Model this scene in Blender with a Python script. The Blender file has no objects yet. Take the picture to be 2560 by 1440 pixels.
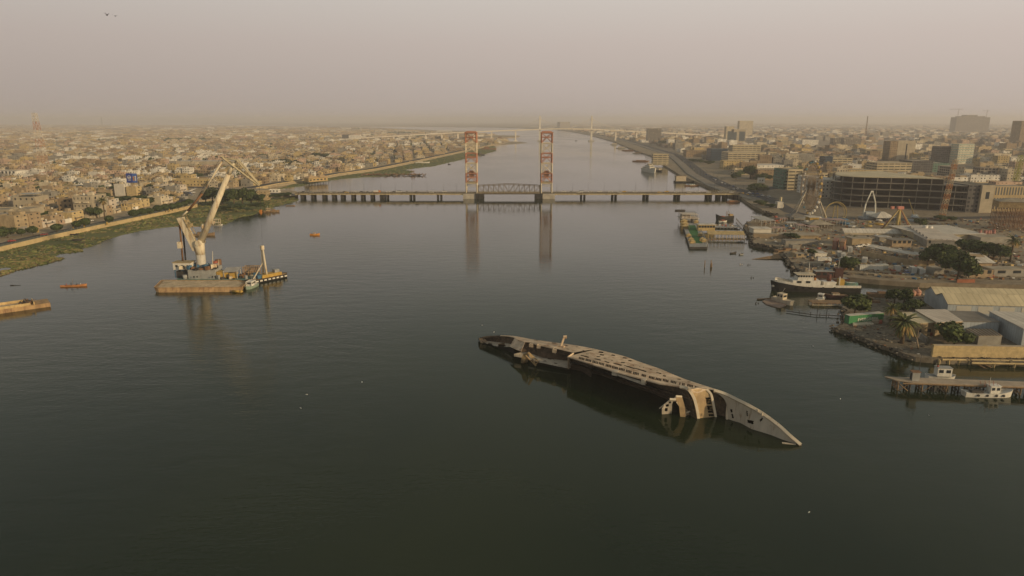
import bpy, bmesh, math, random
import numpy as np
from mathutils import Vector, Matrix
from mathutils.geometry import tessellate_polygon
random.seed(7)
R = math.radians
sc = bpy.context.scene
C = sc.collection
# ---------------------------------------------------------------- camera, sky, sun, exposure
F = 1707.0; CAMH = 78.0
PITCH = math.atan((720-300)/F); SP, CP = math.sin(PITCH), math.cos(PITCH)
cd = bpy.data.cameras.new('camera'); cam = bpy.data.objects.new('camera', cd); C.objects.link(cam)
cam.location = (0, 0, CAMH); cam.rotation_euler = (R(90)-PITCH, 0, 0)
cd.sensor_width = 36; cd.lens = 36*F/2560; cd.clip_start = 0.5; cd.clip_end = 60000
sc.camera = cam
SUN_EL, SUN_AZ = R(15), R(124)          # azimuth measured clockwise from +Y
sd = Vector((math.sin(SUN_AZ)*math.cos(SUN_EL), math.cos(SUN_AZ)*math.cos(SUN_EL), math.sin(SUN_EL)))
ld = bpy.data.lights.new('sun', 'SUN'); sun = bpy.data.objects.new('sun', ld); C.objects.link(sun)
ld.energy = 3.5; ld.angle = R(1.2); ld.color = (1.0, 0.75, 0.44)
sun.rotation_euler = sd.to_track_quat('Z', 'Y').to_euler()
w = bpy.data.worlds.new("World"); sc.world = w; w.use_nodes = True
nt = w.node_tree; bg = nt.nodes['Background']
sky = nt.nodes.new('ShaderNodeTexSky'); sky.sky_type = 'NISHITA'; sky.sun_disc = False
sky.sun_elevation = SUN_EL; sky.sun_rotation = SUN_AZ; sky.dust_density = 8; sky.air_density = 1.2; sky.ozone_density = 1
tc = nt.nodes.new('ShaderNodeTexCoord'); sx = nt.nodes.new('ShaderNodeSeparateXYZ')
nt.links.new(tc.outputs['Generated'], sx.inputs[0])
rmp = nt.nodes.new('ShaderNodeValToRGB'); nt.links.new(sx.outputs['Z'], rmp.inputs[0])
e = rmp.color_ramp.elements
e[0].position = 0.0; e[0].color = (4.05, 3.45, 3.10, 1)
e[1].position = 1.0; e[1].color = (1.5, 1.6, 1.6, 1)
m_ = e.new(0.10); m_.color = (4.75, 4.05, 3.68, 1)
m_ = e.new(0.17); m_.color = (5.3, 4.8, 4.35, 1)
m_ = e.new(0.30); m_.color = (2.5, 2.65, 2.35, 1)
m_ = e.new(0.55); m_.color = (1.75, 1.9, 1.75, 1)
rx = nt.nodes.new('ShaderNodeMapRange'); nt.links.new(sx.outputs['X'], rx.inputs[0])
rx.inputs[1].default_value = -0.7; rx.inputs[2].default_value = 0.7; rx.inputs[3].default_value = 0.92; rx.inputs[4].default_value = 1.20
mm = nt.nodes.new('ShaderNodeVectorMath'); mm.operation = 'SCALE'
nt.links.new(rmp.outputs[0], mm.inputs[0]); nt.links.new(rx.outputs[0], mm.inputs['Scale'])
mx = nt.nodes.new('ShaderNodeMix'); mx.data_type = 'RGBA'; mx.inputs[0].default_value = 0.88
nt.links.new(sky.outputs[0], mx.inputs[6]); nt.links.new(mm.outputs[0], mx.inputs[7])
nt.links.new(mx.outputs[2], bg.inputs[0]); bg.inputs[1].default_value = 0.145
sc.view_settings.view_transform = 'Standard'; sc.view_settings.look = 'None'
sc.view_settings.exposure = -0.30; sc.view_settings.gamma = 1
HAZE_D = 0.000145; HAZE_COL = (0.98, 0.955, 0.97, 1)
HAZE_G = 0.12
sc.cycles.max_bounces = 6; sc.cycles.diffuse_bounces = 2; sc.cycles.glossy_bounces = 3
sc.cycles.volume_bounces = 1; sc.cycles.transparent_max_bounces = 6
# ---------------------------------------------------------------- helpers
def ray(x, y):
    X = (x-1280)/F; V = (720-y)/F
    return Vector((X, CP+V*SP, -SP+V*CP))
def G(x, y, z=0.0):                      # ground point seen at photo pixel, on height z
    d = ray(x, y); t = (z-CAMH)/d.z
    return Vector((d.x*t, d.y*t, z))
def P(x, y, Y):                          # point seen at photo pixel, at depth Y
    d = ray(x, y); t = Y/d.y
    return Vector((d.x*t, Y, CAMH+d.z*t))
def PX(p):                               # world point -> photo pixel
    dy = p[1]*CP-(p[2]-CAMH)*SP; dz = p[1]*SP+(p[2]-CAMH)*CP
    return (1280+F*p[0]/dy, 720-F*dz/dy)
def htop(base, y):                       # height of the point above base seen at row y
    d = ray(0, y); return CAMH+d.z*base[1]/d.y-base[2]
class MB:
    def __init__(s): s.v = []; s.f = []; s.m = []; s.sm = []
    def face(s, pts, m=0, smooth=False):
        k = len(s.v); s.v.extend([tuple(p) for p in pts]); s.f.append(tuple(range(k, k+len(pts)))); s.m.append(m); s.sm.append(smooth)
    def box(s, c, size, rz=0, m=0, mtop=None, bottom=True):
        cx, cy, z0 = c; hx, hy, h = size[0]/2, size[1]/2, size[2]
        cr, sr = math.cos(rz), math.sin(rz)
        pts = [(cx+x*cr-y*sr, cy+x*sr+y*cr) for x, y in ((-hx, -hy), (hx, -hy), (hx, hy), (-hx, hy))]
        s.prism(pts, z0, z0+h, m, mtop, bottom)
    def prism(s, pts, z0, z1, m=0, mtop=None, bottom=True):
        n = len(pts); k = len(s.v)
        s.v.extend([(p[0], p[1], z0) for p in pts]); s.v.extend([(p[0], p[1], z1) for p in pts])
        for i in range(n):
            j = (i+1) % n; s.f.append((k+i, k+j, k+n+j, k+n+i)); s.m.append(m); s.sm.append(False)
        s.f.append(tuple(k+n+i for i in range(n))); s.m.append(m if mtop is None else mtop); s.sm.append(False)
        if bottom: s.f.append(tuple(k+i for i in reversed(range(n)))); s.m.append(m); s.sm.append(False)
    def tube(s, a, b, r0, r1=None, n=8, m=0, caps=True, smooth=True):
        a = Vector(a); b = Vector(b); r1 = r0 if r1 is None else r1
        d = (b-a)
        if d.length < 1e-6: return
        d.normalize(); u = d.orthogonal().normalized(); v = d.cross(u); k = len(s.v)
        for p, r in ((a, r0), (b, r1)):
            for i in range(n):
                t = 2*math.pi*i/n+math.pi/n; s.v.append(tuple(p+u*(r*math.cos(t))+v*(r*math.sin(t))))
        for i in range(n):
            j = (i+1) % n; s.f.append((k+i, k+j, k+n+j, k+n+i)); s.m.append(m); s.sm.append(smooth and n > 4)
        if caps:
            s.f.append(tuple(k+n+i for i in range(n))); s.m.append(m); s.sm.append(False)
            s.f.append(tuple(k+i for i in reversed(range(n)))); s.m.append(m); s.sm.append(False)
    def path(s, pts, r, n=6, m=0):
        for a, b in zip(pts[:-1], pts[1:]): s.tube(a, b, r, r, n, m)
    def bar(s, a, b, wd, ht=None, m=0):     # square section bar
        s.tube(a, b, wd*0.7071, None, 4, m, True, False)
    def loft(s, rings, m=0, close=True, cap=True, smooth=True):
        k = len(s.v); n = len(rings[0])
        for r in rings: s.v.extend([tuple(p) for p in r])
        for a in range(len(rings)-1):
            for i in range(n if close else n-1):
                j = (i+1) % n
                s.f.append((k+a*n+i, k+a*n+j, k+(a+1)*n+j, k+(a+1)*n+i)); s.m.append(m); s.sm.append(smooth)
        if cap and close:
            s.f.append(tuple(k+i for i in reversed(range(n)))); s.m.append(m); s.sm.append(False)
            s.f.append(tuple(k+(len(rings)-1)*n+i for i in range(n))); s.m.append(m); s.sm.append(False)
    def dome(s, c, r, h, n=10, k=4, m=0):
        rings = []
        for a in range(k):
            t = (math.pi/2)*a/k; rr = r*math.cos(t)
            rings.append([(c[0]+rr*math.cos(2*math.pi*i/n), c[1]+rr*math.sin(2*math.pi*i/n), c[2]+h*math.sin(t)) for i in range(n)])
        rings.append([(c[0]+.02*r*math.cos(2*math.pi*i/n), c[1]+.02*r*math.sin(2*math.pi*i/n), c[2]+h) for i in range(n)])
        s.loft(rings, m)
    def mesh(s, name, mats):
        me = bpy.data.meshes.new(name); me.from_pydata(s.v, [], s.f)
        for x in (mats if isinstance(mats, (list, tuple)) else [mats]): me.materials.append(x)
        me.polygons.foreach_set('material_index', s.m); me.polygons.foreach_set('use_smooth', s.sm)
        set_uv(me); me.update(); return me
    def build(s, name, mats, parent=None):
        o = bpy.data.objects.new(name, s.mesh(name, mats)); C.objects.link(o)
        if parent is not None: o.parent = parent
        return o
def set_uv(me):                          # metres, u along the wall from its own corner, v up from its foot
    n = len(me.loops)
    if not n: return
    uv = me.uv_layers.new(name='UVMap')
    co = np.empty(len(me.vertices)*3, 'f'); me.vertices.foreach_get('co', co); co = co.reshape(-1, 3)
    vi = np.empty(n, 'i'); me.loops.foreach_get('vertex_index', vi)
    npoly = len(me.polygons); ls = np.empty(npoly, 'i'); lt = np.empty(npoly, 'i'); nor = np.empty(npoly*3, 'f')
    me.polygons.foreach_get('loop_start', ls); me.polygons.foreach_get('loop_total', lt)
    me.polygons.foreach_get('normal', nor); nor = nor.reshape(-1, 3)
    pid = np.repeat(np.arange(npoly), lt)
    p = co[vi]; nn = nor[pid]
    wall = np.abs(nn[:, 2]) < 0.7
    ln = np.maximum(np.hypot(nn[:, 0], nn[:, 1]), 1e-6)
    tx, ty = -nn[:, 1]/ln, nn[:, 0]/ln
    u = np.where(wall, p[:, 0]*tx+p[:, 1]*ty, p[:, 0]); v = np.where(wall, p[:, 2], p[:, 1])
    mu = np.full(npoly, 1e9); np.minimum.at(mu, pid, u); mv = np.full(npoly, 1e9); np.minimum.at(mv, pid, v)
    u = np.where(wall, u-mu[pid], u); v = np.where(wall, v-mv[pid], v)
    uv.data.foreach_set('uv', np.stack([u, v], 1).astype('f').ravel())
def thing(name, label, cat, loc=(0, 0, 0), rz=0, group=None, kind=None):
    o = bpy.data.objects.new(name, None); o.empty_display_size = 0.5; C.objects.link(o)
    o.location = loc; o.rotation_euler = (0, 0, rz); tag(o, label, cat, group, kind); return o
def tag(o, label=None, cat=None, group=None, kind=None):
    if label: o['label'] = label
    if cat: o['category'] = cat
    if group: o['group'] = group
    if kind: o['kind'] = kind
    return o
def kids(o): return [c for c in o.children]
def copy_tree(o, parent=None):
    c = o.copy(); C.objects.link(c); c.parent = parent
    for ch in kids(o): copy_tree(ch, c)
    return c
def put(o, loc, rz=0, label=None, scale=None):
    o.location = loc; o.rotation_euler = (0, 0, rz)
    if label: o['label'] = label
    if scale: o.scale = scale if isinstance(scale, (tuple, list)) else (scale,)*3
    return o
# ---------------------------------------------------------------- materials
MATS = {}
def mat(name, col, rough=0.85, metal=0.0, var=0.25, scale=0.35, col2=None, seam=0, spec=0.3, rust=None, rust_amt=0.45, streak=False, bump=0.0):
    """plain weathered surface: large and small noise varying col towards col2, optional rust blotches"""
    if name in MATS: return MATS[name]
    m = bpy.data.materials.new(name); m.use_nodes = True; t = m.node_tree; b = t.nodes['Principled BSDF']
    b.inputs['Roughness'].default_value = rough; b.inputs['Metallic'].default_value = metal
    b.inputs['Specular IOR Level'].default_value = spec
    tc = t.nodes.new('ShaderNodeTexCoord'); mp = t.nodes.new('ShaderNodeMapping'); t.links.new(tc.outputs['Object'], mp.inputs[0])
    if streak: mp.inputs['Scale'].default_value = (1, 1, 0.18)
    n1 = t.nodes.new('ShaderNodeTexNoise'); n1.inputs['Scale'].default_value = scale; n1.inputs['Detail'].default_value = 6; n1.inputs['Roughness'].default_value = 0.65
    t.links.new(mp.outputs[0], n1.inputs['Vector'])
    c2 = col2 or tuple(c*(1-var) for c in col); c1 = tuple(min(1, c*(1+var*0.5)) for c in col)
    r = t.nodes.new('ShaderNodeValToRGB'); r.color_ramp.elements[0].position = 0.32; r.color_ramp.elements[1].position = 0.68
    r.color_ramp.elements[0].color = (*c2, 1); r.color_ramp.elements[1].color = (*c1, 1)
    t.links.new(n1.outputs[0], r.inputs[0]); out = r.outputs[0]
    oi = t.nodes.new('ShaderNodeObjectInfo')
    if rust:
        n2 = t.nodes.new('ShaderNodeTexNoise'); n2.inputs['Scale'].default_value = scale*2.3; n2.inputs['Detail'].default_value = 8; n2.inputs['Roughness'].default_value = 0.7
        t.links.new(mp.outputs[0], n2.inputs['Vector'])
        r2 = t.nodes.new('ShaderNodeMapRange'); r2.inputs[1].default_value = 1-rust_amt-0.04; r2.inputs[2].default_value = 1-rust_amt+0.10
        t.links.new(n2.outputs[0], r2.inputs[0])
        x = t.nodes.new('ShaderNodeMix'); x.data_type = 'RGBA'; t.links.new(r2.outputs[0], x.inputs[0])
        t.links.new(out, x.inputs[6]); x.inputs[7].default_value = (*rust, 1); out = x.outputs[2]
    if seam:                               # sheet joints every so many metres
        uv = t.nodes.new('ShaderNodeUVMap'); sp = t.nodes.new('ShaderNodeSeparateXYZ'); t.links.new(uv.outputs[0], sp.inputs[0])
        def M(op, a, c):
            n = t.nodes.new('ShaderNodeMath'); n.operation = op
            for i, q in enumerate((a, c)):
                if isinstance(q, (int, float)): n.inputs[i].default_value = q
                else: t.links.new(q, n.inputs[i])
            return n.outputs[0]
        u = M('DIVIDE', sp.outputs[0], seam); ln = M('LESS_THAN', M('FRACT', u, 0), 0.22)
        wn = t.nodes.new('ShaderNodeTexWhiteNoise'); wn.noise_dimensions = '1D'; t.links.new(M('FLOOR', u, 0), wn.inputs['W'])
        k = M('ADD', M('MULTIPLY', ln, 0.28), M('MULTIPLY', wn.outputs[0], 0.22))
        x = t.nodes.new('ShaderNodeMix'); x.data_type = 'RGBA'; x.blend_type = 'MIX'; t.links.new(k, x.inputs[0]); t.links.new(out, x.inputs[6]); x.inputs[7].default_value = (*[c*.45 for c in col], 1); out = x.outputs[2]
    t.links.new(out, b.inputs['Base Color'])
    if bump:
        bp = t.nodes.new('ShaderNodeBump'); bp.inputs['Strength'].default_value = bump; bp.inputs['Distance'].default_value = 0.3
        t.links.new(n1.outputs[0], bp.inputs['Height']); t.links.new(bp.outputs[0], b.inputs['Normal'])
    MATS[name] = m; return m
def wallmat(name, col, win=(0.035, 0.035, 0.035), fx=3.6, fz=3.3, wx=0.38, wz=0.42, fill=0.7, var=0.3, band=None):
    """building wall: stained render with glazed openings on a floor-by-bay grid laid out in wall metres"""
    if name in MATS: return MATS[name]
    m = mat(name, col, 0.9, 0, var, 0.12); t = m.node_tree; b = t.nodes['Principled BSDF']
    base = b.inputs['Base Color'].links[0].from_socket
    uv = t.nodes.new('ShaderNodeUVMap'); sp = t.nodes.new('ShaderNodeSeparateXYZ'); t.links.new(uv.outputs[0], sp.inputs[0])
    geo = t.nodes.new('ShaderNodeNewGeometry'); sn = t.nodes.new('ShaderNodeSeparateXYZ'); t.links.new(geo.outputs['Normal'], sn.inputs[0])
    def M(op, a, bb=None, c=None):
        n = t.nodes.new('ShaderNodeMath'); n.operation = op
        for i, q in enumerate((a, bb, c)):
            if q is None: continue
            if isinstance(q, (int, float)): n.inputs[i].default_value = q
            else: t.links.new(q, n.inputs[i])
        return n.outputs[0]
    u = M('DIVIDE', sp.outputs[0], fx); v = M('DIVIDE', sp.outputs[1], fz)
    iu = M('LESS_THAN', M('ABSOLUTE', M('SUBTRACT', M('FRACT', u), 0.5)), wx/2)
    iv = M('LESS_THAN', M('ABSOLUTE', M('SUBTRACT', M('FRACT', v), 0.55)), wz/2)
    cb = t.nodes.new('ShaderNodeCombineXYZ'); t.links.new(M('FLOOR', u), cb.inputs[0]); t.links.new(M('FLOOR', v), cb.inputs[1])
    oi = t.nodes.new('ShaderNodeObjectInfo'); t.links.new(oi.outputs['Random'], cb.inputs[2])
    wn = t.nodes.new('ShaderNodeTexWhiteNoise'); t.links.new(cb.outputs[0], wn.inputs[0])
    isw = M('LESS_THAN', M('ABSOLUTE', sn.outputs[2]), 0.5)
    k = M('MULTIPLY', M('MULTIPLY', iu, iv), M('MULTIPLY', isw, M('LESS_THAN', wn.outputs[0], fill)))
    x = t.nodes.new('ShaderNodeMix'); x.data_type = 'RGBA'; t.links.new(k, x.inputs[0]); t.links.new(base, x.inputs[6]); x.inputs[7].default_value = (*win, 1)
    out = x.outputs[2]
    if band:
        kb = M('MULTIPLY', isw, M('GREATER_THAN', M('FRACT', v), 0.84))
        x2 = t.nodes.new('ShaderNodeMix'); x2.data_type = 'RGBA'; t.links.new(kb, x2.inputs[0]); t.links.new(out, x2.inputs[6]); x2.inputs[7].default_value = (*band, 1); out = x2.outputs[2]
    t.links.new(out, b.inputs['Base Color'])
    rr = t.nodes.new('ShaderNodeMapRange'); t.links.new(k, rr.inputs[0]); rr.inputs[3].default_value = 0.9; rr.inputs[4].default_value = 0.25
    t.links.new(rr.outputs[0], b.inputs['Roughness'])
    return m
# ---------------------------------------------------------------- water
def water_mat():
    m = bpy.data.materials.new('river water'); m.use_nodes = True; t = m.node_tree; b = t.nodes['Principled BSDF']
    b.inputs['IOR'].default_value = 1.33
    tc = t.nodes.new('ShaderNodeTexCoord')
    def noise(s, det, sc=(1, 1, 1), rot=0):
        mp = t.nodes.new('ShaderNodeMapping'); mp.inputs['Scale'].default_value = sc; mp.inputs['Rotation'].default_value = (0, 0, rot)
        t.links.new(tc.outputs['Object'], mp.inputs[0])
        n = t.nodes.new('ShaderNodeTexNoise'); n.inputs['Scale'].default_value = s; n.inputs['Detail'].default_value = det
        t.links.new(mp.outputs[0], n.inputs['Vector']); return n.outputs[0]
    silt = noise(0.011, 6, (1, .7, 1), 0.9); sr = t.nodes.new('ShaderNodeValToRGB'); t.links.new(silt, sr.inputs[0])
    sr.color_ramp.elements[0].position = .40; sr.color_ramp.elements[0].color = (0.011, 0.0205, 0.0085, 1); sr.color_ramp.elements[1].position = .66; sr.color_ramp.elements[1].color = (0.024, 0.033, 0.013, 1)
    t.links.new(sr.outputs[0], b.inputs['Base Color'])
    patch = noise(0.006, 5, (1, 0.45, 1), 0.4)          # calm slicks and rippled patches
    rp = t.nodes.new('ShaderNodeMapRange'); rp.inputs[1].default_value = 0.40; rp.inputs[2].default_value = 0.62; rp.inputs[3].default_value = 0.035; rp.inputs[4].default_value = 0.12
    t.links.new(patch, rp.inputs[0]); t.links.new(rp.outputs[0], b.inputs['Roughness'])
    rs = t.nodes.new('ShaderNodeMapRange'); rs.inputs[1].default_value = 0.40; rs.inputs[2].default_value = 0.62; rs.inputs[3].default_value = 0.06; rs.inputs[4].default_value = 0.26
    t.links.new(patch, rs.inputs[0])
    a = noise(0.45, 4, (1, 2.2, 1), 0.12); c = noise(0.09, 3, (1, 2.4, 1), -0.1)
    ad = t.nodes.new('ShaderNodeMath'); ad.operation = 'MULTIPLY_ADD'; t.links.new(c, ad.inputs[0]); ad.inputs[1].default_value = 1.8; t.links.new(a, ad.inputs[2])
    bp = t.nodes.new('ShaderNodeBump'); bp.inputs['Distance'].default_value = 0.30; t.links.new(rs.outputs[0], bp.inputs['Strength'])
    t.links.new(ad.outputs[0], bp.inputs['Height']); t.links.new(bp.outputs[0], b.inputs['Normal'])
    return m
mb = MB(); mb.face([(-30000, -600, 0), (30000, -600, 0), (30000, 45000, 0), (-30000, 45000, 0)])
tag(mb.build('water', water_mat()), 'dark green river water with faint ripples', 'water', kind='structure')
def sheet(name, pts, z, m, label, skirt=-2.0, cat='ground', kind='structure'):
    b = MB(); v3 = [Vector((p[0], p[1], z)) for p in pts]
    for tri in tessellate_polygon([v3]):
        a = [v3[i] for i in tri]
        if (a[1]-a[0]).cross(a[2]-a[0]).z < 0: a.reverse()
        b.face(a)
    if skirt is not None:
        n = len(pts); s = 0
        for i in range(n): s += pts[i][0]*pts[(i+1) % n][1]-pts[(i+1) % n][0]*pts[i][1]
        q = v3 if s > 0 else v3[::-1]
        for i in range(n):
            j = (i+1) % n; b.face([Vector((q[i].x, q[i].y, skirt)), Vector((q[j].x, q[j].y, skirt)), q[j], q[i]])
    return tag(b.build(name, m), label, cat, kind=kind)
def gp(lst, z): return [G(x, y, z) for x, y in lst]
def jag(pts, amp, step=8.0, rng=random):            # roughen a shoreline
    out = []
    for a, b in zip(pts[:-1], pts[1:]):
        L = (b-a).length; n = max(1, min(400, int(L/step)))
        for i in range(n):
            p = a.lerp(b, i/n)
            if i: p = p+Vector((rng.uniform(-amp, amp), rng.uniform(-amp, amp), 0))
            out.append(p)
    out.append(pts[-1]); return out
def ground_mat(name, cols, s=(0.004, 0.03, 0.3)):
    m = bpy.data.materials.new(name); m.use_nodes = True; t = m.node_tree; b = t.nodes['Principled BSDF']
    b.inputs['Roughness'].default_value = 0.95; b.inputs['Specular IOR Level'].default_value = 0.1
    tc = t.nodes.new('ShaderNodeTexCoord'); last = None
    for i, sc_ in enumerate(s):
        n = t.nodes.new('ShaderNodeTexNoise'); n.inputs['Scale'].default_value = sc_; n.inputs['Detail'].default_value = 5; n.inputs['Roughness'].default_value = 0.6
        t.links.new(tc.outputs['Object'], n.inputs['Vector'])
        r = t.nodes.new('ShaderNodeMapRange'); r.inputs[1].default_value = 0.42; r.inputs[2].default_value = 0.58; t.links.new(n.outputs[0], r.inputs[0])
        x = t.nodes.new('ShaderNodeMix'); x.data_type = 'RGBA'; t.links.new(r.outputs[0], x.inputs[0])
        if last is None: x.inputs[6].default_value = (*cols[0], 1)
        else: t.links.new(last, x.inputs[6])
        x.inputs[7].default_value = (*cols[i+1], 1)
        last = x.outputs[2]
        if i: 
            mu = t.nodes.new('ShaderNodeMath'); mu.operation = 'MULTIPLY'; mu.inputs[1].default_value = 0.6; t.links.new(r.outputs[0], mu.inputs[0]); t.links.new(mu.outputs[0], x.inputs[0])
    t.links.new(last, b.inputs['Base Color']); return m
# ================================================================ LAND
LAND_Z = 2.4
dust = ground_mat('dusty ground', [(0.42, 0.33, 0.205), (0.34, 0.275, 0.185), (0.25, 0.205, 0.14), (0.44, 0.36, 0.25)])
dust_r = ground_mat('dusty yard ground', [(0.31, 0.25, 0.17), (0.25, 0.205, 0.145), (0.17, 0.14, 0.105), (0.34, 0.28, 0.20)])
marsh = ground_mat('marsh grass ground', [(0.13, 0.155, 0.055), (0.17, 0.175, 0.07), (0.22, 0.185, 0.10), (0.10, 0.13, 0.045)], (0.02, 0.12, 0.8))
asph = mat('asphalt', (0.075, 0.072, 0.07), 0.9, 0, 0.3, 0.05)
pave = mat('pale paving', (0.25, 0.215, 0.17), 0.9, 0, 0.3, 0.08)
# left bank: foot of the river wall, then the far shore beyond the lift bridge and out to the horizon
WALL_L = [(-700, 830), (-300, 700), (0, 620), (120, 592), (240, 566), (360, 541), (440, 524), (492, 512)]
LEFT = WALL_L + [(497, 500), (560, 495), (640, 493), (700, 489), (745, 487), (742, 478), (700, 474), (640, 470), (690, 462), (760, 452), (850, 436), (940, 424), (1040, 404), (1130, 385),
        (1180, 374), (1235, 362), (1262, 357), (1275, 352), (1200, 349), (1188, 344), (1290, 343), (1300, 339), (1200, 337), (1120, 333), (1180, 328), (1080, 325), (1000, 322), (940, 319)]
left = gp(LEFT, LAND_Z)
left += [Vector((-9000, 9000, LAND_Z)), Vector((-29000, 44000, LAND_Z)), Vector((-29900, 44000, LAND_Z)), Vector((-29900, 100, LAND_Z)), Vector((-700, 100, LAND_Z))]
sheet('ground', left, LAND_Z, dust, 'dusty tan ground of the left bank')
# right bank: from the creek mouth round the fairground and on past the bridge to the horizon
RIGHT = [(2900, 716), (2560, 712), (2300, 707), (2200, 700), (2110, 692), (2012, 690), (1985, 662), (1960, 632), (1948, 616), (1884, 608), (1880, 590), (1866, 560), (1895, 545), (1930, 543), (1948, 536),
         (1910, 526), (1880, 512), (1862, 500), (1852, 492), (1822, 486), (1770, 466), (1700, 437), (1660, 412), (1640, 392), (1600, 380), (1570, 368), (1530, 352), (1500, 344), (1470, 336), (1430, 329), (1390, 324), (1330, 321), (1250, 318.5)]
right = gp(RIGHT, LAND_Z)
right = [Vector((29900, 100, LAND_Z)), Vector((700, 100, LAND_Z))] + right
right += [Vector((-2800, 11000, LAND_Z)), Vector((-28900, 44000, LAND_Z)), Vector((29900, 44500, LAND_Z))]
sheet('ground', right, LAND_Z, dust_r, 'dusty brown ground of the right bank')
# far flats between the two river arms
isl = gp([(900, 317.0), (1040, 316.4), (1180, 318), (1240, 316), (1150, 313), (900, 311), (500, 309)], LAND_Z)
sheet('ground', isl, LAND_Z-0.6, dust, 'hazy flat land between the river arms')
# near spit with the sheds
SPIT = [(2900, 930), (2560, 905), (2420, 900), (2330, 897), (2290, 893), (2262, 884), (2225, 868), (2190, 858), (2160, 845), (2130, 832), (2098, 822), (2085, 818), (2118, 806), (2108, 790), (2120, 775), (2105, 768),
        (2115, 755), (2150, 742), (2190, 733), (2230, 728), (2300, 727), (2400, 724), (2560, 724), (2900, 728)]
spit = jag(gp(SPIT, 1.6), 0.9, 4.0)
rocky = ground_mat('rubble shore ground', [(0.19, 0.155, 0.11), (0.14, 0.12, 0.09), (0.09, 0.08, 0.06), (0.28, 0.24, 0.18)], (0.03, 0.15, 0.9))
sheet('ground', spit, 1.6, rocky, 'rubble strewn spit of land carrying the sheds')
# marsh along the foot of the left river wall and beyond the bridge
MARSH = [(-300, 770), (0, 668), (40, 662), (90, 650), (150, 632), (190, 622), (235, 612), (290, 590), (350, 575), (430, 565), (510, 563), (560, 560), (590, 545), (640, 533), (700, 512), (745, 500), (735, 490), (700, 486), (640, 484), (560, 490), (490, 500), (440, 520), (240, 562), (0, 616), (-300, 695)]
mz = jag(gp(MARSH, 0.35), 2.2, 7.0)
sheet('ground', mz, 0.35, marsh, 'green marsh strip below the left river wall', skirt=-1)
M2 = [(690, 474), (760, 463), (800, 455), (860, 446), (930, 441), (1020, 436), (1035, 428), (1010, 424), (1090, 414), (1150, 400), (1195, 390), (1238, 378), (1240, 372), (1235, 364), (1225, 362), (1180, 371), (1130, 383), (1040, 402), (940, 422), (850, 434), (760, 450)]
sheet('ground', jag(gp(M2, 0.3), 3, 14), 0.3, marsh, 'green marsh flats beyond the lift bridge on the left', skirt=-1)
M3 = [(1190, 366), (1260, 362), (1300, 359), (1320, 357), (1295, 354), (1240, 354), (1195, 358)]
sheet('ground', jag(gp(M3, 0.3), 3, 14), 0.32, dust, 'bare mud spit below the far bridge', skirt=-1)
# retaining wall of the left embankment with its railing
wallm = mat('ochre render', (0.55, 0.42, 0.22), 0.9, 0, 0.25, 0.15)
def strip(name, pts, z0, z1, thick, m, parent=None):
    b = MB()
    for a, c in zip(pts[:-1], pts[1:]):
        d = Vector((c.x-a.x, c.y-a.y, 0)).normalized(); n = Vector((-d.y, d.x, 0))*thick/2
        b.prism([(a.x-n.x, a.y-n.y), (c.x-n.x, c.y-n.y), (c.x+n.x, c.y+n.y), (a.x+n.x, a.y+n.y)], z0, z1)
    return b.build(name, m, parent)
rw = thing('river_wall', 'long ochre retaining wall with a thin railing between the left riverside road and the marsh', 'wall', G(0, 620, 2.4))
wp = [p-G(0, 620, 2.4) for p in gp(WALL_L, 2.4)]
strip('wall_face', [p+Vector((0.2, -0.2, 0)) for p in wp], -2.6, 0.75, 0.6, wallm, rw)
rb = MB()
for a, c in zip(wp[:-1], wp[1:]):
    n = int((c-a).length/3.0); 
    for i in range(n):
        q = a.lerp(c, i/n); rb.tube(q+Vector((0, 0, .74)), q+Vector((0, 0, 1.75)), .05, n=4)
    for h in (1.2, 1.75): rb.tube(a+Vector((0, 0, h)), c+Vector((0, 0, h)), .05, n=4)
rb.build('railing', mat('pale green paint', (0.28, 0.33, 0.25), 0.7), rw)
WALL2 = [(640, 471), (690, 461), (760, 451), (850, 435), (940, 423), (1040, 403), (1130, 384), (1180, 373), (1235, 361)]
w2 = gp(WALL2, LAND_Z); r2 = thing('river_wall', 'ochre retaining wall of the left embankment beyond the lift bridge', 'wall', w2[0])
strip('wall_face', [p-w2[0] for p in w2], -2.6, 1.0, 0.8, wallm, r2)
# roads
def road(name, pts, wd, z, m, label, side=1, off=0.0):
    b = MB(); L = []
    for i, p in enumerate(pts):
        a = pts[max(0, i-1)]; c = pts[min(len(pts)-1, i+1)]; d = Vector((c.x-a.x, c.y-a.y, 0)).normalized(); n = Vector((-d.y, d.x, 0))*side
        L.append((p+n*off, p+n*(off+wd)))
    for (a, b_), (c, d_) in zip(L[:-1], L[1:]):
        q = [Vector((k.x, k.y, z)) for k in (a, c, d_, b_)]
        if (q[1]-q[0]).cross(q[2]-q[0]).z < 0: q.reverse()
        b.face(q)
    return tag(b.build(name, m), label, 'road', kind='structure')
road('pavement', gp(WALL_L, 2.4), 3.0, LAND_Z+0.12, pave, 'pale pavement beside the left river wall', off=1.0)
road('road', gp(WALL_L, 2.4)[:-1]+gp([(478, 505), (484, 480), (470, 465)], 2.4), 9.0, LAND_Z+0.006, asph, 'dark asphalt riverside road on the left bank', off=4.5)
road('road', gp([(750, 487), (660, 478), (560, 470), (470, 466), (380, 474), (300, 486)], 2.4), 14.0, LAND_Z+0.010, asph, 'asphalt approach road running off the bridge into the left bank', side=1, off=0)
road('road', w2, 12.0, LAND_Z+0.006, asph, 'asphalt riverside road beyond the lift bridge on the left', off=6)
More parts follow.
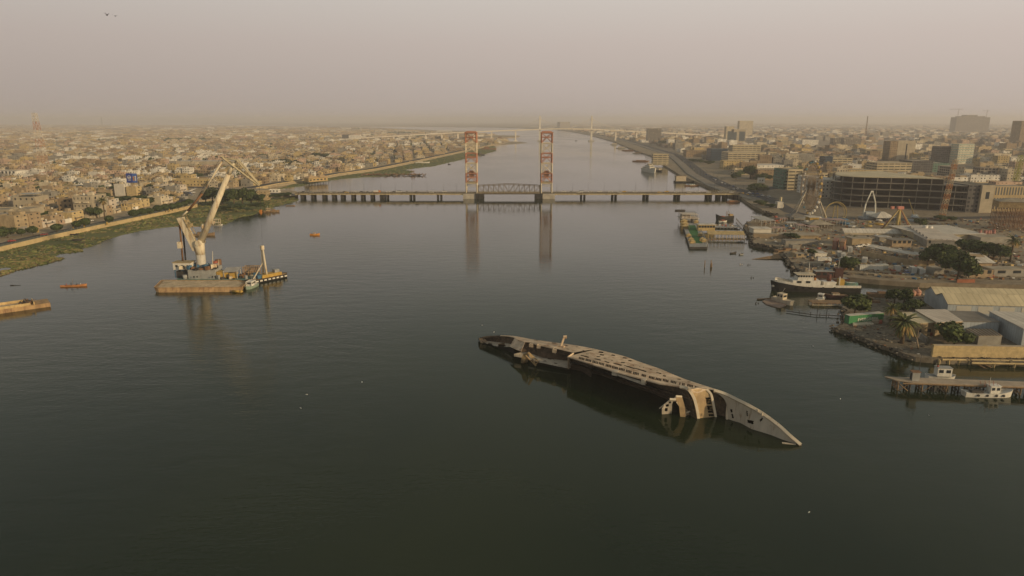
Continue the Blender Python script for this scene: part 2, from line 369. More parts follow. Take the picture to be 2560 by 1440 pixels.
# right corniche: promenade and dual road rising away beyond the bridge
COR = [(1878, 498), (1822, 484), (1770, 464), (1718, 434), (1690, 405), (1668, 386), (1620, 372), (1560, 352), (1520, 343)]
cor = gp(COR, LAND_Z)
road('pavement', cor, 10.0, LAND_Z+0.12, pave, 'wide pale promenade of the right corniche', side=-1, off=1.5)
road('road', cor, 16.0, LAND_Z+0.006, asph, 'wide asphalt corniche road on the right bank', side=-1, off=13)
road('road', gp([(1855, 486), (1910, 500), (1960, 530), (2020, 545), (2200, 552), (2560, 545), (2700, 540)], LAND_Z), 13.0, LAND_Z+0.012, asph, 'asphalt road curving behind the fairground', side=1, off=0)
road('road', gp([(1850, 488), (1900, 478), (1960, 470), (2040, 470)], LAND_Z), 16.0, LAND_Z+0.016, asph, 'asphalt street leading inland from the right bridge end', side=1, off=0)
# ================================================================ CAPSIZED YACHT
SO = Vector((-12.0, 229.8, 0)); SAX = Vector((.742, -.670, 0)).normalized(); SROT = math.atan2(SAX.y, SAX.x)
SM = Matrix.Translation(SO) @ Matrix.Rotation(SROT, 4, 'Z'); SMI = SM.inverted()
def S(x, y, z): return SMI @ G(x, y, z)
ship = thing('shipwreck', 'long rusting tan yacht capsized on its side in mid river', 'shipwreck', SO, SROT)
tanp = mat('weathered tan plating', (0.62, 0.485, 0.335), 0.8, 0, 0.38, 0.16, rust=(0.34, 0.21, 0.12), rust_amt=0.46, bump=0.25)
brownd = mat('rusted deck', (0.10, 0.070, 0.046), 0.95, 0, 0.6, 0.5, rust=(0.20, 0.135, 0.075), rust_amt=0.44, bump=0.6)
darki = mat('rust black steel and interior shade', (0.012, 0.010, 0.008), 0.95, 0, 0.4, 0.5)  # near black: rusted stern steel, and interior shade put into the colour
greyp = mat('grey white paint', (0.54, 0.475, 0.375), 0.8, 0, 0.22, 0.35, rust=(0.28, 0.20, 0.12), rust_amt=0.42, streak=True)
ochre = mat('ochre rust stained paint', (0.50, 0.36, 0.19), 0.8, 0, 0.4, 0.25, rust=(0.34, 0.235, 0.13), rust_amt=0.48, bump=.2)
def poly_at(line, t):
    if t <= 0: return line[0]
    if t >= 1: return line[-1]
    d = [0]
    for a, b in zip(line[:-1], line[1:]): d.append(d[-1]+(b-a).length)
    q = t*d[-1]
    for i in range(len(line)-1):
        if q <= d[i+1]: return line[i].lerp(line[i+1], (q-d[i])/max(1e-9, d[i+1]-d[i]))
    return line[-1]
def inpoly(x, y, poly):
    c = False; n = len(poly); j = n-1
    for i in range(n):
        xi, yi = poly[i]; xj, yj = poly[j]
        if (yi > y) != (yj > y) and x < (xj-xi)*(y-yi)/(yj-yi)+xi: c = not c
        j = i
    return c
def curve(line, k=6):                    # smooth a traced line
    out = []; n = len(line)
    for i in range(n-1):
        p0 = line[max(0, i-1)]; p1 = line[i]; p2 = line[i+1]; p3 = line[min(n-1, i+2)]
        for j in range(k):
            t = j/k; out.append(0.5*((2*p1)+(p2-p0)*t+(2*p0-5*p1+4*p2-p3)*t*t+(3*p1-p0-3*p2+p3)*t*t*t))
    out.append(line[-1]); return out
def by_s(line, s):                       # point of a line at ship station s
    for a, b in zip(line[:-1], line[1:]):
        if a.x <= s <= b.x: return a.lerp(b, (s-a.x)/max(1e-9, b.x-a.x))
    return line[0] if s < line[0].x else line[-1]
def ruled(A, B, na, nb, holes=(), m=0, camber=0.0, thick=0.12, stations=None, mb=None, inner=None):
    """sheet between two lines with openings cut where the traced outlines fall; second skin behind it"""
    b = mb or MB(); grid = []
    for i in range(na+1):
        if stations: s = stations[0]+(stations[1]-stations[0])*i/na; p, q = by_s(A, s), by_s(B, s)
        else: p, q = poly_at(A, i/na), poly_at(B, i/na)
        row = []
        for j in range(nb+1):
            t = j/nb; v = p.lerp(q, t); v.z += camber*4*t*(1-t); row.append(v)
        grid.append(row)
    k = len(b.v); W = nb+1
    for r in grid: b.v.extend([tuple(v) for v in r])
    if holes:
        hb_ = [(min(x for x, _ in h), max(x for x, _ in h), min(y for _, y in h), max(y for _, y in h), h) for h in holes]
    for i in range(na):
        for j in range(nb):
            if holes:
                c = (grid[i][j]+grid[i+1][j]+grid[i+1][j+1]+grid[i][j+1])/4; x, y = PX(SM @ c)
                if any(a0 <= x <= a1 and b0 <= y <= b1 and inpoly(x, y, h) for a0, a1, b0, b1, h in hb_): continue
            b.f.append((k+i*W+j, k+(i+1)*W+j, k+(i+1)*W+j+1, k+i*W+j+1)); b.m.append(m); b.sm.append(False)
    return b
def solid(o, t):
    md = o.modifiers.new('thickness', 'SOLIDIFY'); md.thickness = t; md.offset = 0; return o
def z1(x0, y0): return (1170+x0*0.1875, 800+y0*0.1875)      # zoomed tracing sheets
def z2(x0, y0): return (1560+x0*0.1875, 860+y0*0.1875)
far_px = [(1197, 845, 2.0), (1215, 840.5, 3), (1250, 838.8, 4), (1290, 841, 4.3), (1330, 848, 4.5), (1380, 855, 4.7), (1450, 865, 5), (1520, 880, 5), (1565, 892, 5), (1600, 905, 5), (1650, 922, 5.3), (1700, 943, 5.6), (1740, 957, 6), (1780, 970, 6.3), (1815, 983, 6.4), (1850, 1000, 6.1), (1900, 1025, 5), (1950, 1061, 3.2), (1980, 1089, 1.6), (2004, 1112, 0.3)]
FAR = [S(*p) for p in far_px]
near_px = [(1197, 847, 1.9), (1250, 840.5, 4.1), (1281, 843, 4.9), (1296, 850, 5.6), (1312, 855, 6), (1333, 857.5, 6.1), (1380, 869, 6.3), (1412, 877, 6.5), (1434, 882, 6.6), (1420, 892, 6.6)]
NEAR_A = [S(*p) for p in near_px]
NEAR_B = [S(*p) for p in [(1420, 892, 6.6), (1480, 911, 7), (1535, 929, 7.1), (1609, 949, 7.2), (1650, 960, 7.4), (1700, 967.5, 7.8), (1722, 974, 7.9)]]
NEAR_C = [S(*p) for p in [(1722, 974, 7.9), (1745, 969, 7.6), (1765, 972, 7.3), (1785, 976, 7.0), (1815, 985.5, 6.6), (1850, 1002.5, 6.2), (1900, 1029, 5.0), (1950, 1065, 3.1), (1980, 1093, 1.5), (2003, 1113.5, 0.15)]]
# openings traced on the upper side
holes = []
# groups of four tall windows along the upper deck
win0 = [z1(1515, 514), z1(1605, 537), z1(1697, 562), z1(1780, 584), z1(1872, 609), z1(1960, 634), z1(2053, 658), z1(2143, 684), z1(2240, 711), z1(2343, 739), z1(2450, 768), z1(2540, 790),
        z2(555, 486), z2(660, 508), z2(745, 527), z2(792, 537), z2(882, 556), z2(962, 578)]
gap = {9: 3, 14: 1, 15: 2, 17: 2}
for i, (cx, cy) in enumerate(win0):
    n = gap.get(i, 4); 
    for j in range(n):
        x = cx+(j-(n-1)/2)*3.7; y = cy+(j-(n-1)/2)*1.0
        holes.append([(x-1.1, y-3.2), (x+1.8, y-2.6), (x+1.0, y+3.4), (x-1.9, y+2.8)])
for a, b_ in [((1505, 470), (1610, 495)), ((1690, 515), (1770, 533)), ((1822, 550), (1885, 568)), ((1940, 575), (2050, 603)), ((2110, 615), (2220, 645)), ((2270, 655), (2375, 685))]:   # long slots
    (xa, ya), (xb, yb) = z1(*a), z1(*b_); holes.append([(xa, ya-.9), (xb, yb-1.1), (xb-.6, yb+1.7), (xa-.6, ya+.9)])
for a, b_ in [((2, 285), (100, 312)), ((110, 315), (200, 335)), ((205, 342), (300, 366)), ((430, 378), (500, 395))]:
    (xa, ya), (xb, yb) = z2(*a), z2(*b_); holes.append([(xa, ya-.6), (xb, yb-.9), (xb-.6, yb+1.4), (xa-.6, ya+.7)])
for (x, y, w_, h_) in [(1145, 307, 75, 16), (1303, 343, 75, 14), (1330, 387, 45, 9), (1452, 357, 45, 8), (1535, 405, 28, 8), (1505, 433, 40, 8), (1590, 452, 45, 8), (1775, 430, 75, 24), (1785, 465, 70, 20), (1740, 488, 55, 16), (1825, 511, 20, 8), (1935, 470, 60, 18), (1920, 540, 30, 8), (2090, 506, 70, 20), (2160, 543, 55, 18), (2065, 567, 65, 18), (1985, 548, 20, 6), (2205, 602, 25, 8), (2340, 637, 20, 6), (2290, 625, 20, 6), (2130, 590, 20, 5), (910, 270, 95, 9), (2440, 660, 26, 8)]:
    cx, cy = z1(x, y); w2_, h2_ = w_*.1875/2, h_*.1875/2
    holes.append([(cx-w2_*.6, cy-h2_), (cx+w2_, cy-h2_*.3), (cx+w2_*.6, cy+h2_), (cx-w2_, cy+h2_*.3)])
for (x, y, w_, h_) in [(85, 222, 46, 16), (540, 425, 50, 20), (735, 470, 60, 12), (865, 503, 50, 9), (125, 283, 20, 8), (260, 315, 18, 7), (350, 338, 20, 7), (640, 360, 16, 6), (440, 355, 18, 6), (210, 303, 18, 6)]:
    cx, cy = z2(x, y); w2_, h2_ = w_*.1875/2, h_*.1875/2
    holes.append([(cx-w2_*.6, cy-h2_), (cx+w2_, cy-h2_*.3), (cx+w2_*.6, cy+h2_), (cx-w2_, cy+h2_*.3)])
FARs = curve(FAR, 5)
NA1 = NEAR_A[:-1]
b = ruled(FARs, curve(NA1, 4), 150, 30, holes, stations=(6.0, NEAR_B[0].x+.02), camber=0.2)
sp_ = ruled(FARs, curve(NA1, 4), 20, 4, (), stations=(NA1[0].x, 6.0)); sp_.build('stern_plate', brownd, ship)
ruled(FARs, NEAR_B, 620, 84, holes, stations=(NEAR_B[0].x, NEAR_B[-1].x), mb=b, camber=0.2)
ruled(FARs, curve(NEAR_C, 4), 160, 6, (), stations=(NEAR_C[0].x, NEAR_C[-1].x), mb=b, camber=0.2)
# bulging bilge going down under the water behind the upper side
bil = [Vector((p.x, p.y+1.6*min(1, p.z/4), p.z-1.8)) for p in FARs]; bil2 = [Vector((p.x, p.y+2.2*min(1, p.z/4), -1.5)) for p in FARs]
k = len(b.v); n = len(FARs)
for L in (FARs, bil, bil2): b.v.extend([tuple(v) for v in L])
for r in range(2):
    for i in range(n-1): b.f.append((k+r*n+i, k+r*n+i+1, k+(r+1)*n+i+1, k+(r+1)*n+i)); b.m.append(0); b.sm.append(True)
b.build('hull', tanp, ship)
# near-black sheet standing for the shade inside, seen through the openings
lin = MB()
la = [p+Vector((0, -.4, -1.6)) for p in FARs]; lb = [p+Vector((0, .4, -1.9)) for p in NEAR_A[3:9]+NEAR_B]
ruled(la, lb, 60, 4, stations=(14, NEAR_B[-1].x), mb=lin); lin.build('cabin_shade_sheet', darki, ship)
# lower decks facing the camera, leaning under the near edge
DW = [S(*p) for p in [(1424, 921, 0), (1462, 926, 0), (1508, 937, 0), (1560, 957, 0), (1602, 971, 0), (1640, 983, 0), (1680, 1002, 0), (1712, 1028, 0), (1745, 1050, 0)]]
DW = [p+Vector((0, 0, -.6)) for p in DW]
DT = [p+Vector((0, .25, -.25)) for p in NEAR_B]
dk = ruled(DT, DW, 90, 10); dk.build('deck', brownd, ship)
# ragged deck stringers and frames
fr = MB(); rng = random.Random(3)
for i in range(34):
    t = (i+.5)/34; p, q = poly_at(DT, t), poly_at(DW, t)
    a = p.lerp(q, .03)+Vector((0, -.15, 0)); c = p.lerp(q, rng.uniform(.35, 1.0))+Vector((0, -.15, 0))
    fr.bar(a, c, rng.uniform(.08, .2))
for t in (.3, .62):
    L = [poly_at(DT, i/40).lerp(poly_at(DW, i/40), t)+Vector((0, -.22, 0)) for i in range(41)]
    for a, c in zip(L[:-1], L[1:]): fr.bar(a, c, .22)
fr.build('deck_frame', brownd, ship)
# bulwark lip along the near edge
lip = MB()
for a, c in zip(NEAR_B[:-1], NEAR_B[1:]): lip.bar(a+Vector((0, -.05, 0)), c+Vector((0, -.05, 0)), .32)
lip.build('bulwark_edge', tanp, ship)
# lifeboat shelf hanging below the edge
sh = MB(); A = [S(*z1(1965, 690), 6.9), S(*z1(2340, 795), 6.9)]; B = [S(*z1(1985, 718), 6.3), S(*z1(2120, 778), 6.0), S(*z1(2340, 846), 6.2)]
ruled(A, [p+Vector((0, 0, .55)) for p in B], 12, 2, mb=sh); sh.build('lifeboat_recess', darki, ship)
sh = MB()
for a, c in zip(B[:-1], B[1:]): sh.box(((a.x+c.x)/2, (a.y+c.y)/2-.1, (a.z+c.z)/2-.1), ((c-a).length, 0.9, .6), math.atan2(c.y-a.y, c.x-a.x))
p = S(*z1(1975, 695), 6.7); sh.box((p.x, p.y-.3, p.z-.7), (1.6, 1.8, 1.2), .2)
p = S(*z1(2345, 815), 6.8); sh.box((p.x, p.y, p.z-.8), (1.2, 1.6, 1.4), .2)
sh.build('lifeboat_shelf', greyp, ship)
# ---- stern: open well, tan transom panel, aft decks
def sheetpx(name, m, rows, na=10, nb=8, holes=(), th=.1):
    A = [S(*p) for p in rows[0]]; b = MB()
    for a_, c_ in zip(rows[:-1], rows[1:]): ruled([S(*p) for p in a_], [S(*p) for p in c_], na, nb, holes, mb=b)
    return solid(b.build(name, m, ship), th)
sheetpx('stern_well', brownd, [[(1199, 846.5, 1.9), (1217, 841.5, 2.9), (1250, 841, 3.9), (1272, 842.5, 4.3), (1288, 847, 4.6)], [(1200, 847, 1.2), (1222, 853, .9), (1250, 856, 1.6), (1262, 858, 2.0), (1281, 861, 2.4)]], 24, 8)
sheetpx('stern_deck', greyp, [[(1222, 853, 1.0), (1245, 855, 1.4), (1262, 857, 2.0), (1281, 861, 2.6)], [(1212, 858, .1), (1240, 866, .2), (1262, 869, .5), (1276, 867, 1.6)]], 20, 8,
        holes=[[(1245, 859), (1262, 857), (1264, 865), (1256, 869), (1244, 868)], [(1222, 856), (1232, 860), (1228, 866), (1214, 862)]])
sheetpx('stern_side', darki, [[(1198, 847, 1.2), (1212, 858, .3), (1240, 866, .5), (1276, 868, 1.5), (1290, 880, 1.5)], [(1200, 850, -.6), (1216, 862, -.6), (1240, 873, -.6), (1276, 884, -.6), (1288, 890, -.6)]], 20, 4)
sheetpx('stern_bulwark', darki, [[(1196, 846, 1.6), (1203, 845, 2.0), (1208, 843, 2.5)], [(1195, 848, .4), (1204, 851, .6), (1210, 850, 1.2)]], 8, 8, holes=[[(1201.5, 847), (1206, 847), (1206.5, 851), (1202, 851)]])
sheetpx('transom_panel', tanp, [[(1287, 845, 5.0), (1296, 849, 5.4), (1313, 855, 6.0)], [(1274, 866.5, 3.2), (1288, 873, 3.6), (1303, 879, 4.0)]], 16, 14)
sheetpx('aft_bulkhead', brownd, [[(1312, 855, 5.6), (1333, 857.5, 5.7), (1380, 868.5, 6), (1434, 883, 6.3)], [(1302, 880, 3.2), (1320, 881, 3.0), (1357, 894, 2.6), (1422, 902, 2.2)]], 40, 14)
sheetpx('aft_deck', greyp, [[(1285, 885, 2.3), (1303, 880.5, 2.9), (1320, 881, 2.9), (1357, 893, 2.5), (1395, 898, 2.3), (1422, 901, 2.3)], [(1285, 891, 1.2), (1303, 894, 1.2), (1330, 900, 1.2), (1344, 905, 1.2), (1386, 914, 1.2), (1421, 921, 1.1)]], 60, 14,
        holes=[[z1(1070, 505), z1(1165, 515), z1(1140, 530), z1(1060, 520)], [z1(1005, 540), z1(1050, 545), z1(1045, 556), z1(1000, 552)], [z1(1150, 570), z1(1200, 575), z1(1195, 585), z1(1145, 580)], [z1(940, 470), z1(985, 478), z1(980, 486), z1(940, 480)]])
sheetpx('aft_side', darki, [[(1285, 887, 1.6), (1303, 894, 1.2), (1344, 905, 1.1), (1386, 914, 1.1), (1421, 921, 1.0)], [(1290, 891, -.6), (1310, 902, -.6), (1344, 913, -.6), (1386, 922, -.6), (1424, 928, -.6)]], 30, 4)
sheetpx('deckhouse_end', greyp, [[(1420, 893, 6.3), (1433, 897, 6.2), (1450, 902, 6.2)], [(1421, 920, 1.0), (1436, 919, 1.0), (1452, 916, 1.6)]], 8, 10)
sheetpx('deckhouse_wall', brownd, [[(1424, 893.5, 6.2), (1452, 903, 6.4), (1480, 913, 6.6)], [(1424, 921, .6), (1452, 927, .4), (1478, 943, .0)]], 12, 10)
for a_, c_ in [((1433, 884, 6.6), (1420, 893, 6.6)), ((1333, 858, 6.2), (1345, 862, 6.3)), ((1345, 861.5, 6.1), (1385, 871, 6.2)), ((1383, 869, 6.3), (1390, 885, 4.2)), ((1421, 893, 6.3), (1421, 921, 1.0))]: ap = MB(); ap.bar(S(*a_), S(*c_), .5); ap.build('broken_fitting', tanp, ship)
for x, y in ((1330, 863), (1349, 866), (1388, 877)):
    p = S(x, y, 5.6); ap = MB(); ap.box((p.x, p.y-.3, p.z-.5), (1.3, .9, 1.1), .3); ap.build('broken_fitting', tanp, ship)
# toppled mast and ladder over the water at the stern
mt = MB(); q = lambda x, y, z: S(*z1(x, y), z)
a, c, d = q(805, 430, 5.6), q(905, 605, .5), q(945, 560, 1.6)
mt.bar(a, c, .45); mt.bar(q(770, 470, 4.8), q(900, 610, .3), .3); mt.bar(a, d, .4)
for t in (.25, .5, .75, .95): mt.bar(a.lerp(c, t), a.lerp(d, t), .25)
mt.build('fallen_ladder', ochre, ship)
fu = MB(); fu.loft([[q(*p) for p in r] for r in ([(735, 455, 4.6), (800, 432, 5.2), (806, 470, 4.2), (760, 490, 3.6)], [(710, 520, 2.6), (790, 470, 4.0), (800, 530, 2.2), (745, 560, 1.6)], [(706, 575, .4), (770, 545, 1.4), (800, 560, .4), (740, 580, -.4)])], smooth=False)
fu.build('mast_housing', ochre, ship)
# davit standing on the upper side
dv = MB(); q = lambda x, y, z: S(*z1(x, y), z)
base = q(1240, 352, 6.2); SMb = SM @ base
def up(x, y): return SMI @ P(*z1(x, y), SMb.y)
dv.bar(base, up(1283, 228), .55); dv.bar(up(1235, 340), up(1270, 240), .3); dv.bar(up(1272, 226), up(1318, 226), .7)
dv.box((base.x, base.y, base.z-.5), (2.4, 1.2, .8), .2)
dv.build('davit', tanp, ship)
# ---- forward: superstructure front, bow deck
C0 = [(1700, 967.5, 7.8), (1712, 969.5, 7.9), (1722, 975, 7.7), (1729, 984, 6.7), (1735, 996, 5.3), (1739, 1010, 3.8), (1743, 1028, 1.9), (1746, 1047, -.2)]
Ct = [(1700, 967.5, 7.8), (1722, 974, 7.9), (1740, 970, 7.7), (1755, 970, 7.5), (1765, 973, 7.2)]
C1 = [(1765, 973, 7.2), (1764, 984, 6.2), (1763, 995, 5.1), (1766, 1010, 3.6), (1769, 1026, 1.8), (1771, 1045, -.2)]
C2 = [(1766, 973, 7.2), (1776, 983, 6.3), (1780, 995, 5.2), (1783, 1010, 3.6), (1786, 1026, 1.8), (1789, 1043, -.2)]
C3 = [(1785, 979, 6.7), (1806, 985, 6.1), (1815, 996, 5.1), (1819.5, 1010, 3.7), (1817.5, 1028, 1.9), (1817, 1050, -.2)]
C0s = C0[2:]
sheetpx('front_wall', ochre, [[(1722, 974, 7.8)]+C0s[1:], C1], 24, 14)
sheetpx('upper_corner', tanp, [[(1722, 974, 7.9), (1745, 969.5, 7.7), (1766, 973, 7.3)], [(1727, 980, 7.1), (1745, 983, 6.6), (1766, 975, 7.1)]], 12, 4)
lad = []
for (y0, y1) in ((715, 740), (746, 770), (776, 800), (825, 850), (856, 880), (886, 918), (935, 962)):
    xo = (y0-715)*.2; lad.append([z2(1083+xo*.9, y0), z2(1150+xo, y0-2), z2(1158+xo, y1), z2(1092+xo*.9, y1+2)])
sheetpx('window_band', ochre, [C1, C2], 70, 26, holes=lad)
wbk = sheetpx('window_shade_sheet', darki, [[(x+.2, y+.5, z-.3) for x, y, z in C1], [(x-.5, y+.5, z-.3) for x, y, z in C2]], 10, 4)  # dark sheet, its colour standing for the shade behind the window band
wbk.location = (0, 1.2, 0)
def thickline(b, L, wd, dz=0):
    P3 = curve([S(*p) for p in L], 5)
    for a, c in zip(P3[:-1], P3[1:]): b.bar(a+Vector((0, 0, dz)), c+Vector((0, 0, dz)), wd)
ribm = (mat('pale cream plating', (0.72, 0.62, 0.46), 0.75, 0, 0.25, 0.3, rust=(0.42, 0.28, 0.15), rust_amt=0.36))
for L_c, w_c in ((C0, .75), (C2, .6), (C3, .45)): rim = MB(); thickline(rim, L_c, w_c); rim.build('front_rib', ribm, ship)
o = sheetpx('forward_recess', brownd, [[(x, y, z-.2) for x, y, z in C2], [(x, y, z-.2) for x, y, z in C3]], 20, 10); o.location = (0, 1.0, 0)
U = [(1785, 977, 6.9), (1815, 987, 6.4), (1850, 1004, 6.0), (1875, 1016.5, 5.6), (1900, 1031, 4.8), (1925, 1048, 3.9), (1950, 1067, 2.9), (1975, 1090, 1.6), (2002, 1113, .1)]
Wl = [(1817, 1049, -.3), (1835, 1055, -.3), (1850, 1059, -.3), (1878, 1075, -.3), (1905, 1083, -.3), (1930, 1091, -.3), (1955, 1101, -.3), (1975, 1108, -.3), (2003, 1114, -.3)]
U2 = [C3[0], C3[1], C3[2], (1819.5, 1005, 4.4)]
fo = MB(); hl = [[z2(1630, 885), z2(1648, 890), z2(1655, 965), z2(1638, 968)], [z2(1640, 1005), z2(1730, 1025), z2(1728, 1075), z2(1650, 1050)], [z2(1810, 1010), z2(1848, 975), z2(1852, 1000), z2(1818, 1045)], [z2(1415, 865), z2(1445, 868), z2(1448, 912), z2(1425, 915)], [z2(1430, 928), z2(1450, 930), z2(1470, 990), z2(1440, 990)]]
ruled([S(1790, 981, 6.6)]+[S(*p) for p in U[1:]], [S(1820, 1000, 5), S(1819, 1020, 2.8)]+[S(*p) for p in Wl], 130, 40, hl, mb=fo)
solid(fo.build('bow_deck', greyp, ship), .12)
bk = MB(); ruled([S(1822, 995, 5.6)]+[S(*p) for p in U[2:]], [S(*p) for p in Wl], 20, 4, mb=bk); bo = bk.build('bow_shade_sheet', darki, ship); bo.location = (0, 1.3, -.3)  # dark sheet behind the bow deck openings, shade put into its colour
rm = MB(); PU = curve([S(*p) for p in U], 5)
for a, c in zip(PU[:-1], PU[1:]): rm.bar(a+Vector((0, -.05, .12)), c+Vector((0, -.05, .12)), .75)
rm.build('bow_rail', MATS['pale cream plating'], ship)
cl = MB()
for x, y in ((1610, 785), (1667, 815), (1727, 850), (1787, 885), (1843, 927)):
    cl = MB(); p = S(*z2(x, y), 6.0-(x-1600)*.004); cl.box((p.x, p.y-.2, p.z-.5), (.35, .35, .8), 0); cl.build('cleat', MATS['pale cream plating'], ship)
# wheelhouse and bridge wing half out of the water
q = lambda x, y, z: S(*z2(x, y), z)
wh = [[(770, 690, 4.8), (840, 690, 4.6), (900, 700, 4.4), (915, 745, 3.7)], [(800, 800, 2.9), (860, 790, 3.0), (900, 800, 2.8), (935, 830, 2.4)], [(830, 965, -.3), (880, 960, -.3), (930, 950, -.3), (985, 990, -.5)]]
fo = MB()
for r0, r1 in zip(wh[:-1], wh[1:]): ruled([q(*p) for p in r0], [q(*p) for p in r1], 12, 12, [[z2(820, 828), z2(870, 828), z2(870, 842), z2(820, 842)], [z2(825, 850), z2(868, 850), z2(868, 872), z2(828, 872)]], mb=fo)
solid(fo.build('wheelhouse_wall', mat('dim ochre deckhouse', (0.36, 0.27, 0.16), .85, 0, .3, .4), ship), .12)
wi = MB()
wr = [[(600, 740, 4.6), (640, 700, 5.4), (700, 690, 5.6), (745, 700, 5.4), (775, 705, 5.2)], [(570, 775, 3.8), (690, 745, 4.4), (740, 760, 4.2), (770, 770, 4.0), (795, 800, 3.4)], [(510, 850, 2.2), (600, 800, 3.0), (735, 850, 2.4), (790, 850, 2.2), (810, 870, 2)], [(500, 935, .0), (635, 930, .0), (745, 930, .3), (790, 940, .1), (820, 945, .1)]]
ruled([q(*p) for p in [(680, 700, 5.5), (690, 745, 4.7), (735, 830, 3), (750, 975, -.2)]], [q(*p) for p in [(770, 705, 5.3), (790, 760, 4.4), (815, 860, 2.4), (822, 985, -.3)]], 20, 8, mb=wi)
solid(wi.build('bridge_wing', ochre, ship), .2)
w3 = MB(); ruled([q(*p) for p in [(690, 700, 5.5), (615, 745, 4.6), (540, 800, 3.2), (505, 860, 2), (505, 940, -.1)]], [q(*p) for p in [(690, 750, 4.7), (655, 765, 4.2), (640, 800, 3.4), (640, 860, 2), (635, 930, -.1)]], 30, 14,
        [[z2(545, 855), z2(580, 850), z2(585, 895), z2(545, 900)], [z2(555, 810), z2(595, 798), z2(600, 830), z2(560, 842)], [z2(595, 772), z2(625, 762), z2(628, 790), z2(600, 795)], [z2(640, 715), z2(675, 708), z2(675, 728), z2(645, 735)]], mb=w3)
solid(w3.build('wheelhouse_shell', greyp, ship), .15)
w4 = MB()
w4.bar(q(760, 700, 5.3), q(825, 955, 0), .35); w4.bar(q(830, 918, 1), q(935, 872, 1.6), .4); w4.bar(q(472, 860, 1.6), q(610, 748, 4.4), .2); w4.bar(q(610, 740, 4.9), q(690, 745, 4.9), .6); w4.bar(q(690, 700, 5.6), q(770, 703, 5.4), .5); w4.bar(q(700, 770, 4.2), q(800, 925, .9), .25)
w4.build('wing_frame', MATS['pale cream plating'], ship)
w5 = MB(); ruled([q(*p) for p in [(840, 690, 5.6), (700, 690, 5.2), (600, 760, 4), (520, 850, 2)]], [q(*p) for p in [(900, 960, -.3), (750, 960, -.3), (650, 960, -.3), (500, 940, -.3)]], 10, 6, mb=w5); o = w5.build('wheelhouse_shade_sheet', darki, ship); o.location = (0, 2.2, 0)  # dark sheet coloured as the unlit inside of the wheelhouse
pl = MB(); p = S(*z2(2200, 1325), .1); pl.box((p.x, p.y, -.1), (3.2, .6, .25), .5); pl.build('loose_plate', greyp, ship)
# ================================================================ CRANE BARGE GROUP
cream = mat('cream crane paint', (0.72, 0.63, 0.46), 0.6, 0, 0.25, 0.3, rust=(0.42, 0.28, 0.15), rust_amt=0.45, streak=True)
rustm = mat('rusty steel', (0.23, 0.125, 0.065), 0.9, 0, 0.4, 0.6)
darkst = mat('dark steel', (0.06, 0.055, 0.05), 0.8, 0, 0.4, 0.6)
greys = mat('grey steel', (0.34, 0.34, 0.32), 0.75, 0, 0.25, 0.5, rust=(0.28, 0.17, 0.10), rust_amt=0.38)
white = mat('white paint', (0.70, 0.67, 0.59), 0.55, 0, 0.2, 0.6, rust=(0.44, 0.34, 0.23), rust_amt=0.40, streak=True)
blue = mat('blue paint', (0.06, 0.15, 0.25), 0.6, 0, 0.3, 0.5)
teal = mat('teal deck paint', (0.13, 0.27, 0.24), 0.75, 0, 0.4, 0.4, rust=(0.22, 0.16, 0.11), rust_amt=0.45)
yellow = mat('yellow paint', (0.50, 0.32, 0.07), 0.6, 0, 0.3, 0.5, rust=(0.28, 0.17, 0.08), rust_amt=0.38)
redp = mat('red paint', (0.36, 0.11, 0.07), 0.65, 0, 0.3, 0.5)
glass = mat('dark glass', (0.03, 0.035, 0.04), 0.15, 0, 0.2, 1, spec=0.6)
black = mat('black hull paint', (0.028, 0.027, 0.028), 0.6, 0, 0.3, 0.5, rust=(0.09, 0.05, 0.03), rust_amt=0.34)
wood = mat('weathered wood', (0.27, 0.18, 0.10), 0.85, 0, 0.4, 0.8)
tin = mat('corrugated tin', (0.42, 0.40, 0.36), 0.6, 0, 0.25, 0.3, rust=(0.30, 0.19, 0.12), rust_amt=0.38)
mudr = mat('mud caked barge deck', (0.58, 0.46, 0.30), 0.95, 0, 0.35, 0.25, rust=(0.28, 0.17, 0.09), rust_amt=0.42, bump=0.5)
rusto = mat('orange rust plate', (0.44, 0.29, 0.145), 0.9, 0, 0.35, 0.25, rust=(0.25, 0.15, 0.085), rust_amt=0.46, streak=True)
CB = G(503, 698, 0)
crane = thing('crane_barge', 'tall cream floating crane with a bent boom moored behind a flat rusty barge', 'crane barge', CB)
def cl_(x, y, dY=0.0): return P(x, y, CB.y+dY)-CB      # crane-local point at its own depth
def cg(x, y, z=0): return G(x, y, z)-CB
m = MB(); m.prism([(p.x, p.y) for p in [cg(438, 703, 1.5), cg(622, 700, 1.5), cg(646, 688, 1.5), cg(450, 686, 1.5)]], -1, 1.5, 0, 1); m.build('pontoon', [darkst, teal], crane)
m = MB()
rings = []
for (x, y, w_) in [(503, 690, 5.0), (504, 672, 4.8), (502.5, 650, 4.5), (501, 636, 4.5), (499, 620, 4.9), (497, 612, 5.4), (498, 603, 4.6)]:
    c = cl_(x, y); rings.append([(c.x+w_/2*math.cos(t), c.y+w_/2*math.sin(t), c.z) for t in [2*math.pi*i/16 for i in range(16)]])
m.loft(rings[3:]); m.build('pedestal', cream, crane); m = MB(); m.loft(rings[:4]); m.build('pedestal_base', mat('grey white tower paint', (.56, .52, .44), .7, 0, .2, .4, rust=(.36, .27, .17), rust_amt=.38, streak=True), crane)
m = MB(); m.tube(cl_(501, 606), cl_(571, 436), 1.75, 1.2, 14); m.tube(cl_(571, 436), cl_(585, 408), 1.0, .6, 10)
for x, y in ((524, 556), (558, 468)): 
    c = cl_(x, y); m.box((c.x+1.6, c.y, c.z-.6), (1.4, 1.4, 1.2))
c = cl_(501, 606); m.tube((c.x, c.y-2.9, c.z), (c.x, c.y+2.9, c.z), 1.5, n=12)
m.build('boom', cream, crane)
jib = MB()
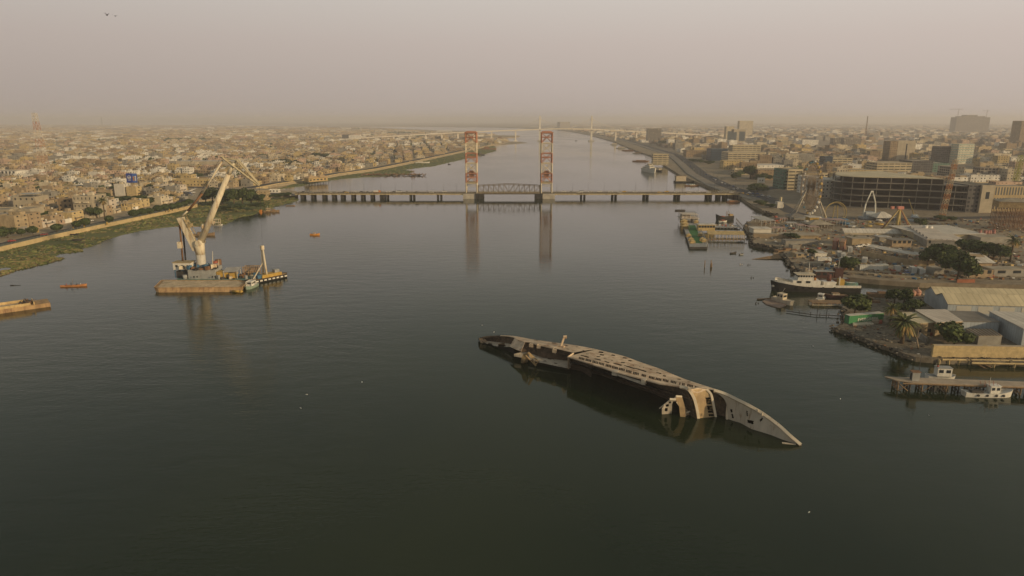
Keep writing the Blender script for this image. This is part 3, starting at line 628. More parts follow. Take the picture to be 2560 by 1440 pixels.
A0, A1, A2, A3, TIP = cl_(553, 391), cl_(560, 395), cl_(588, 402), cl_(594, 400), cl_(648, 464)
for o in (-1.3, 1.3):
    v = Vector((0, o, 0)); v2 = Vector((0, o*.35, 0))
    jib.bar(A1+v, TIP+v2, .75); jib.bar(A3+v, TIP+v2+Vector((0, 0, .8)), .5); jib.bar(A1.lerp(A3, .35)+v, A3+v, .45)
for i in range(9):
    t = i/9; a = A1.lerp(TIP, .3+.7*t); c = A3.lerp(TIP+Vector((0, 0, .8)), min(1, t+.08)); jib.bar(a+Vector((0, 1, 0)), c-Vector((0, 1, 0)), .2); jib.bar(a-Vector((0, 1, 0)), c+Vector((0, 1, 0)), .2)
jib.bar(A0, A1, .9); jib.bar(cl_(585, 410), A3, .7)
jib.build('jib', mat('dull yellow grey paint', (0.50, 0.43, 0.28), .7, 0, .3, .4, rust=(.25, .15, .08), rust_amt=.42), crane)
m = MB(); m.tube(cl_(557, 400), cl_(506, 484), .45, n=8); m.build('luffing_strut', cream, crane)
m = MB(); m.tube(cl_(506, 484), cl_(470, 527), .55, n=8); m.tube(cl_(470, 527), cl_(455, 540), .4, n=8, m=1); m.build('luffing_ram', [rustm, cream], crane)
m = MB()
a = [cl_(444, 545), cl_(458, 543), cl_(487, 600), cl_(497, 628), cl_(484, 626)]
m.v += [tuple(p+Vector((0, d, 0))) for d in (-1.3, 1.3) for p in a]; n = 5
for i in range(n): m.f.append((i, (i+1) % n, n+(i+1) % n, n+i)); m.m.append(0); m.sm.append(False)
m.f += [tuple(range(n))[::-1], tuple(range(n, 2*n))]; m.m += [0, 0]; m.sm += [False]*2
m.build('rear_mast', cream, crane)
m = MB()
for o in (-1.7, 1.7):
    L = [cl_(462, 546)+Vector((0, o, .4)), cl_(478, 576)+Vector((0, o, .4)), cl_(494, 603)+Vector((0, o, .4))]
    for a_, c_ in zip(L[:-1], L[1:]): m.bar(a_, c_, .25); m.bar(a_+Vector((0, 0, 1.1)), c_+Vector((0, 0, 1.1)), .12)
c = cl_(474, 568); m.box((c.x, c.y, c.z), (2.2, 3.0, 1.8)); c = cl_(467, 555); m.box((c.x, c.y, c.z), (1.4, 2.6, 1.2))
m.bar(cl_(437, 566), cl_(500, 566), .3); m.bar(cl_(455, 577), cl_(484, 578), .18); m.bar(cl_(455, 587), cl_(487, 588), .18)
m.build('catwalk', mat('ochre walkway steel', (.40, .31, .17), .8, 0, .3, .5), crane)
m = MB(); m.tube(cl_(448, 549), cl_(457, 652), .45, n=8); m.build('rear_strut', rustm, crane)
m = MB(); m.tube(cl_(457, 572, 3), cl_(464, 650, 3), .4, n=8); m.build('rear_strut', darkst, crane)
m = MB(); c = cl_(451, 620); m.box((c.x, c.y, c.z), (1.9, 2.2, 3.2)); m.build('counterweight', cream, crane)
m = MB(); c = cl_(508, 567); m.tube(c-Vector((.6, 0, 0)), c+Vector((.6, 0, 0)), 1.5, n=12); m.build('winch_drum', cream, crane)
cab = MB(); c0 = cl_(464, 671); cab.box((c0.x, c0.y-1, c0.z), (8.8, 5.2, 3.5)); cabo = cab.build('cabin', white, crane)
m = MB(); m.box((c0.x, c0.y-1, c0.z+3.5), (9.3, 5.8, .35)); m.build('cabin_roof', MATS['ochre walkway steel'], crane)
for dx in (-2.6, .2, 2.4):
    f = MB(); f.box((c0.x+dx, c0.y-3.66, c0.z+1.5), (1.1, .12, 1.0)); f.build('cabin_window', glass, crane)
for dx in (-4, 0, 3.6):
    for dy in (-3, 1.5): m = MB(); m.bar((c0.x+dx, c0.y+dy, 1.5), (c0.x+dx, c0.y+dy, c0.z), .4); m.build('cabin_support', blue, crane)
for dx in (-4, 0): m = MB(); m.bar((c0.x+dx, c0.y-3, 1.5), (c0.x+dx+3.8, c0.y-3, c0.z), .3); m.bar((c0.x+dx+3.8, c0.y-3, 1.5), (c0.x+dx, c0.y-3, c0.z), .3); m.build('cabin_brace', blue, crane)
m = MB()
L = [(-5, 4, 'd'), ]
def dbox(mbx, x, y, sx_, sy_, h, z=1.5, mi=0):
    p = cg(x, y, z); mbx.box((p.x, p.y, z), (sx_, sy_, h), 0, mi)
m = MB(); dbox(m, 512, 694, 13.5, 6, 4.6); dbox(m, 530, 690, 9, 5, 5.2); dbox(m, 468, 692, 8, 5, 3.4, mi=1); m.build('machinery_house', [greys, darkst], crane)
m = MB(); dbox(m, 537, 697, .1, .1, .1)
for i, x in enumerate((489, 497, 535, 542)): 
    f = MB(); p = cg(x, 697.5, 1.5); f.box((p.x, p.y-1.5, 2.6), (.7, .1, .7)); f.build('porthole', glass, crane)
for i, (x, y, r_, h_, mm_) in enumerate(((541, 686, 1.2, 3.4, redp), (549, 684, 1.5, 3.8, rustm), (463, 697, 1.1, 2.0, greys))):
    f = MB(); p = cg(x, y, 1.5); f.tube((p.x, p.y, 1.5+(3.6 if i < 2 else 0)), (p.x, p.y, 1.5+(3.6 if i < 2 else 0)+h_), r_, n=12); f.build('storage_drum', mm_, crane)
f = MB(); p = cg(560, 694, 1.5); f.box((p.x, p.y, 1.5), (5.5, 4, 3.4), .1); f.box((p.x+5, p.y, 1.5), (3.6, 3.4, 2.6), .1); f.build('yellow_generator', yellow, crane)
f = MB(); p = cg(583, 694, 1.5)
f.v += [tuple(p+Vector(q_)) for q_ in ((-4, -2.6, 3.2), (3.4, -2.6, 3.6), (3.4, 2.6, 5.0), (-4, 2.6, 4.6))]; f.f.append((0, 1, 2, 3)); f.m.append(0); f.sm.append(False)
for q_ in ((-3.6, -2.2), (3, -2.2), (3, 2.2), (-3.6, 2.2)): f.bar(p+Vector((q_[0], q_[1], 0)), p+Vector((q_[0], q_[1], 3.9)), .25)
solid(f.build('canopy', tin, crane), .12)
f = MB(); 
for dy in (0, 3.4):
    a_, c_ = cg(608, 690, 1.5)+Vector((0, dy, 0)), cg(646, 690, 1.5)+Vector((0, dy, 0))
    for z_ in (1.6, 4.6): f.bar(a_+Vector((0, 0, z_)), c_+Vector((0, 0, z_)), .3)
    for i in range(9):
        t = i/8; f.bar(a_.lerp(c_, t)+Vector((0, 0, 0)), a_.lerp(c_, t)+Vector((0, 0, 4.6)), .2)
        if i < 8: f.bar(a_.lerp(c_, t)+Vector((0, 0, 1.6)), a_.lerp(c_, t+.125)+Vector((0, 0, 4.6)), .16)
f.build('stored_truss', rusto, crane)
for x, y0, y1 in ((531.5, 680, 628), (546.5, 672, 648)):
    f = MB(); a_ = cl_(x+.5, y0); f.tube(a_, cl_(x, y1), .22, .08, 6); f.build('deck_mast', cream, crane)
f = MB(); rng = random.Random(5)
for i in range(110):
    x = rng.uniform(450, 645); y = rng.uniform(687, 698); p = cg(x, y, 1.5); s_ = rng.uniform(.5, 1.8)
    z_ = 1.5 if x > 545 else 6.2
    f.box((p.x, p.y, z_), (s_*1.6, s_, rng.uniform(.4, 2.2)), rng.uniform(0, 3), rng.choice([0, 1, 1, 2, 2, 3, 4]))
tag(f.build('deck_clutter', [greys, rustm, darkst, cream, blue], crane), kind='stuff')
f = MB(); f.path([TIP+Vector((0, 0, 0)), cl_(652, 524)], .07, 4); f.path([cl_(652, 533), cl_(658, 652)], .045, 4); [f.tube(a_, c_, .07, n=4) for a_, c_ in ((cl_(553, 391), cl_(462, 548)), (cl_(588, 402), cl_(500, 604)), (cl_(592, 400), cl_(553, 391)), (cl_(505, 484), cl_(560, 466)))]; f.build('hoist_cable', darkst, crane)
f = MB(); c = cl_(652, 529); f.loft([[(c.x+sx_*.55, c.y+sy_*.4, c.z+z_) for sx_, sy_ in ((-1, -1), (1, -1), (1, 1), (-1, 1))] for z_ in (-.9, .9)], smooth=False)
f.tube(c+Vector((0, 0, -.9)), c+Vector((0, 0, -1.8)), .3, .15, 6); f.build('hook_block', mat('orange paint', (.55, .22, .05), .7), crane)
# flat barge in front
bg_ = thing('flat_barge', 'long flat rusty barge with a muddy bare deck, in front of the floating crane', 'barge', G(500, 728, 0))
o_ = G(500, 728, 0)
top = [G(385, 718.5, 1.9), G(393, 720, 1.9), G(604, 718.5, 1.9), G(617, 707, 1.9), G(600, 701, 1.9), G(403, 701, 1.9)]
bot = [G(392, 721, 1.9), G(400, 722, 1.9), G(598, 720.5, 1.9), G(612, 708, 1.9), G(598, 703, 1.9), G(408, 703, 1.9)]
m = MB(); m.loft([[(p.x-o_.x, p.y-o_.y, -.6) for p in bot], [(p.x-o_.x, p.y-o_.y, .6) for p in [a.lerp(b, .6) for a, b in zip(bot, top)]], [(p.x-o_.x, p.y-o_.y, 1.9) for p in top]], smooth=False); m.build('hull', rusto, bg_)
m = MB(); v3 = [Vector((p.x-o_.x, p.y-o_.y, 1.96)) for p in [a.lerp(b, .04) for a, b in zip(top, top[3:]+top[:3])]]
m.face(v3); m.build('deck', mudr, bg_)
m = MB()
for i in range(len(top)):
    a, c = top[i]-o_, top[(i+1) % len(top)]-o_; m.bar((a.x, a.y, 1.95), (c.x, c.y, 1.95), .28)
m.build('deck_edge', rusto, bg_)
def boat_hull(L, W, fb, m_=0, sheer=.5, bow=.35, stern=.8, n=14, draft=-.5, mb=None, mtop=None):
    """pointed bow at +x, squared stern at -x; closed deck"""
    b = mb or MB(); rings = []
    for i in range(n+1):
        t = i/n; x = -L/2+L*t
        wd = W/2*(stern+(1-stern)*min(1, t/.3)) if t < .3 else W/2
        if t > 1-bow: 
            u = (t-(1-bow))/bow; wd = W/2*math.sqrt(max(0.0006, 1-u*u))
        z = fb+sheer*max(0, (t-.45)/.55)**2+sheer*.3*max(0, (.3-t)/.3)**2
        xo = 0.0 if t < 1-bow else (t-(1-bow))/bow*fb*.35
        rings.append([(x+xo, -wd, z), (x+xo*.5, -wd*.93, z*.45), (x, -wd*.78, draft), (x, wd*.78, draft), (x+xo*.5, wd*.93, z*.45), (x+xo, wd, z)])
    b.loft(rings, m_, close=False, smooth=False, cap=False)
    k = len(b.v); N = len(rings[0])
    b.face([rings[0][i] for i in range(N)], m_)
    for r0, r1 in zip(rings[:-1], rings[1:]):
        dz = .18
        b.face([(r0[0][0], r0[0][1], r0[0][2]-dz), (r1[0][0], r1[0][1], r1[0][2]-dz), (r1[5][0], r1[5][1], r1[5][2]-dz), (r0[5][0], r0[5][1], r0[5][2]-dz)], m_ if mtop is None else mtop)
    return b
def boat(name, label, cat, pos, rz, L, W, fb, hullm, deckm, cabins=(), extras=None, group=None, sheer=.5, bow=.35, band=None):
    t = thing(name, label, cat, pos, rz, group)
    boat_hull(L, W, fb, sheer=sheer, bow=bow, mtop=1).build('hull', [hullm, deckm], t)
    for i, (x, wx_, wy_, z0, h, mt_, nw) in enumerate(cabins):
        c = MB(); c.box((x, 0, z0), (wx_, wy_, h)); co = c.build('cabin', mt_, t)
        r_ = MB(); r_.box((x, 0, z0+h), (wx_+.3, wy_+.3, .14)); r_.build('roof', mt_ if i else deckm, co)
        for k_ in range(nw):
            for sd_ in (-1, 1):
                g_ = MB(); g_.box((x-wx_/2+(k_+.5)*wx_/nw, sd_*wy_/2, z0+h*.45), (wx_/nw*.6, .14, h*.38)); g_.build('window', glass, co)
        if nw:
            g_ = MB(); g_.box((x+wx_/2, 0, z0+h*.45), (.14, wy_*.75, h*.38)); g_.build('window', glass, co)
    if extras: extras(t)
    return t
def mast(t, x, y, z0, h, r=.1, m_=None, lean=0):
    f = MB(); f.tube((x, y, z0), (x+lean, y, z0+h), r, r*.6, 6); f.build('mast', m_ or white, t)
# work vessel with sheer legs
def wv(t):
    f = MB(); f.box((1, 0, 1.9), (11, 4.4, 1.5)); f.build('deckhouse', yellow, t)
    f = MB(); f.box((4.6, 0, 3.4), (2.6, 2.4, 1.5)); f.build('wheelhouse', greys, t)
    f = MB(); f.box((-5, 0, 1.9), (3, 3, 1.6)); f.build('winch', blue, t)
    for sy_ in (-1.6, 1.6):
        f = MB(); f.tube((-1.6, sy_, 1.9), (-1.9, sy_*.3, 16.4), .6, .42, 10); f.build('sheer_leg', cream, t)
    f = MB(); f.box((-1.9, 0, 15.8), (1.5, 1.4, 2.0)); f.build('leg_head', cream, t)
    f = MB(); f.bar((-2.4, 0, 9), (-8, 0, 2), .4); f.build('back_stay', cream, t)
    for i in range(8):
        f = MB(); f.box((-8+i*2.3, -3.02, .75), (1.4, .1, .7)); f.build('hull_panel', white, t)
boat('work_vessel', 'black and yellow work vessel with upright sheer legs, right of the floating crane', 'work boat', G(671, 700, 0), R(52), 21, 6, 1.7, black, rusto, (), wv, sheer=.3, bow=.2)
def pb(t):
    mast(t, -1, 0, 2.2, 2.4, .06)
    f = MB()
    for sy_ in (-1.4, 1.4): f.bar((-2, sy_, 1.2), (-2, sy_, 3.2), .25); f.bar((1.8, sy_, 1.2), (1.8, sy_, 3.2), .25); f.bar((-2, sy_, 3.2), (1.8, sy_, 3.2), .3)
    f.bar((-2, -1.4, 3.2), (-2, 1.4, 3.2), .3); f.bar((1.8, -1.4, 3.2), (1.8, 1.4, 3.2), .3); f.build('canopy_frame', white, t)
boat('pusher_boat', 'small white and green pusher boat between the flat barge and the work vessel', 'boat', G(628, 719, 0), R(-100), 8.5, 4.2, 1.2, mat('green white hull', (.28, .36, .28), .6, 0, .3, .8), white, [(.2, 2.6, 2.4, 1.1, 2.0, white, 2)], pb)
f = MB(); a = G(581, 728, .5); c = G(603, 729.5, .5); f.tube((0, 0, 0), c-a, .55, n=10); f.dome((c.x-a.x, c.y-a.y, -.1), .8, .9); o = f.build('float', yellow); o.location = a; tag(o, 'yellow cylinder float beside the flat barge', 'float')
# rusty barge cut by the left frame edge
lb_ = G(50, 772, 0); A = G(106, 768, 0); B = G(-160, 806, 0); dirv = (B-A).normalized(); L_ = (B-A).length
lbr = math.atan2(-dirv.y, -dirv.x)
lbt = thing('rusty_barge', 'yellow rusty open barge holding a scrap heap, at the left frame edge', 'barge', A.lerp(B, .5)+Vector((0, 4.5, 0)), lbr)
m = MB(); m.box((0, 0, -.5), (L_, 9, 2.2)); m.build('hull', rusto, lbt)
m = MB(); m.box((-2.5, 0, 1.72), (L_-9, 7.2, .05)); m.build('hold_floor', mudr, lbt)
for sy_ in (-4.2, 4.2):
    m = MB(); m.box((-3, sy_, 1.7), (L_-8, .35, 1.1)); 
    for i in range(16): m.box((-L_/2+i*(L_-9)/15+2, sy_-.25, 1.7), (.2, .2, 1.0))
    m.build('coaming', mat('ochre barge paint', (.58, .42, .20), .8, 0, .3, .4, rust=(.3, .17, .08), rust_amt=.42), lbt)
m = MB(); m.box((L_/2-5.6, 0, 1.7), (.35, 8, 1.2)); m.build('hold_end', MATS['ochre barge paint'], lbt)
rng = random.Random(4); m = MB()
for i in range(26):
    x = L_/2-8.5+rng.gauss(0, 1.4); y = rng.gauss(0, 1.7); a_ = rng.uniform(0, 6.28); l = rng.uniform(.8, 2.2)
    m.bar((x, y, 1.8+rng.uniform(0, .8)), (x+l*math.cos(a_), y+l*math.sin(a_), 1.9+rng.uniform(0, 1.5)), rng.uniform(.15, .5), m=rng.randrange(2))
tag(m.build('scrap_heap', darkst), 'dark tangled scrap heap in the left barge', 'scrap heap', kind='stuff'); sh_ = bpy.context.scene.objects['scrap_heap']; sh_.data.materials.append(rustm)
sh_.matrix_world = Matrix.Translation(lbt.location) @ Matrix.Rotation(lbr, 4, 'Z')
# ---- people helper: one continuous skinned figure
skinm = mat('skin', (.35, .21, .14), .7); clothm = [mat('dark clothes', (.04, .04, .05), .9), mat('red shirt', (.35, .06, .04), .9), mat('pale clothes', (.5, .47, .4), .9)]
def person(label, pos, rz=0, sit=False, cloth=0, group=None, parent=None):
    vs = [(0, 0, .95), (0, 0, 1.15), (0, 0, 1.42), (0, 0, 1.52), (0, .02, 1.66), (.2, 0, 1.42), (.26, .03, 1.15), (.27, .14, .92), (-.2, 0, 1.42), (-.26, .03, 1.15), (-.27, .14, .92), (.1, 0, .9), (.11, .02, .5), (.11, 0, .06), (.11, .14, .03), (-.1, 0, .9), (-.11, .02, .5), (-.11, 0, .06), (-.11, .14, .03)]
    if sit:
        vs = [(x, y, z-.55) for x, y, z in vs]
        for i, q_ in ((12, (.12, .42, .33)), (13, (.12, .45, -.05)), (14, (.12, .58, -.08)), (16, (-.12, .42, .33)), (17, (-.12, .45, -.05)), (18, (-.12, .58, -.08))): vs[i] = q_
    es = [(0, 1), (1, 2), (2, 3), (3, 4), (2, 5), (5, 6), (6, 7), (2, 8), (8, 9), (9, 10), (0, 11), (11, 12), (12, 13), (13, 14), (0, 15), (15, 16), (16, 17), (17, 18)]
    rad = [.15, .14, .15, .06, .115, .06, .045, .035, .06, .045, .035, .1, .07, .045, .04, .1, .07, .045, .04]
    bm = bmesh.new(); lay = bm.verts.layers.skin.verify(); bv = [bm.verts.new(v) for v in vs]
    for i, r_ in enumerate(rad): bv[i][lay].radius = (r_, r_)
    bv[0][lay].use_root = True
    for i, j in es: bm.edges.new((bv[i], bv[j]))
    me = bpy.data.meshes.new('person'); bm.to_mesh(me); bm.free()
    me.materials.append(clothm[cloth]); o = bpy.data.objects.new('person', me); C.objects.link(o); o.modifiers.new('skin', 'SKIN'); s_ = o.modifiers.new('sub', 'SUBSURF'); s_.levels = s_.render_levels = 1
    o.location = pos; o.rotation_euler = (0, 0, rz)
    h_ = MB(); zz = vs[4][2]; h_.dome((0, -.01, zz), .125, .15, 10, 4); ho = h_.build('hair', mat('black hair', (.02, .018, .015), .9), o)
    tag(o, label, 'person', group); return o
# wooden boats on the left water
cn = thing('wooden_boat', 'slender orange brown wooden boat with four people, out on the left water', 'boat', G(184, 716, 0), R(12))
orw = mat('varnished orange wood', (.46, .20, .07), .6, 0, .3, .6)
boat_hull(11.5, 1.6, .65, sheer=.45, bow=.4, stern=.35, mtop=0).build('hull', orw, cn)
for x in (-3, -.8, 1.6): 
    f = MB(); f.box((x, 0, .5), (.35, 1.4, .1)); f.build('seat', wood, cn)
cw = lambda x, y, z: Vector((cn.location.x+x*math.cos(R(12))-y*math.sin(R(12)), cn.location.y+x*math.sin(R(12))+y*math.cos(R(12)), z))
for i, (x, cl__, lab) in enumerate(((-3.0, 1, 'person in a red shirt sitting at the left end of the wooden boat'), (-.9, 0, 'person in dark clothes standing with a pole in the wooden boat'), (1.6, 0, 'person in dark clothes sitting in the right half of the wooden boat'), (3.2, 2, 'person in pale clothes sitting nearest the right tip of the wooden boat'))):
    person(lab, cw(x, 0, .35 if i == 1 else .5), R(100), sit=(i != 1), cloth=cl__)
f = MB(); f.tube((0, 0, 0), (.6, .4, 3.2), .05, n=5); o = f.build('pole', wood); o.location = cw(-.6, .2, .7); tag(o, 'thin wooden pole held up by a person in the wooden boat', 'pole')
f = MB(); f.tube((-1.1, 0, 0), (1.1, .2, .05), .32, .12, 8); f.bar((1, .2, 0), (3.6, .3, .05), .12); o = f.build('driftwood', darkst); o.location = G(32, 713.5, .1); tag(o, 'dark driftwood log floating at the far left', 'driftwood')
# little orange boat, thin boats, patrol boat and the boats behind the crane
boat('small_boat', 'small bright orange boat alone in the middle left water', 'boat', G(787, 588, 0), R(2), 6.5, 2.0, .9, mat('orange boat paint', (.62, .27, .05), .6), mat('orange boat paint', (.62, .27, .05)), [(-.3, 1.6, 1.3, .8, .7, white, 1)])
boat('fishing_boat', 'tan fishing boat with a tyre hung side near the left marsh, right of the hook', 'fishing boat', G(679, 530, 0), R(8), 13, 4, 1.3, wood, mat('tan boat paint', (.5, .38, .22), .8), [(-2.6, 3.4, 2.8, 1.2, 2.2, mat('tan boat paint', (.5, .38, .22)), 2), (1.6, 2.6, 2.2, 1.2, 1.2, wood, 0)], lambda t: mast(t, -3, 0, 3.4, 2.2))
boat('skiff', 'thin empty skiff by the marsh tip near the left bridge end', 'skiff', G(726, 515, 0), R(4), 8.5, 1.5, .45, wood, wood)
def hb2(t):
    f = MB()
    for x in (-2, 2):
        for y in (-1.8, 1.8): f.bar((x, y, .5), (x, y, 4.6), .25)
    for z_ in (2.0, 4.6): f.box((0, 0, z_), (4.6, 4.0, .2))
    for x in (-.7, .7): f.bar((x, -1.8, 2.0), (x, -1.8, 4.6), .15)
    f.build('platform_frame', mat('cream crane paint', (0.66, 0.57, 0.40)), t)
boat('pontoon_hut', 'two level cream frame hut on a raft, right of the crane boom', 'raft', G(543, 563, 0), R(3), 8, 4.6, .4, white, wood, (), hb2, bow=.05)
boat('wooden_boat', 'brown covered wooden boat half hidden behind the foot of the crane boom', 'boat', G(508, 589, 0), R(9), 15, 3, 1.2, wood, wood, [(-1, 5, 2.2, 1.1, 1.3, wood, 0)], sheer=1.0)
boat('wooden_boat', 'overturned dark boat hull lying in the marsh reeds below the river wall', 'boat', G(196, 601, .5), R(15), 7, 2.2, .9, darkst, darkst)
boat('skiff', 'dark little skiff pulled up against the foot of the ochre river wall', 'skiff', G(186, 587, .6), R(12), 5, 1.6, .6, black, rustm)
# ================================================================ LIFT BRIDGE
BY = 705.0
def bp(x, y): return P(x, y, BY)
zdeck = bp(1280, 481).z
redst = mat('red steel', (.46, .22, .14), .75, 0, .3, .4, rust=(.35, .10, .05), rust_amt=.42)
creamst = mat('cream steel', (.64, .56, .42), .75, 0, .25, .4, rust=(.36, .25, .15), rust_amt=.38)
girder = mat('yellow grey girder', (.50, .41, .24), .8, 0, .35, .15, rust=(.18, .12, .07), rust_amt=.42)
conc = mat('pale concrete', (.46, .42, .35), .9, 0, .3, .15)
BX0 = bp(742, 481).x; BX1 = bp(1846, 483).x
br = thing('lift_bridge', 'long low river bridge with two red and cream lattice lift towers', 'bridge', (0, BY, 0))
XL0, XL1 = bp(1165, 400).x, bp(1192, 400).x; XR0, XR1 = bp(1353, 400).x, bp(1379.5, 400).x
m = MB(); m.box(((BX0+XL1)/2, 0, zdeck-.5), (XL1-BX0, 13, .5), 0, 1); m.box(((BX1+XR0)/2, 0, zdeck-.5), (BX1-XR0, 13, .5), 0, 1)
for y in (-6.3, 6.3):
    m.box(((BX0+XL1)/2, y, zdeck-1.9), (XL1-BX0, .3, 1.6)); m.box(((BX1+XR0)/2, y, zdeck-1.9), (BX1-XR0, .3, 1.6))
x = BX0
while x < BX1:
    if not (XL1 < x < XR0): m.box((x, -6.5, zdeck-1.9), (.25, .15, 1.5))
    x += 3.2
m.build('deck', [girder, asph], br)
m = MB()
for y in (-6.45, 6.45):
    for z_ in (.5, 1.1): m.bar((BX0, y, zdeck+z_), (BX1, y, zdeck+z_), .12)
    x = BX0
    while x < BX1: m.bar((x, y, zdeck), (x, y, zdeck+1.15), .12); x += 2.4
m.build('railing', girder, br)
zt = bp(1178, 331.5).z; nb = 6
def tower(x0, x1):
    t = bpy.data.objects.new('lift_tower', None); C.objects.link(t); t.parent = br
    y0, y1 = -6.9, 6.9; bh = (zt-zdeck)/nb
    for k_ in range(nb):
        za, zb = zdeck+k_*bh, zdeck+(k_+1)*bh; mm_ = redst if k_ % 2 else creamst; f = MB()
        for x in (x0, x1):
            for y in (y0, y1): f.bar((x, y, za), (x, y, zb), .85)
        for y in (y0, y1):
            f.bar((x0, y, zb-.4), (x1, y, zb-.4), .7)
            if k_ % 2:   # red bays: horizontal strut and knee braces
                zm = zb-(zb-za)*.45; f.bar((x0, y, zm), (x1, y, zm), .6); xm = (x0+x1)/2
                f.bar((x0, y, zb-.5), (xm, y, zm), .35); f.bar((x1, y, zb-.5), (xm, y, zm), .35); f.bar((x0, y, za), (xm, y, zm), .45); f.bar((x1, y, za), (xm, y, zm), .45)
            elif k_: f.bar((x0, y, za), (x1, y, zb-.4), .5); f.bar((x1, y, za), (x0, y, zb-.4), .5); f.bar((x0, y, (za+zb)/2), (x1, y, (za+zb)/2), .25); f.bar((x0, y, (za+zb)/2), ((x0+x1)/2, y, zb-.4), .22); f.bar((x1, y, (za+zb)/2), ((x0+x1)/2, y, zb-.4), .22)
            else: f.bar((x0, y, zb-3), (x1, y, zb-3), .3)
        for x in (x0, x1):
            f.bar((x, y0, zb-.4), (x, y1, zb-.4), .6)
            if k_: f.bar((x, y0, za), (x, y1, zb-.4), .35); f.bar((x, y1, za), (x, y0, zb-.4), .35)
        f.build('tower_bay', mm_, t)
    f = MB(); f.box(((x0+x1)/2, 0, zt-.2), (x1-x0+1.6, y1-y0+1.6, .8)); f.box(((x0+x1)/2, 0, zt+.5), (x1-x0-1, 5, 1.0)); f.build('tower_head', redst, t)
    f = MB(); f.box(((x0+x1)/2, 0, zdeck+bh+.1), (x1-x0+1.4, y1-y0+1, .7)); f.build('tower_platform', girder, t)
    for y in (-4, 4): 
        f = MB(); f.box(((x0+x1)/2, y, zdeck+bh*1.6), (4.5, 2, 6.0)); f.build('counterweight', mat('rusty counterweight', (.30, .15, .09), .9, 0, .3, .4), t)
tower(XL0, XL1); tower(XR0, XR1)
m = MB(); zs = bp(1280, 460).z; a, c = XL1+1.2, XR0-1.2; n = 12
for y in (-6.2, 6.2):
    m.bar((a, y, zdeck-.6), (c, y, zdeck-.6), 1.1); 
    for i in range(n):
        xa, xb = a+(c-a)*i/n, a+(c-a)*(i+1)/n
        za = zs-(1.6*abs(i-n/2)/(n/2))**1 if True else zs; zb_ = zs-(1.6*abs(i+1-n/2)/(n/2))
        m.bar((xa, y, za), (xb, y, zb_), .4); m.bar((xa, y, zdeck), (xa, y, za), .25)
        if i < n/2: m.bar((xa, y, za), (xb, y, zdeck), .25)
        else: m.bar((xa, y, zdeck), (xb, y, zb_), .25)
    m.bar((c, y, zdeck), (c, y, zs-1.6), .4)
for i in range(n+1):
    xa = a+(c-a)*i/n; m.bar((xa, -6.2, zs-1.6*abs(i-n/2)/(n/2)), (xa, 6.2, zs-1.6*abs(i-n/2)/(n/2)), .35)
m.box(((a+c)/2, 0, zdeck-.4), (c-a, 12, .4))
m.build('lift_span', mat('brown truss steel', (.19, .15, .10), .8, 0, .3, .4), br)
for x0, x1 in ((bp(1159, 487).x, bp(1190, 487).x), (bp(1356, 487).x, bp(1386, 487).x)):
    f = MB(); f.box(((x0+x1)/2, 0, -2), (x1-x0, 16, zdeck-.5+2-.1)); f.build('tower_pier', conc, br)
for x0, x1 in ((bp(1190, 487).x+.1, bp(1210, 487).x), (bp(1337, 487).x, bp(1355.6, 487).x)):
    f = MB(); k_ = 6
    for i in range(k_):
        for y in (-9, 9): f.bar((x0+(x1-x0)*(i+.5)/k_, y, -1), (x0+(x1-x0)*(i+.5)/k_, y, zdeck-.6), .8)
    for z_ in (.6, zdeck-1): 
        for y in (-9, 9): f.bar((x0, y, z_), (x1, y, z_), .7)
    for x in (x0, x1): f.bar((x, -9, zdeck-1), (x, 9, zdeck-1), .7)
    f.build('timber_fender', darkst, br)
pxs = [758, 784, 812, 836, 858, 884, 908, 932, 955]
for x in pxs+[965, 1031, 1099, 1457, 1535, 1614, 1692, 1771, 1795, 1812]:
    f = MB(); X = bp(x, 487).x
    wide = x in (1031, 1099, 1457, 1535, 1614, 1692, 1771, 965); ks = (-1.6, 0, 1.6) if wide else (-.8, .8)
    for dx in (ks if not wide else (-1.7, 1.7)):
        for y in (-5.5, -2, 2, 5.5): f.bar((X+dx, y, -2), (X+dx, y, zdeck-1.9), .8)
    f.box((X, 0, zdeck-2.1), (2.2 if not wide else 4.4, 13, .4))
    f.build('pier', darkst, br)
# street lamps on the bridge
lampm = mat('dark lamp steel', (.07, .065, .06), .7)
def lamp(h=9.5, arm=1.6, two=False):
    t = thing('street_lamp', 'x', 'street lamp')
    f = MB(); f.tube((0, 0, 0), (0, 0, h), .12, .07, 6); f.build('pole', lampm, t)
    for s_ in ((-1, 1) if two else (1,)):
        f = MB(); f.tube((0, 0, h), (0, s_*arm, h+.4), .06, n=5); f.build('arm', lampm, t)
        f = MB(); f.box((0, s_*(arm+.2), h+.32), (.3, .8, .16)); f.build('lamp_head', greys, t)
    return t
ORD = ['first', 'second', 'third', 'fourth', 'fifth', 'sixth', 'seventh', 'eighth', 'ninth', 'tenth', 'eleventh', 'twelfth', 'thirteenth', 'fourteenth', 'fifteenth', 'sixteenth', 'seventeenth', 'eighteenth', 'nineteenth', 'twentieth', 'twenty-first', 'twenty-second', 'twenty-third', 'twenty-fourth', 'twenty-fifth', 'twenty-sixth', 'twenty-seventh', 'twenty-eighth', 'twenty-ninth', 'thirtieth']
L0 = lamp(); first = True
lx = [770, 826, 872, 907, 950, 986, 1028, 1066, 1108, 1140]
rxs = [1393, 1433, 1472, 1512, 1552, 1591, 1631, 1670, 1710, 1750, 1790, 1830]
for side, xs, ref in ((0, lx, 'left bridge end'), (1, rxs, 'right lift tower')):
    for i, x in enumerate(xs):
        o = L0 if first else copy_tree(L0); first = False
        put(o, (bp(x, 480).x, BY+(6.2), zdeck), math.pi, f'thin dark street lamp on the bridge, {ORD[i]} from the {ref}'); o['group'] = 'street lamps on the lift bridge'
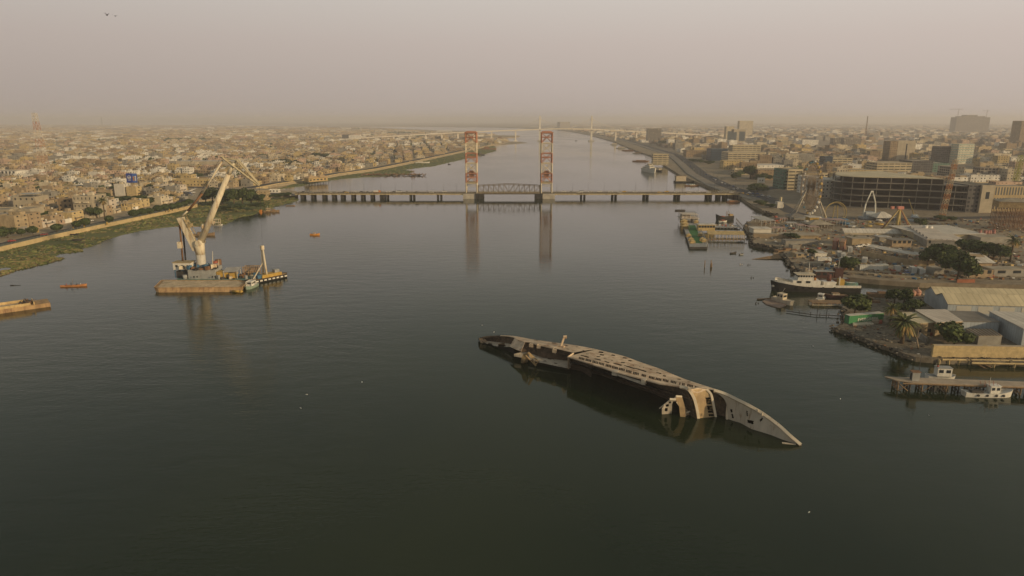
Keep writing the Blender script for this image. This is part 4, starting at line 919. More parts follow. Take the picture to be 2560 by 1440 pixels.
# ================================================================ FAR BRIDGE
FY = 2645.0
def fp(x, y): return P(x, y, FY)
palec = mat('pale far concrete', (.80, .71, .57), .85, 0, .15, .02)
fb = thing('cable_bridge', 'long pale bridge with two slim white pylons far up the river', 'bridge', (0, FY, 0))
DK = [(860, 347), (915, 343), (1000, 338), (1100, 332.5), (1180, 328.5), (1290, 324.3), (1350, 322), (1415, 320.6), (1480, 322), (1540, 325), (1620, 329), (1700, 333), (1800, 338), (1900, 343)]
D3 = curve([fp(x, y)-Vector((0, FY, 0)) for x, y in DK], 4); m = MB()
for a, c in zip(D3[:-1], D3[1:]):
    m.prism([(a.x, -12), (c.x, -12), (c.x, 12), (a.x, 12)], 0, 1); k = len(m.v)-8
    for i in range(8):
        p = m.v[k+i]; z_ = a.z if abs(p[0]-a.x) < 1e-6 else c.z; m.v[k+i] = (p[0], p[1], z_-(3.8 if i < 4 else 0))
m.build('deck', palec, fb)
for x, yb in ((945, 350), (985, 352), (1025, 355), (1065, 358), (1105, 360), (1145, 364), (1185, 366), (1229, 366), (1289, 355), (1538, 355), (1590, 355), (1640, 355), (1690, 355), (1740, 355), (1790, 355)):
    p = fp(x, 350); zt_ = by_s([Vector((q_.x, 0, q_.z)) for q_ in D3], p.x).z
    f = MB(); f.box((p.x, 0, -1), (5, 16, zt_-3.6+.9)); 
    if 1280 < x < 1300: f.box((p.x, 0, -1.5), (14, 24, 4))
    f.build('pier', palec, fb)
for x in (1349.5, 1478):
    p = fp(x, 350); ztp = fp(x, 289.5).z
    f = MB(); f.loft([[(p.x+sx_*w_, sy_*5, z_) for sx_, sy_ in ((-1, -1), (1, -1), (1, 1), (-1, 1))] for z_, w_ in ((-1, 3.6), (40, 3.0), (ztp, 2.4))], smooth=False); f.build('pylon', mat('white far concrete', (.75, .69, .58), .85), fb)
    f = MB(); f.box((p.x, 0, -1.5), (20, 26, 5)); f.build('pylon_base', conc, fb)
    cb_ = MB()
    for k_ in range(1, 7):
        for s_ in (-1, 1):
            X = p.x+s_*k_*15; zz = by_s([Vector((q_.x, 0, q_.z)) for q_ in D3], X).z; cb_.bar((p.x, 0, ztp-2-k_*1.5), (X, 0, zz), .25)
    cb_.build('stay_cable', palec, fb)
# ================================================================ VEHICLES
def car_proto(col, kind='car', key=''):
    t = thing({'car': 'parked_car', 'van': 'minibus', 'truck': 'truck'}[kind], 'x', {'car': 'car', 'van': 'minibus', 'truck': 'truck'}[kind])
    bm_ = mat('car paint '+key, col, .35, 0, .08, 1, spec=.5); f = MB()
    if kind == 'car':
        pr = [(-2.2, .35), (-2.25, .85), (-1.5, .98), (1.0, .95), (2.15, .75), (2.2, .35)]; W = .87; gl = [(-1.6, .95), (-1.15, 1.42), (.25, 1.42), (.95, .95)]
    elif kind == 'van':
        pr = [(-2.6, .35), (-2.6, 1.2), (1.9, 1.2), (2.6, 1.0), (2.65, .35)]; W = 1.0; gl = [(-2.58, 1.2), (-2.5, 2.1), (1.1, 2.1), (1.9, 1.2)]
    else:
        pr = [(-3.6, .6), (-3.6, 1.0), (3.4, 1.0), (3.4, .6)]; W = 1.15; gl = [(1.7, 1.0), (1.7, 2.6), (3.0, 2.6), (3.4, 1.8), (3.4, 1.0)]
    def extr(mbx, pr_, W0, W1=None, m_=0):
        W1 = W1 or W0; zs_ = [p[1] for p in pr_]; zlo, zhi = min(zs_), max(zs_)
        A_ = [(p[0], -(W0+(W1-W0)*(p[1]-zlo)/(zhi-zlo+1e-6)), p[1]) for p in pr_]; B_ = [(p[0], -q[1], p[1]) for p, q in zip(pr_, A_)]
        mbx.loft([A_, B_], m_, smooth=False)
    extr(f, pr, W); f.build('body', bm_, t)
    if kind == 'truck':
        f = MB(); f.box((-1.1, 0, 1.0), (4.9, 2.3, 1.5)); f.build('cargo_box', white, t); f = MB(); extr(f, gl, 1.1, 1.0); f.build('cab', bm_, t)
        f = MB(); f.box((3.05, 0, 1.75), (.7, 2.0, .6)); f.build('windscreen', glass, t)
    else:
        f = MB(); extr(f, gl, W*.96, W*.8); f.build('windows', glass, t)
        f = MB(); x0, x1 = gl[1][0], gl[2][0]; f.box(((x0+x1)/2, 0, gl[1][1]), (x1-x0+.06, W*1.62, .05)); f.build('roof', bm_, t)
    for x in ((-1.35, 1.35) if kind != 'truck' else (-2.2, 2.4)):
        for s_ in (-1, 1):
            f = MB(); f.tube((x, s_*(W-.2), .33), (x, s_*(W+.03), .33), .33, n=10); f.build('wheel', black, t)
    return t
CARS = {'white': car_proto((.75, .73, .68), key='white'), 'yellow': car_proto((.70, .42, .04), key='yellow'), 'dark': car_proto((.04, .04, .05), key='dark'), 'red': car_proto((.35, .03, .03), key='red'), 'silver': car_proto((.35, .35, .35), key='silver'), 'blue': car_proto((.04, .08, .25), key='blue')}
VANS = {'white': car_proto((.75, .73, .68), 'van', key='white'), 'yellow': car_proto((.70, .42, .04), 'van', key='yellow')}
TRUCKS = {'orange': car_proto((.6, .22, .05), 'truck', key='orange'), 'white': car_proto((.75, .73, .68), 'truck', key='white')}
PROTO_USED = set()
def vehicle(col, kind, pos, rz, label, group=None):
    d = {'car': CARS, 'van': VANS, 'truck': TRUCKS}[kind]; k = (kind, col)
    if k in PROTO_USED: o = copy_tree(d[col])
    else: o = d[col]; PROTO_USED.add(k)
    if 'group' in o.keys(): del o['group']
    put(o, pos, rz, label)
    if group: o['group'] = group
    return o
BC = [(728, 'white', 'van'), (737, 'white', 'car'), (758, 'dark', 'car'), (781, 'silver', 'car'), (812, 'dark', 'car'), (832, 'white', 'car'), (840, 'silver', 'car'), (861, 'dark', 'car'), (869, 'yellow', 'car'), (893, 'white', 'car'), (903, 'dark', 'car'), (922, 'dark', 'car'), (933, 'silver', 'car'), (945, 'orange', 'truck'), (970, 'white', 'car'), (984, 'dark', 'car'), (998, 'white', 'van'), (1017, 'silver', 'car'), (1044, 'dark', 'car'), (1080, 'white', 'car'), (1110, 'white', 'car'),
      (1237, 'white', 'car'), (1300, 'dark', 'car'), (1325, 'white', 'car'), (1410, 'white', 'car'), (1426, 'silver', 'car'), (1446, 'white', 'car'), (1452, 'dark', 'van2'), (1474, 'white', 'car'), (1500, 'white', 'car'), (1526, 'white', 'car'), (1548, 'white', 'car'), (1561, 'yellow', 'car'), (1587, 'white', 'car'), (1646, 'yellow', 'car'), (1668, 'yellow', 'car'), (1690, 'white', 'car'), (1720, 'white', 'car'), (1742, 'white', 'car'), (1768, 'white', 'car'), (1800, 'silver', 'car'), (1826, 'white', 'car')]
cnt = {}
for x, col, kd in BC:
    if kd == 'van2': col, kd = 'white', 'van'
    seg = 'left part of the bridge' if x < 1160 else ('lift span' if x < 1345 else 'right part of the bridge'); k = (col, kd, seg); cnt[k] = cnt.get(k, 0)+1
    nm = {'car': 'car', 'van': 'minibus', 'truck': 'truck'}[kd]
    zr = zdeck+.02 if x > 745 else LAND_Z+.1
    lane = random.choice((-3.2, 0.6, 3.4))
    vehicle(col, kd, (bp(x, 480).x, BY+lane-(1 if x > 745 else 3), zr), 0 if lane < 0 else math.pi, f'{col} {nm}, {ORD[cnt[k]-1]} of its colour from the left on the {seg}', 'vehicles on the lift bridge')
# ================================================================ TREES
leafd = mat('dark foliage', (0.055, 0.08, 0.026), 0.9, 0, 0.55, 0.9); leafl = mat('olive foliage', (0.10, 0.125, 0.04), 0.9, 0, 0.5, 0.9)
barkm = mat('bark', (0.13, 0.095, 0.06), 0.95, 0, 0.4, 2)
def crown_mesh(seed, n=2400, leaf=.085, flat=.8, mats=None):
    rng = random.Random(seed); lobes = [(Vector((rng.uniform(-.55, .55), rng.uniform(-.55, .55), rng.uniform(-.3, .45))), rng.uniform(.32, .58)) for _ in range(9)]
    b = MB()
    for i in range(n):
        c, r_ = lobes[i % 9]; d = Vector((rng.gauss(0, 1), rng.gauss(0, 1), rng.gauss(0, 1))).normalized()
        p = c+d*r_*rng.uniform(.55, 1.08); p.z *= flat
        s_ = leaf*rng.uniform(.6, 1.5); u = Vector((rng.gauss(0, 1), rng.gauss(0, 1), rng.gauss(0, .7))).normalized(); v = u.cross(d+Vector((.1, 0, .3))).normalized()
        b.face([p-u*s_-v*s_*.5, p+u*s_-v*s_*.6, p+u*s_*.7+v*s_*.7, p-u*s_*.8+v*s_*.5], 0 if rng.random() < .7 else 1)
    return b.mesh('crown', mats or [leafd, leafl])
def round_mesh(seed, n=1500, leaf=.075):
    rng = random.Random(seed); b = MB()
    for i in range(n):
        d = Vector((rng.gauss(0, 1), rng.gauss(0, 1), rng.gauss(0, 1))).normalized(); k_ = 1+.06*math.sin(5*d.x+seed)+.05*math.sin(7*d.z)
        p = Vector((d.x, d.y, d.z*.82))*rng.uniform(.86, 1.02)*k_; s_ = leaf*rng.uniform(.6, 1.5)
        u = Vector((rng.gauss(0, 1), rng.gauss(0, 1), rng.gauss(0, 1))).normalized(); v = u.cross(d).normalized()
        b.face([p-u*s_-v*s_*.7, p+u*s_-v*s_*.6, p+u*s_*.7+v*s_*.8, p-u*s_*.8+v*s_*.7], 0 if rng.random() < .75 else 1)
    return b.mesh('crown', [leafd, leafl])
CROWNS = [crown_mesh(s) for s in range(5)]; OLIVE = [crown_mesh(s+20, mats=[leafl, leafd]) for s in range(3)]; ROUND = [round_mesh(s) for s in range(3)]
FARC = [crown_mesh(s+40, n=200, leaf=.24) for s in range(4)]
def trunk_mesh():
    b = MB(); b.tube((0, 0, 0), (.02, .01, .45), .05, .035, 7)
    for a in range(4):
        t = a*1.57+.4; b.tube((.02, .01, .42), (.3*math.cos(t), .3*math.sin(t), .8), .028, .012, 5)
    return b.mesh('trunk', barkm)
TRUNK = trunk_mesh()
def tree(pos, rad, h, label, kind='bushy', group=None, name='tree', far=False, rng=random):
    """rad crown radius, h total height in metres"""
    t = thing(name, label, 'tree' if name != 'shrub' else 'shrub', pos, rng.uniform(0, 6.28), group)
    tr = bpy.data.objects.new('trunk', TRUNK); C.objects.link(tr); tr.parent = t; tr.scale = (h*.9, h*.9, h*.8)
    me = rng.choice(FARC if far else {'bushy': CROWNS, 'olive': OLIVE, 'round': ROUND}[kind])
    cr = bpy.data.objects.new('crown', me); C.objects.link(cr); cr.parent = t
    ch = h*.56 if kind != 'round' else h*.44; rad *= 1.22 if kind != 'round' else 1.05
    cr.location = (0, 0, h-ch*.86); cr.scale = (rad, rad*rng.uniform(.85, 1.1), ch)
    cr.rotation_euler = (0, 0, rng.uniform(0, 6)); return t
def tree_px(x, ybase, wpx, ytop, label, kind='bushy', z=LAND_Z, group=None, name='tree', squat=False, rng=random):
    p = G(x, ybase, z); dy = p.y*CP-(z-CAMH)*SP; r_ = wpx/2/F*dy; h = htop(p, ytop)
    return tree(p, r_, h, label, kind, group, name, rng=rng)
palmleaf = mat('palm frond', (0.12, 0.13, 0.045), .8, 0, .4, 2); palmdry = mat('dry palm frond', (.30, .21, .08), .9, 0, .4, 2)
def palm(pos, h, r_, label, group=None, rng=random, dry=.25, nf=46):
    t = thing('palm_tree', label, 'palm tree', pos, 0, group)
    f = MB(); f.tube((0, 0, 0), (.2, .1, h*.5), r_*.12, r_*.10, 8); f.tube((.2, .1, h*.5), (.1, .2, h-r_*.3), r_*.10, r_*.09, 8); f.build('trunk', barkm, t)
    f = MB()
    for i in range(nf):
        a = i*2.399+rng.uniform(-.2, .2); el = rng.uniform(-.7, 1.25); L = r_*rng.uniform(.85, 1.15); p = Vector((.1, .2, h-r_*.3)); d = Vector((math.cos(a)*math.cos(el), math.sin(a)*math.cos(el), math.sin(el)))
        s_ = Vector((-math.sin(a), math.cos(a), 0)); m_ = 1 if (el < 0 and rng.random() < dry*2) else 0; n = 5
        for j in range(n):
            q = p+d*(L/n); w0, w1 = r_*.10*(1-abs(j/n-.4)), r_*.10*(1-abs((j+1)/n-.4))*(0.15 if j == n-1 else 1)
            for sg in (-1, 1):
                f.face([p, q, q+s_*sg*w1-Vector((0, 0, w1*.6)), p+s_*sg*w0-Vector((0, 0, w0*.6))], m_)
            p = q; d = (d-Vector((0, 0, .33))).normalized()
    f.build('fronds', [palmleaf, palmdry], t); return t
# ================================================================ BUILDING KIT
WIN = None
def window_mesh():
    f = MB(); f.box((0, 0, 0), (1, .12, 1)); return f.mesh('window', glass)
WIN = window_mesh()
def add_window(parent, loc, w_, h_, rz=0, name='window', me=None):
    o = bpy.data.objects.new(name, me or WIN); C.objects.link(o); o.parent = parent; o.location = loc; o.scale = (w_, 1, h_); o.rotation_euler = (0, 0, rz); return o
def frame(A, B):
    d = Vector((B.x-A.x, B.y-A.y, 0)); return math.atan2(d.y, d.x), d.length
def block(name, label, cat, A, B, depth, h, wm, rm, wins=None, side=None, roof='flat', group=None, over=.0, par=.7, ridge=2.0, extras=None, door=False, ww=.5, wh=.45):
    """building on the front base line A-B, going back by depth; wins=(bays, floors)"""
    rz, L = frame(A, B); t = thing(name, label, cat, A, rz, group); f = MB()
    if roof == 'flat':
        f.prism([(0, 0), (L, 0), (L, depth), (0, depth)], 0, h-par, 0)
        for (x0, y0, x1, y1) in ((0, 0, L, .25), (0, depth-.25, L, depth), (0, .25, .25, depth-.25), (L-.25, .25, L, depth-.25)): f.prism([(x0, y0), (x1, y0), (x1, y1), (x0, y1)], h-par, h, 0, bottom=False)
        f.build('wall', wm, t); g = MB(); g.prism([(.26, .26), (L-.26, .26), (L-.26, depth-.26), (.26, depth-.26)], h-par+.01, h-par+.08); g.build('roof', rm, t)
    elif roof == 'slab':
        f.prism([(0, 0), (L, 0), (L, depth), (0, depth)], 0, h); f.build('wall', wm, t); g = MB(); g.prism([(-over, -over), (L+over, -over), (L+over, depth+over), (-over, depth+over)], h, h+.35); g.build('roof', rm, t)
    elif roof == 'shed':      # single pitch rising to the back
        f.v = [(0, 0, 0), (L, 0, 0), (L, depth, 0), (0, depth, 0), (0, 0, h), (L, 0, h), (L, depth, h+ridge), (0, depth, h+ridge)]
        f.f = [(0, 1, 5, 4), (1, 2, 6, 5), (2, 3, 7, 6), (3, 0, 4, 7), (4, 5, 6, 7)]; f.m = [0]*5; f.sm = [False]*5; f.build('wall', wm, t)
        g = MB(); g.face([(-over, -over, h+.12-over*ridge/depth), (L+over, -over, h+.12-over*ridge/depth), (L+over, depth+over, h+ridge+.12), (-over, depth+over, h+ridge+.12)]); solid(g.build('roof', rm, t), .12)
    elif roof == 'gable':     # ridge along the front
        f.v = [(0, 0, 0), (L, 0, 0), (L, depth, 0), (0, depth, 0), (0, 0, h), (L, 0, h), (L, depth, h), (0, depth, h), (0, depth/2, h+ridge), (L, depth/2, h+ridge)]
        f.f = [(0, 1, 5, 4), (1, 2, 6, 9, 5), (2, 3, 7, 6), (3, 0, 4, 8, 7)]; f.m = [0]*4; f.sm = [False]*4; f.build('wall', wm, t)
        g = MB(); k_ = ridge/(depth/2)*over
        g.face([(-over, -over, h-k_+.1), (L+over, -over, h-k_+.1), (L+over, depth/2, h+ridge+.1), (-over, depth/2, h+ridge+.1)]); g.face([(-over, depth/2, h+ridge+.1), (L+over, depth/2, h+ridge+.1), (L+over, depth+over, h-k_+.1), (-over, depth+over, h-k_+.1)]); solid(g.build('roof', rm, t), .12)
    if wins:
        nb_, nf = wins; fh = h/nf
        for j in range(nf):
            for i in range(nb_): add_window(t, ((i+.5)*L/nb_, -.02, (j+.5)*fh+.1), L/nb_*ww, fh*wh)
    if side:
        nb_, nf = side; fh = h/nf
        for j in range(nf):
            for i in range(nb_): add_window(t, (-.02 if A.x > 0 else L+.02, (i+.5)*depth/nb_, (j+.5)*fh+.1), depth/nb_*ww, fh*wh, math.pi/2)
    if door: g = MB(); g.box((L*.3, -.03, 0), (1.2, .12, 2.2)); g.build('door', wood, t)
    if extras: extras(t, L, depth, h)
    return t
def tank(t, x, y, z, r_=.7, h=1.3, m_=None):
    g = MB(); g.tube((x, y, z+.3), (x, y, z+.3+h), r_, n=10); 
    for q in (-.5, .5): g.bar((x+q*r_, y, z), (x+q*r_, y, z+.3), .15)
    g.dome((x, y, z+.3+h), r_, .3); g.build('water_tank', m_ or white, t)
def hut(t, x, y, z, sx_, sy_, h, m_):
    g = MB(); g.box((x, y, z), (sx_, sy_, h)); g.build('stair_hut', m_, t)
roofp = mat('pale dusty roof', (.36, .31, .23), .9, 0, .3, .15); roofd = mat('grey roof', (.22, .20, .17), .9, 0, .3, .15)
roofw = mat('whitewashed roof', (.64, .59, .50), .8, 0, .22, .2, seam=2.4, rust=(.40, .34, .26), rust_amt=.38); roofy = mat('yellowed sheet roof', (.62, .53, .34), .7, 0, .2, .12, rust=(.45, .36, .22), rust_amt=.4, seam=2.2)
bluew = mat('pale blue and shade blue sheet wall', (.43, .47, .49), .7, 0, .2, .2, rust=(.30, .30, .28), rust_amt=.36, seam=1.4)
mudb = mat('mud brick wall', (.40, .31, .19), .95, 0, .35, .3); crw = mat('cream plaster', (.60, .52, .38), .9, 0, .25, .2); brk = mat('tan brick', (.36, .27, .17), .9, 0, .3, .4); grw = mat('grey cement', (.30, .28, .24), .9, 0, .3, .25)
ochw = mat('ochre wall', (.56, .43, .22), .9, 0, .3, .5, rust=(.42, .32, .18), rust_amt=.45, bump=.3)
Z1 = 1.6
# ---------------------------------------------------------------- the spit: warehouses and sheds
def z6(x, y): return (2060+x/4.5, 700+y/4.5)
EZ = 6.6
E1 = G(*z6(1398, 272), EZ); Ee = G(*z6(2250, 298), EZ); E3 = G(*z6(1140, 118), EZ)
d_ = (Ee-E1).normalized(); A = E1.copy(); Lw = 75.0
perp = Vector((-d_.y, d_.x, 0)); dep = (E3-E1).dot(perp); sh_ = (E3-E1).dot(d_)
whs = thing('warehouse', 'long warehouse with two parallel pale gable roofs and shade-blue gable ends', 'warehouse', (E1.x, E1.y, Z1), math.atan2(d_.y, d_.x))
hh = EZ-Z1; f = MB(); g = MB(); half = dep/2
prof = [(0, hh), (half/2*1.05, hh+3.0), (half, hh+.9), (half*1.5, hh+3.0), (dep, hh)]
prof2 = [(y, z) for y, z in prof]
sk = lambda y: sh_*y/dep
f.face([(sk(0), 0, 0)]+[(sk(y), y, z) for y, z in prof2]+[(sk(dep), dep, 0)]); f.face([(0, 0, 0), (0, 0, hh), (Lw, 0, hh), (Lw, 0, 0)]); f.face([(sk(dep), dep, 0), (Lw, dep, 0), (Lw, dep, hh), (sk(dep), dep, hh)])
f.face([(Lw, 0, 0)]+[(Lw, y, z) for y, z in prof2]+[(Lw, dep, 0)])
f.build('wall', bluew, whs)  # bluish wall colour carries the shade of the gable ends
for i in range(0, 5): add_window(whs, (6+i*8, -.03, 1.6), 5.5, 2.8, name='loading_door', me=None)
for o in [c for c in whs.children if c.name.startswith('loading_door')]: 
    if 'dm' not in MATS:
        w_ = MB(); w_.box((0, 0, 0), (1, .12, 1)); MATS['dm'] = w_.mesh('loading_door', mat('cream sheet door', (.55, .52, .44), .7, 0, .2, .5))
    o.data = MATS['dm']
for (y0, z0), (y1, z1_) in zip(prof[:-1], prof[1:]): g.face([(sk(y0)-.4, y0-(.5 if y0 == 0 else 0), z0+.1), (Lw, y0-(.5 if y0 == 0 else 0), z0+.1), (Lw, y1, z1_+.1), (sk(y1)-.4, y1, z1_+.1)])
solid(g.build('roof', roofy, whs), .12)
def topquad(name, label, pts, zt, wm, rm, z0=Z1, cat='shed', wins=0, group=None, extras=None):
    """shed given by its traced roof corners: back-left, back-right, front-right, front-left"""
    Q = [G(*z6(*p), zt) for p in pts]; o = Q[3]; rz = math.atan2(Q[2].y-o.y, Q[2].x-o.x); t = thing(name, label, cat, (o.x, o.y, z0), rz, group)
    MI = Matrix.Rotation(-rz, 3, 'Z'); q = [MI @ (p-o) for p in Q]; f = MB(); f.prism([(p.x, p.y) for p in (q[3], q[2], q[1], q[0])], 0, zt-z0-.15); f.build('wall', wm, t)
    c = sum(q, Vector())/4; g = MB(); g.prism([(c.x+(p.x-c.x)*1.03, c.y+(p.y-c.y)*1.03) for p in (q[3], q[2], q[1], q[0])], zt-z0-.15, zt-z0+.1); g.build('roof', rm, t)
    if extras: extras(t, q, zt-z0)
    for i in range(wins): 
        x = (i+.5)*q[2].x/wins; add_window(t, (x, -.03, 1.4), min(1.3, q[2].x/wins*.5), 1.2)
    return t
pinkr = mat('pinkish cream roof', (.64, .56, .46), .8, 0, .2, .15, seam=2.0, rust=(.5, .42, .33), rust_amt=.4)
topquad('shed', 'flat roofed brick shed with yellowish roof, nearest the date palms', [(832, 368), (1035, 364), (1250, 478), (1035, 487)], Z1+5, mudb, roofy, wins=2)
topquad('shed', 'flat shed with pinkish cream roof between the yellowish and grey roofed sheds', [(1028, 335), (1370, 333), (1558, 462), (1268, 476)], Z1+5.6, mudb, pinkr, wins=1)
topquad('shed', 'shed with grey sheet roof and pale blue front wall', [(1378, 347), (1730, 357), (1975, 470), (1562, 466)], Z1+5.3, bluew, roofd)
topquad('warehouse', 'big white roofed shed with long pale blue side wall at the right edge', [(1865, 350), (2600, 385), (3300, 560), (2250, 545)], Z1+6.5, bluew, roofw, cat='warehouse')
def hutx(t, q, h):
    rng = random.Random(9)
    for i in range(7):
        u = (i+.5)/7; a = q[0].lerp(q[1], u); c = q[3].lerp(q[2], u); f = MB(); f.bar((a.x, a.y, h+.12), (c.x, c.y, h+.12), .25); f.build('roof_batten', rustm, t)
topquad('hut', 'small cement hut with striped patched roof, behind the ochre wall', [(1600, 552), (1890, 552), (2003, 630), (1742, 632)], Z1+3.4, grw, roofp, cat='hut', wins=0, extras=hutx)
topquad('hut', 'tiny pink walled hut beside the taller date palm', [(750, 432), (815, 430), (842, 455), (765, 462)], Z1+2.4, mat('pink wall', (.4, .25, .2), .9), roofd, cat='hut')
topquad('yard_wall', 'low dark yard enclosure with rubbish in front of the sheds', [(1065, 600), (1080, 590), (1165, 650), (1155, 655)], Z1+1.8, grw, grw, cat='wall')
# ochre river wall and ruined jetty in front
wa, wb = G(*z6(1215, 878), 1.2), G(*z6(2250, 893), 1.2); wb = wa+(wb-wa)*2.2
rz, L_ = frame(wa, wb); ow = thing('yard_wall', 'tall ochre mud wall along the near waterfront at the right edge', 'wall', (wa.x, wa.y, 0), rz)
hw = htop(Vector((wa.x, wa.y, 0)), z6(0, 735)[1]); rng = random.Random(2); f = MB(); n = 60; tp = [hw+rng.uniform(-.12, .12) for _ in range(n+1)]
for i in range(n):
    x0, x1 = L_*i/n, L_*(i+1)/n; k = len(f.v)
    f.v += [(x0, 0, -.3), (x1, 0, -.3), (x1, .9, -.3), (x0, .9, -.3), (x0, 0, tp[i]), (x1, 0, tp[i+1]), (x1, .9, tp[i+1]), (x0, .9, tp[i])]
    for q in ((0, 1, 5, 4), (2, 3, 7, 6), (4, 5, 6, 7)): f.f.append(tuple(k+j for j in q)); f.m.append(0); f.sm.append(False)
f.face([(0, 0, -.3), (0, 0, tp[0]), (0, .9, tp[0]), (0, .9, -.3)]); f.build('wall_face', ochw, ow)
f = MB(); f.box((L_/2, .45, hw-.06), (L_, 1.15, .16)); f.build('coping', mat('dusty coping', (.45, .38, .28), .9, 0, .3, .4), ow)
rj = thing('ruined_jetty', 'broken concrete jetty frame with leaning beams below the ochre wall', 'jetty', (wa.x, wa.y, 0), rz)
f = MB(); f.bar((2, -2.4, 1.5), (L_, -2.4, 1.4), .55); f.build('beam', ochw, rj)
f = MB(); f.bar((10, -4.8, 1.3), (L_, -5.0, 1.2), .5); f.build('beam', ochw, rj)
for i in range(18):
    x = 1+i*3.2; f = MB(); f.bar((x, -2.5, -1), (x+rng.uniform(-.3, .3), -2.5, 1.5), .6); f.bar((x, -2.5, 1.35), (x, 0, 1.35), .45); f.build('post', ochw, rj)
    if i > 3 and i % 2: f = MB(); f.bar((x, -4.9, -1), (x, -4.9, 1.3), .6); f.bar((x, -4.9, 1.2), (x, -2.4, 1.3), .45); f.build('post', ochw, rj)
for x0, y0, x1, y1 in ((11, -2.6, 14.5, -6.5), (12.5, -2.2, 17, -5.4), (28, -2.4, 31, -6.0)):
    f = MB(); f.bar((x0, y0, 1.5), (x1, y1, -.4), .4); f.build('fallen_beam', wood, rj)
f = MB(); rng = random.Random(12)
for i in range(150):
    x = rng.uniform(2, L_*.8); f.box((x, rng.uniform(-2.6, -.2), 1.5), (rng.uniform(.2, .9), rng.uniform(.2, .6), rng.uniform(.1, .45)), rng.uniform(0, 3), rng.randrange(2))
tag(f.build('jetty_rubble', [mat('rubble', (.22, .17, .12), .95, 0, .4, 1), darkst], rj), kind='stuff')
# near jetty with booth, lamp, boats
JT = 2.9; ja = G(*z6(880, 1140), JT); jb = G(*z6(2250, 1192), JT); jd = (jb-ja).normalized(); jb = ja+jd*75; jback = G(*z6(835, 1090), JT); rz, L_ = frame(ja, jb); jw = (jback-ja).dot(Vector((-jd.y, jd.x, 0)))
jt = thing('jetty', 'long pale decked timber jetty on dark crossed piles, nearest the camera', 'jetty', (ja.x, ja.y, 0), rz)
f = MB(); f.prism([(-1.5, .8), (3, -.6), (L_, 0), (L_, jw), (-3.5, jw)], JT-.25, JT, 0); f.build('deck', mat('pale jetty deck', (.42, .34, .25), .9, 0, .25, .35), jt)
f = MB(); f.bar((0, -.5, JT-.5), (L_, 0, JT-.5), .35); f.bar((-3, jw, JT-.5), (L_, jw, JT-.5), .35); f.build('side_beam', wood, jt)
for i in range(20):
    x = -1+i*3.4; f = MB()
    for y in (.1, jw/2, jw-.2): f.bar((x, y, -1.2), (x, y, JT-.25), .38)
    f.bar((x, 0, -.2), (x, jw, JT-.6), .22); f.bar((x, jw, -.2), (x, 0, JT-.6), .22); f.bar((x, .05, JT-.5), (x, jw, JT-.5), .3)
    if i % 3 != 1: f.bar((x, .0, -.3), (x+3.2, .0, JT-.6), .2)
    if i % 3 == 0: f.bar((x+3.2, .0, -.3), (x, .0, JT-.6), .2)
    f.build('pile', darkst if i % 2 else wood, jt)
def jl(x, y, z=JT): return G(*z6(x, y), z)
p = jl(1020, 1128); bt = thing('booth', 'narrow rusty grey guard booth standing on the jetty', 'booth', p, rz)
f = MB(); 
f.prism([(-1.1, -.7), (1.0, -.7), (1.0, .9), (-1.1, .9)], 0, 2.7); f.build('wall', greys, bt); f = MB(); f.box((-.05, .1, 2.7), (2.5, 2.0, .15)); f.build('roof', rustm, bt); f = MB(); f.box((-1.12, .1, .2), (.1, .9, 2.0)); f.build('door', black, bt)
p = jl(1058, 1100); o = copy_tree(lamp(7.2, .8)); 
for q in [x for x in C.objects if x.get('label') == 'x' and x.name.startswith('street_lamp')]: pass
put(o, p, math.pi/2, 'lamp post with tilted pale head beside the jetty booth')
if 'group' in o.keys(): del o['group']
b_ = boat('cabin_boat', 'white boat cabin with a red roof light showing behind the jetty', 'boat', jl(1362, 1150, 0)+Vector((0, 2.5, 0)), rz, 8.0, 3.2, 1.2, white, greys, [(.5, 4.2, 2.3, 1.3, 2.6, white, 2)], lambda t: (mast(t, -1.8, 0, 3.9, 1.2, .06), [setattr(x, 'x', 1) for x in ()]))
f = MB(); f.tube((-1.2, 0, 4.05), (-1.2, 0, 4.6), .35, .2, 8); f.build('roof_light', redp, b_)
def wb_(t):
    for sx_ in (-1.6, -.2, 1.0, 2.2): 
        f = MB(); f.bar((sx_, -.9, 3.2), (sx_-.5, -.9, 4.4), .08); f.bar((sx_, .9, 3.2), (sx_-.5, .9, 4.4), .08); f.build('frame_bar', redp, t)
    mast(t, .2, 0, 3.2, 2.6, .06); 
    f = MB(); f.box((-3.2, 0, 1.15), (3.4, 1.5, .7)); f.build('engine_cover', darkst, t)
    for x in (-3.5, -1, 1.6, 3.6):
        f = MB(); f.tube((x, -1.62+.02*abs(x), .75), (x, -1.8, .75), .38, n=10); f.build('tyre_fender', black, t)
boat('cabin_boat', 'white cabin boat moored on the near side of the jetty', 'boat', (jl(1855, 1318, 0).x, jl(1855, 1318, 0).y+.9, 0), R(-2), 13.5, 3.4, 1.15, white, white, [(1.6, 2.8, 2.0, 1.1, 2.2, white, 2)], wb_, sheer=1.1)
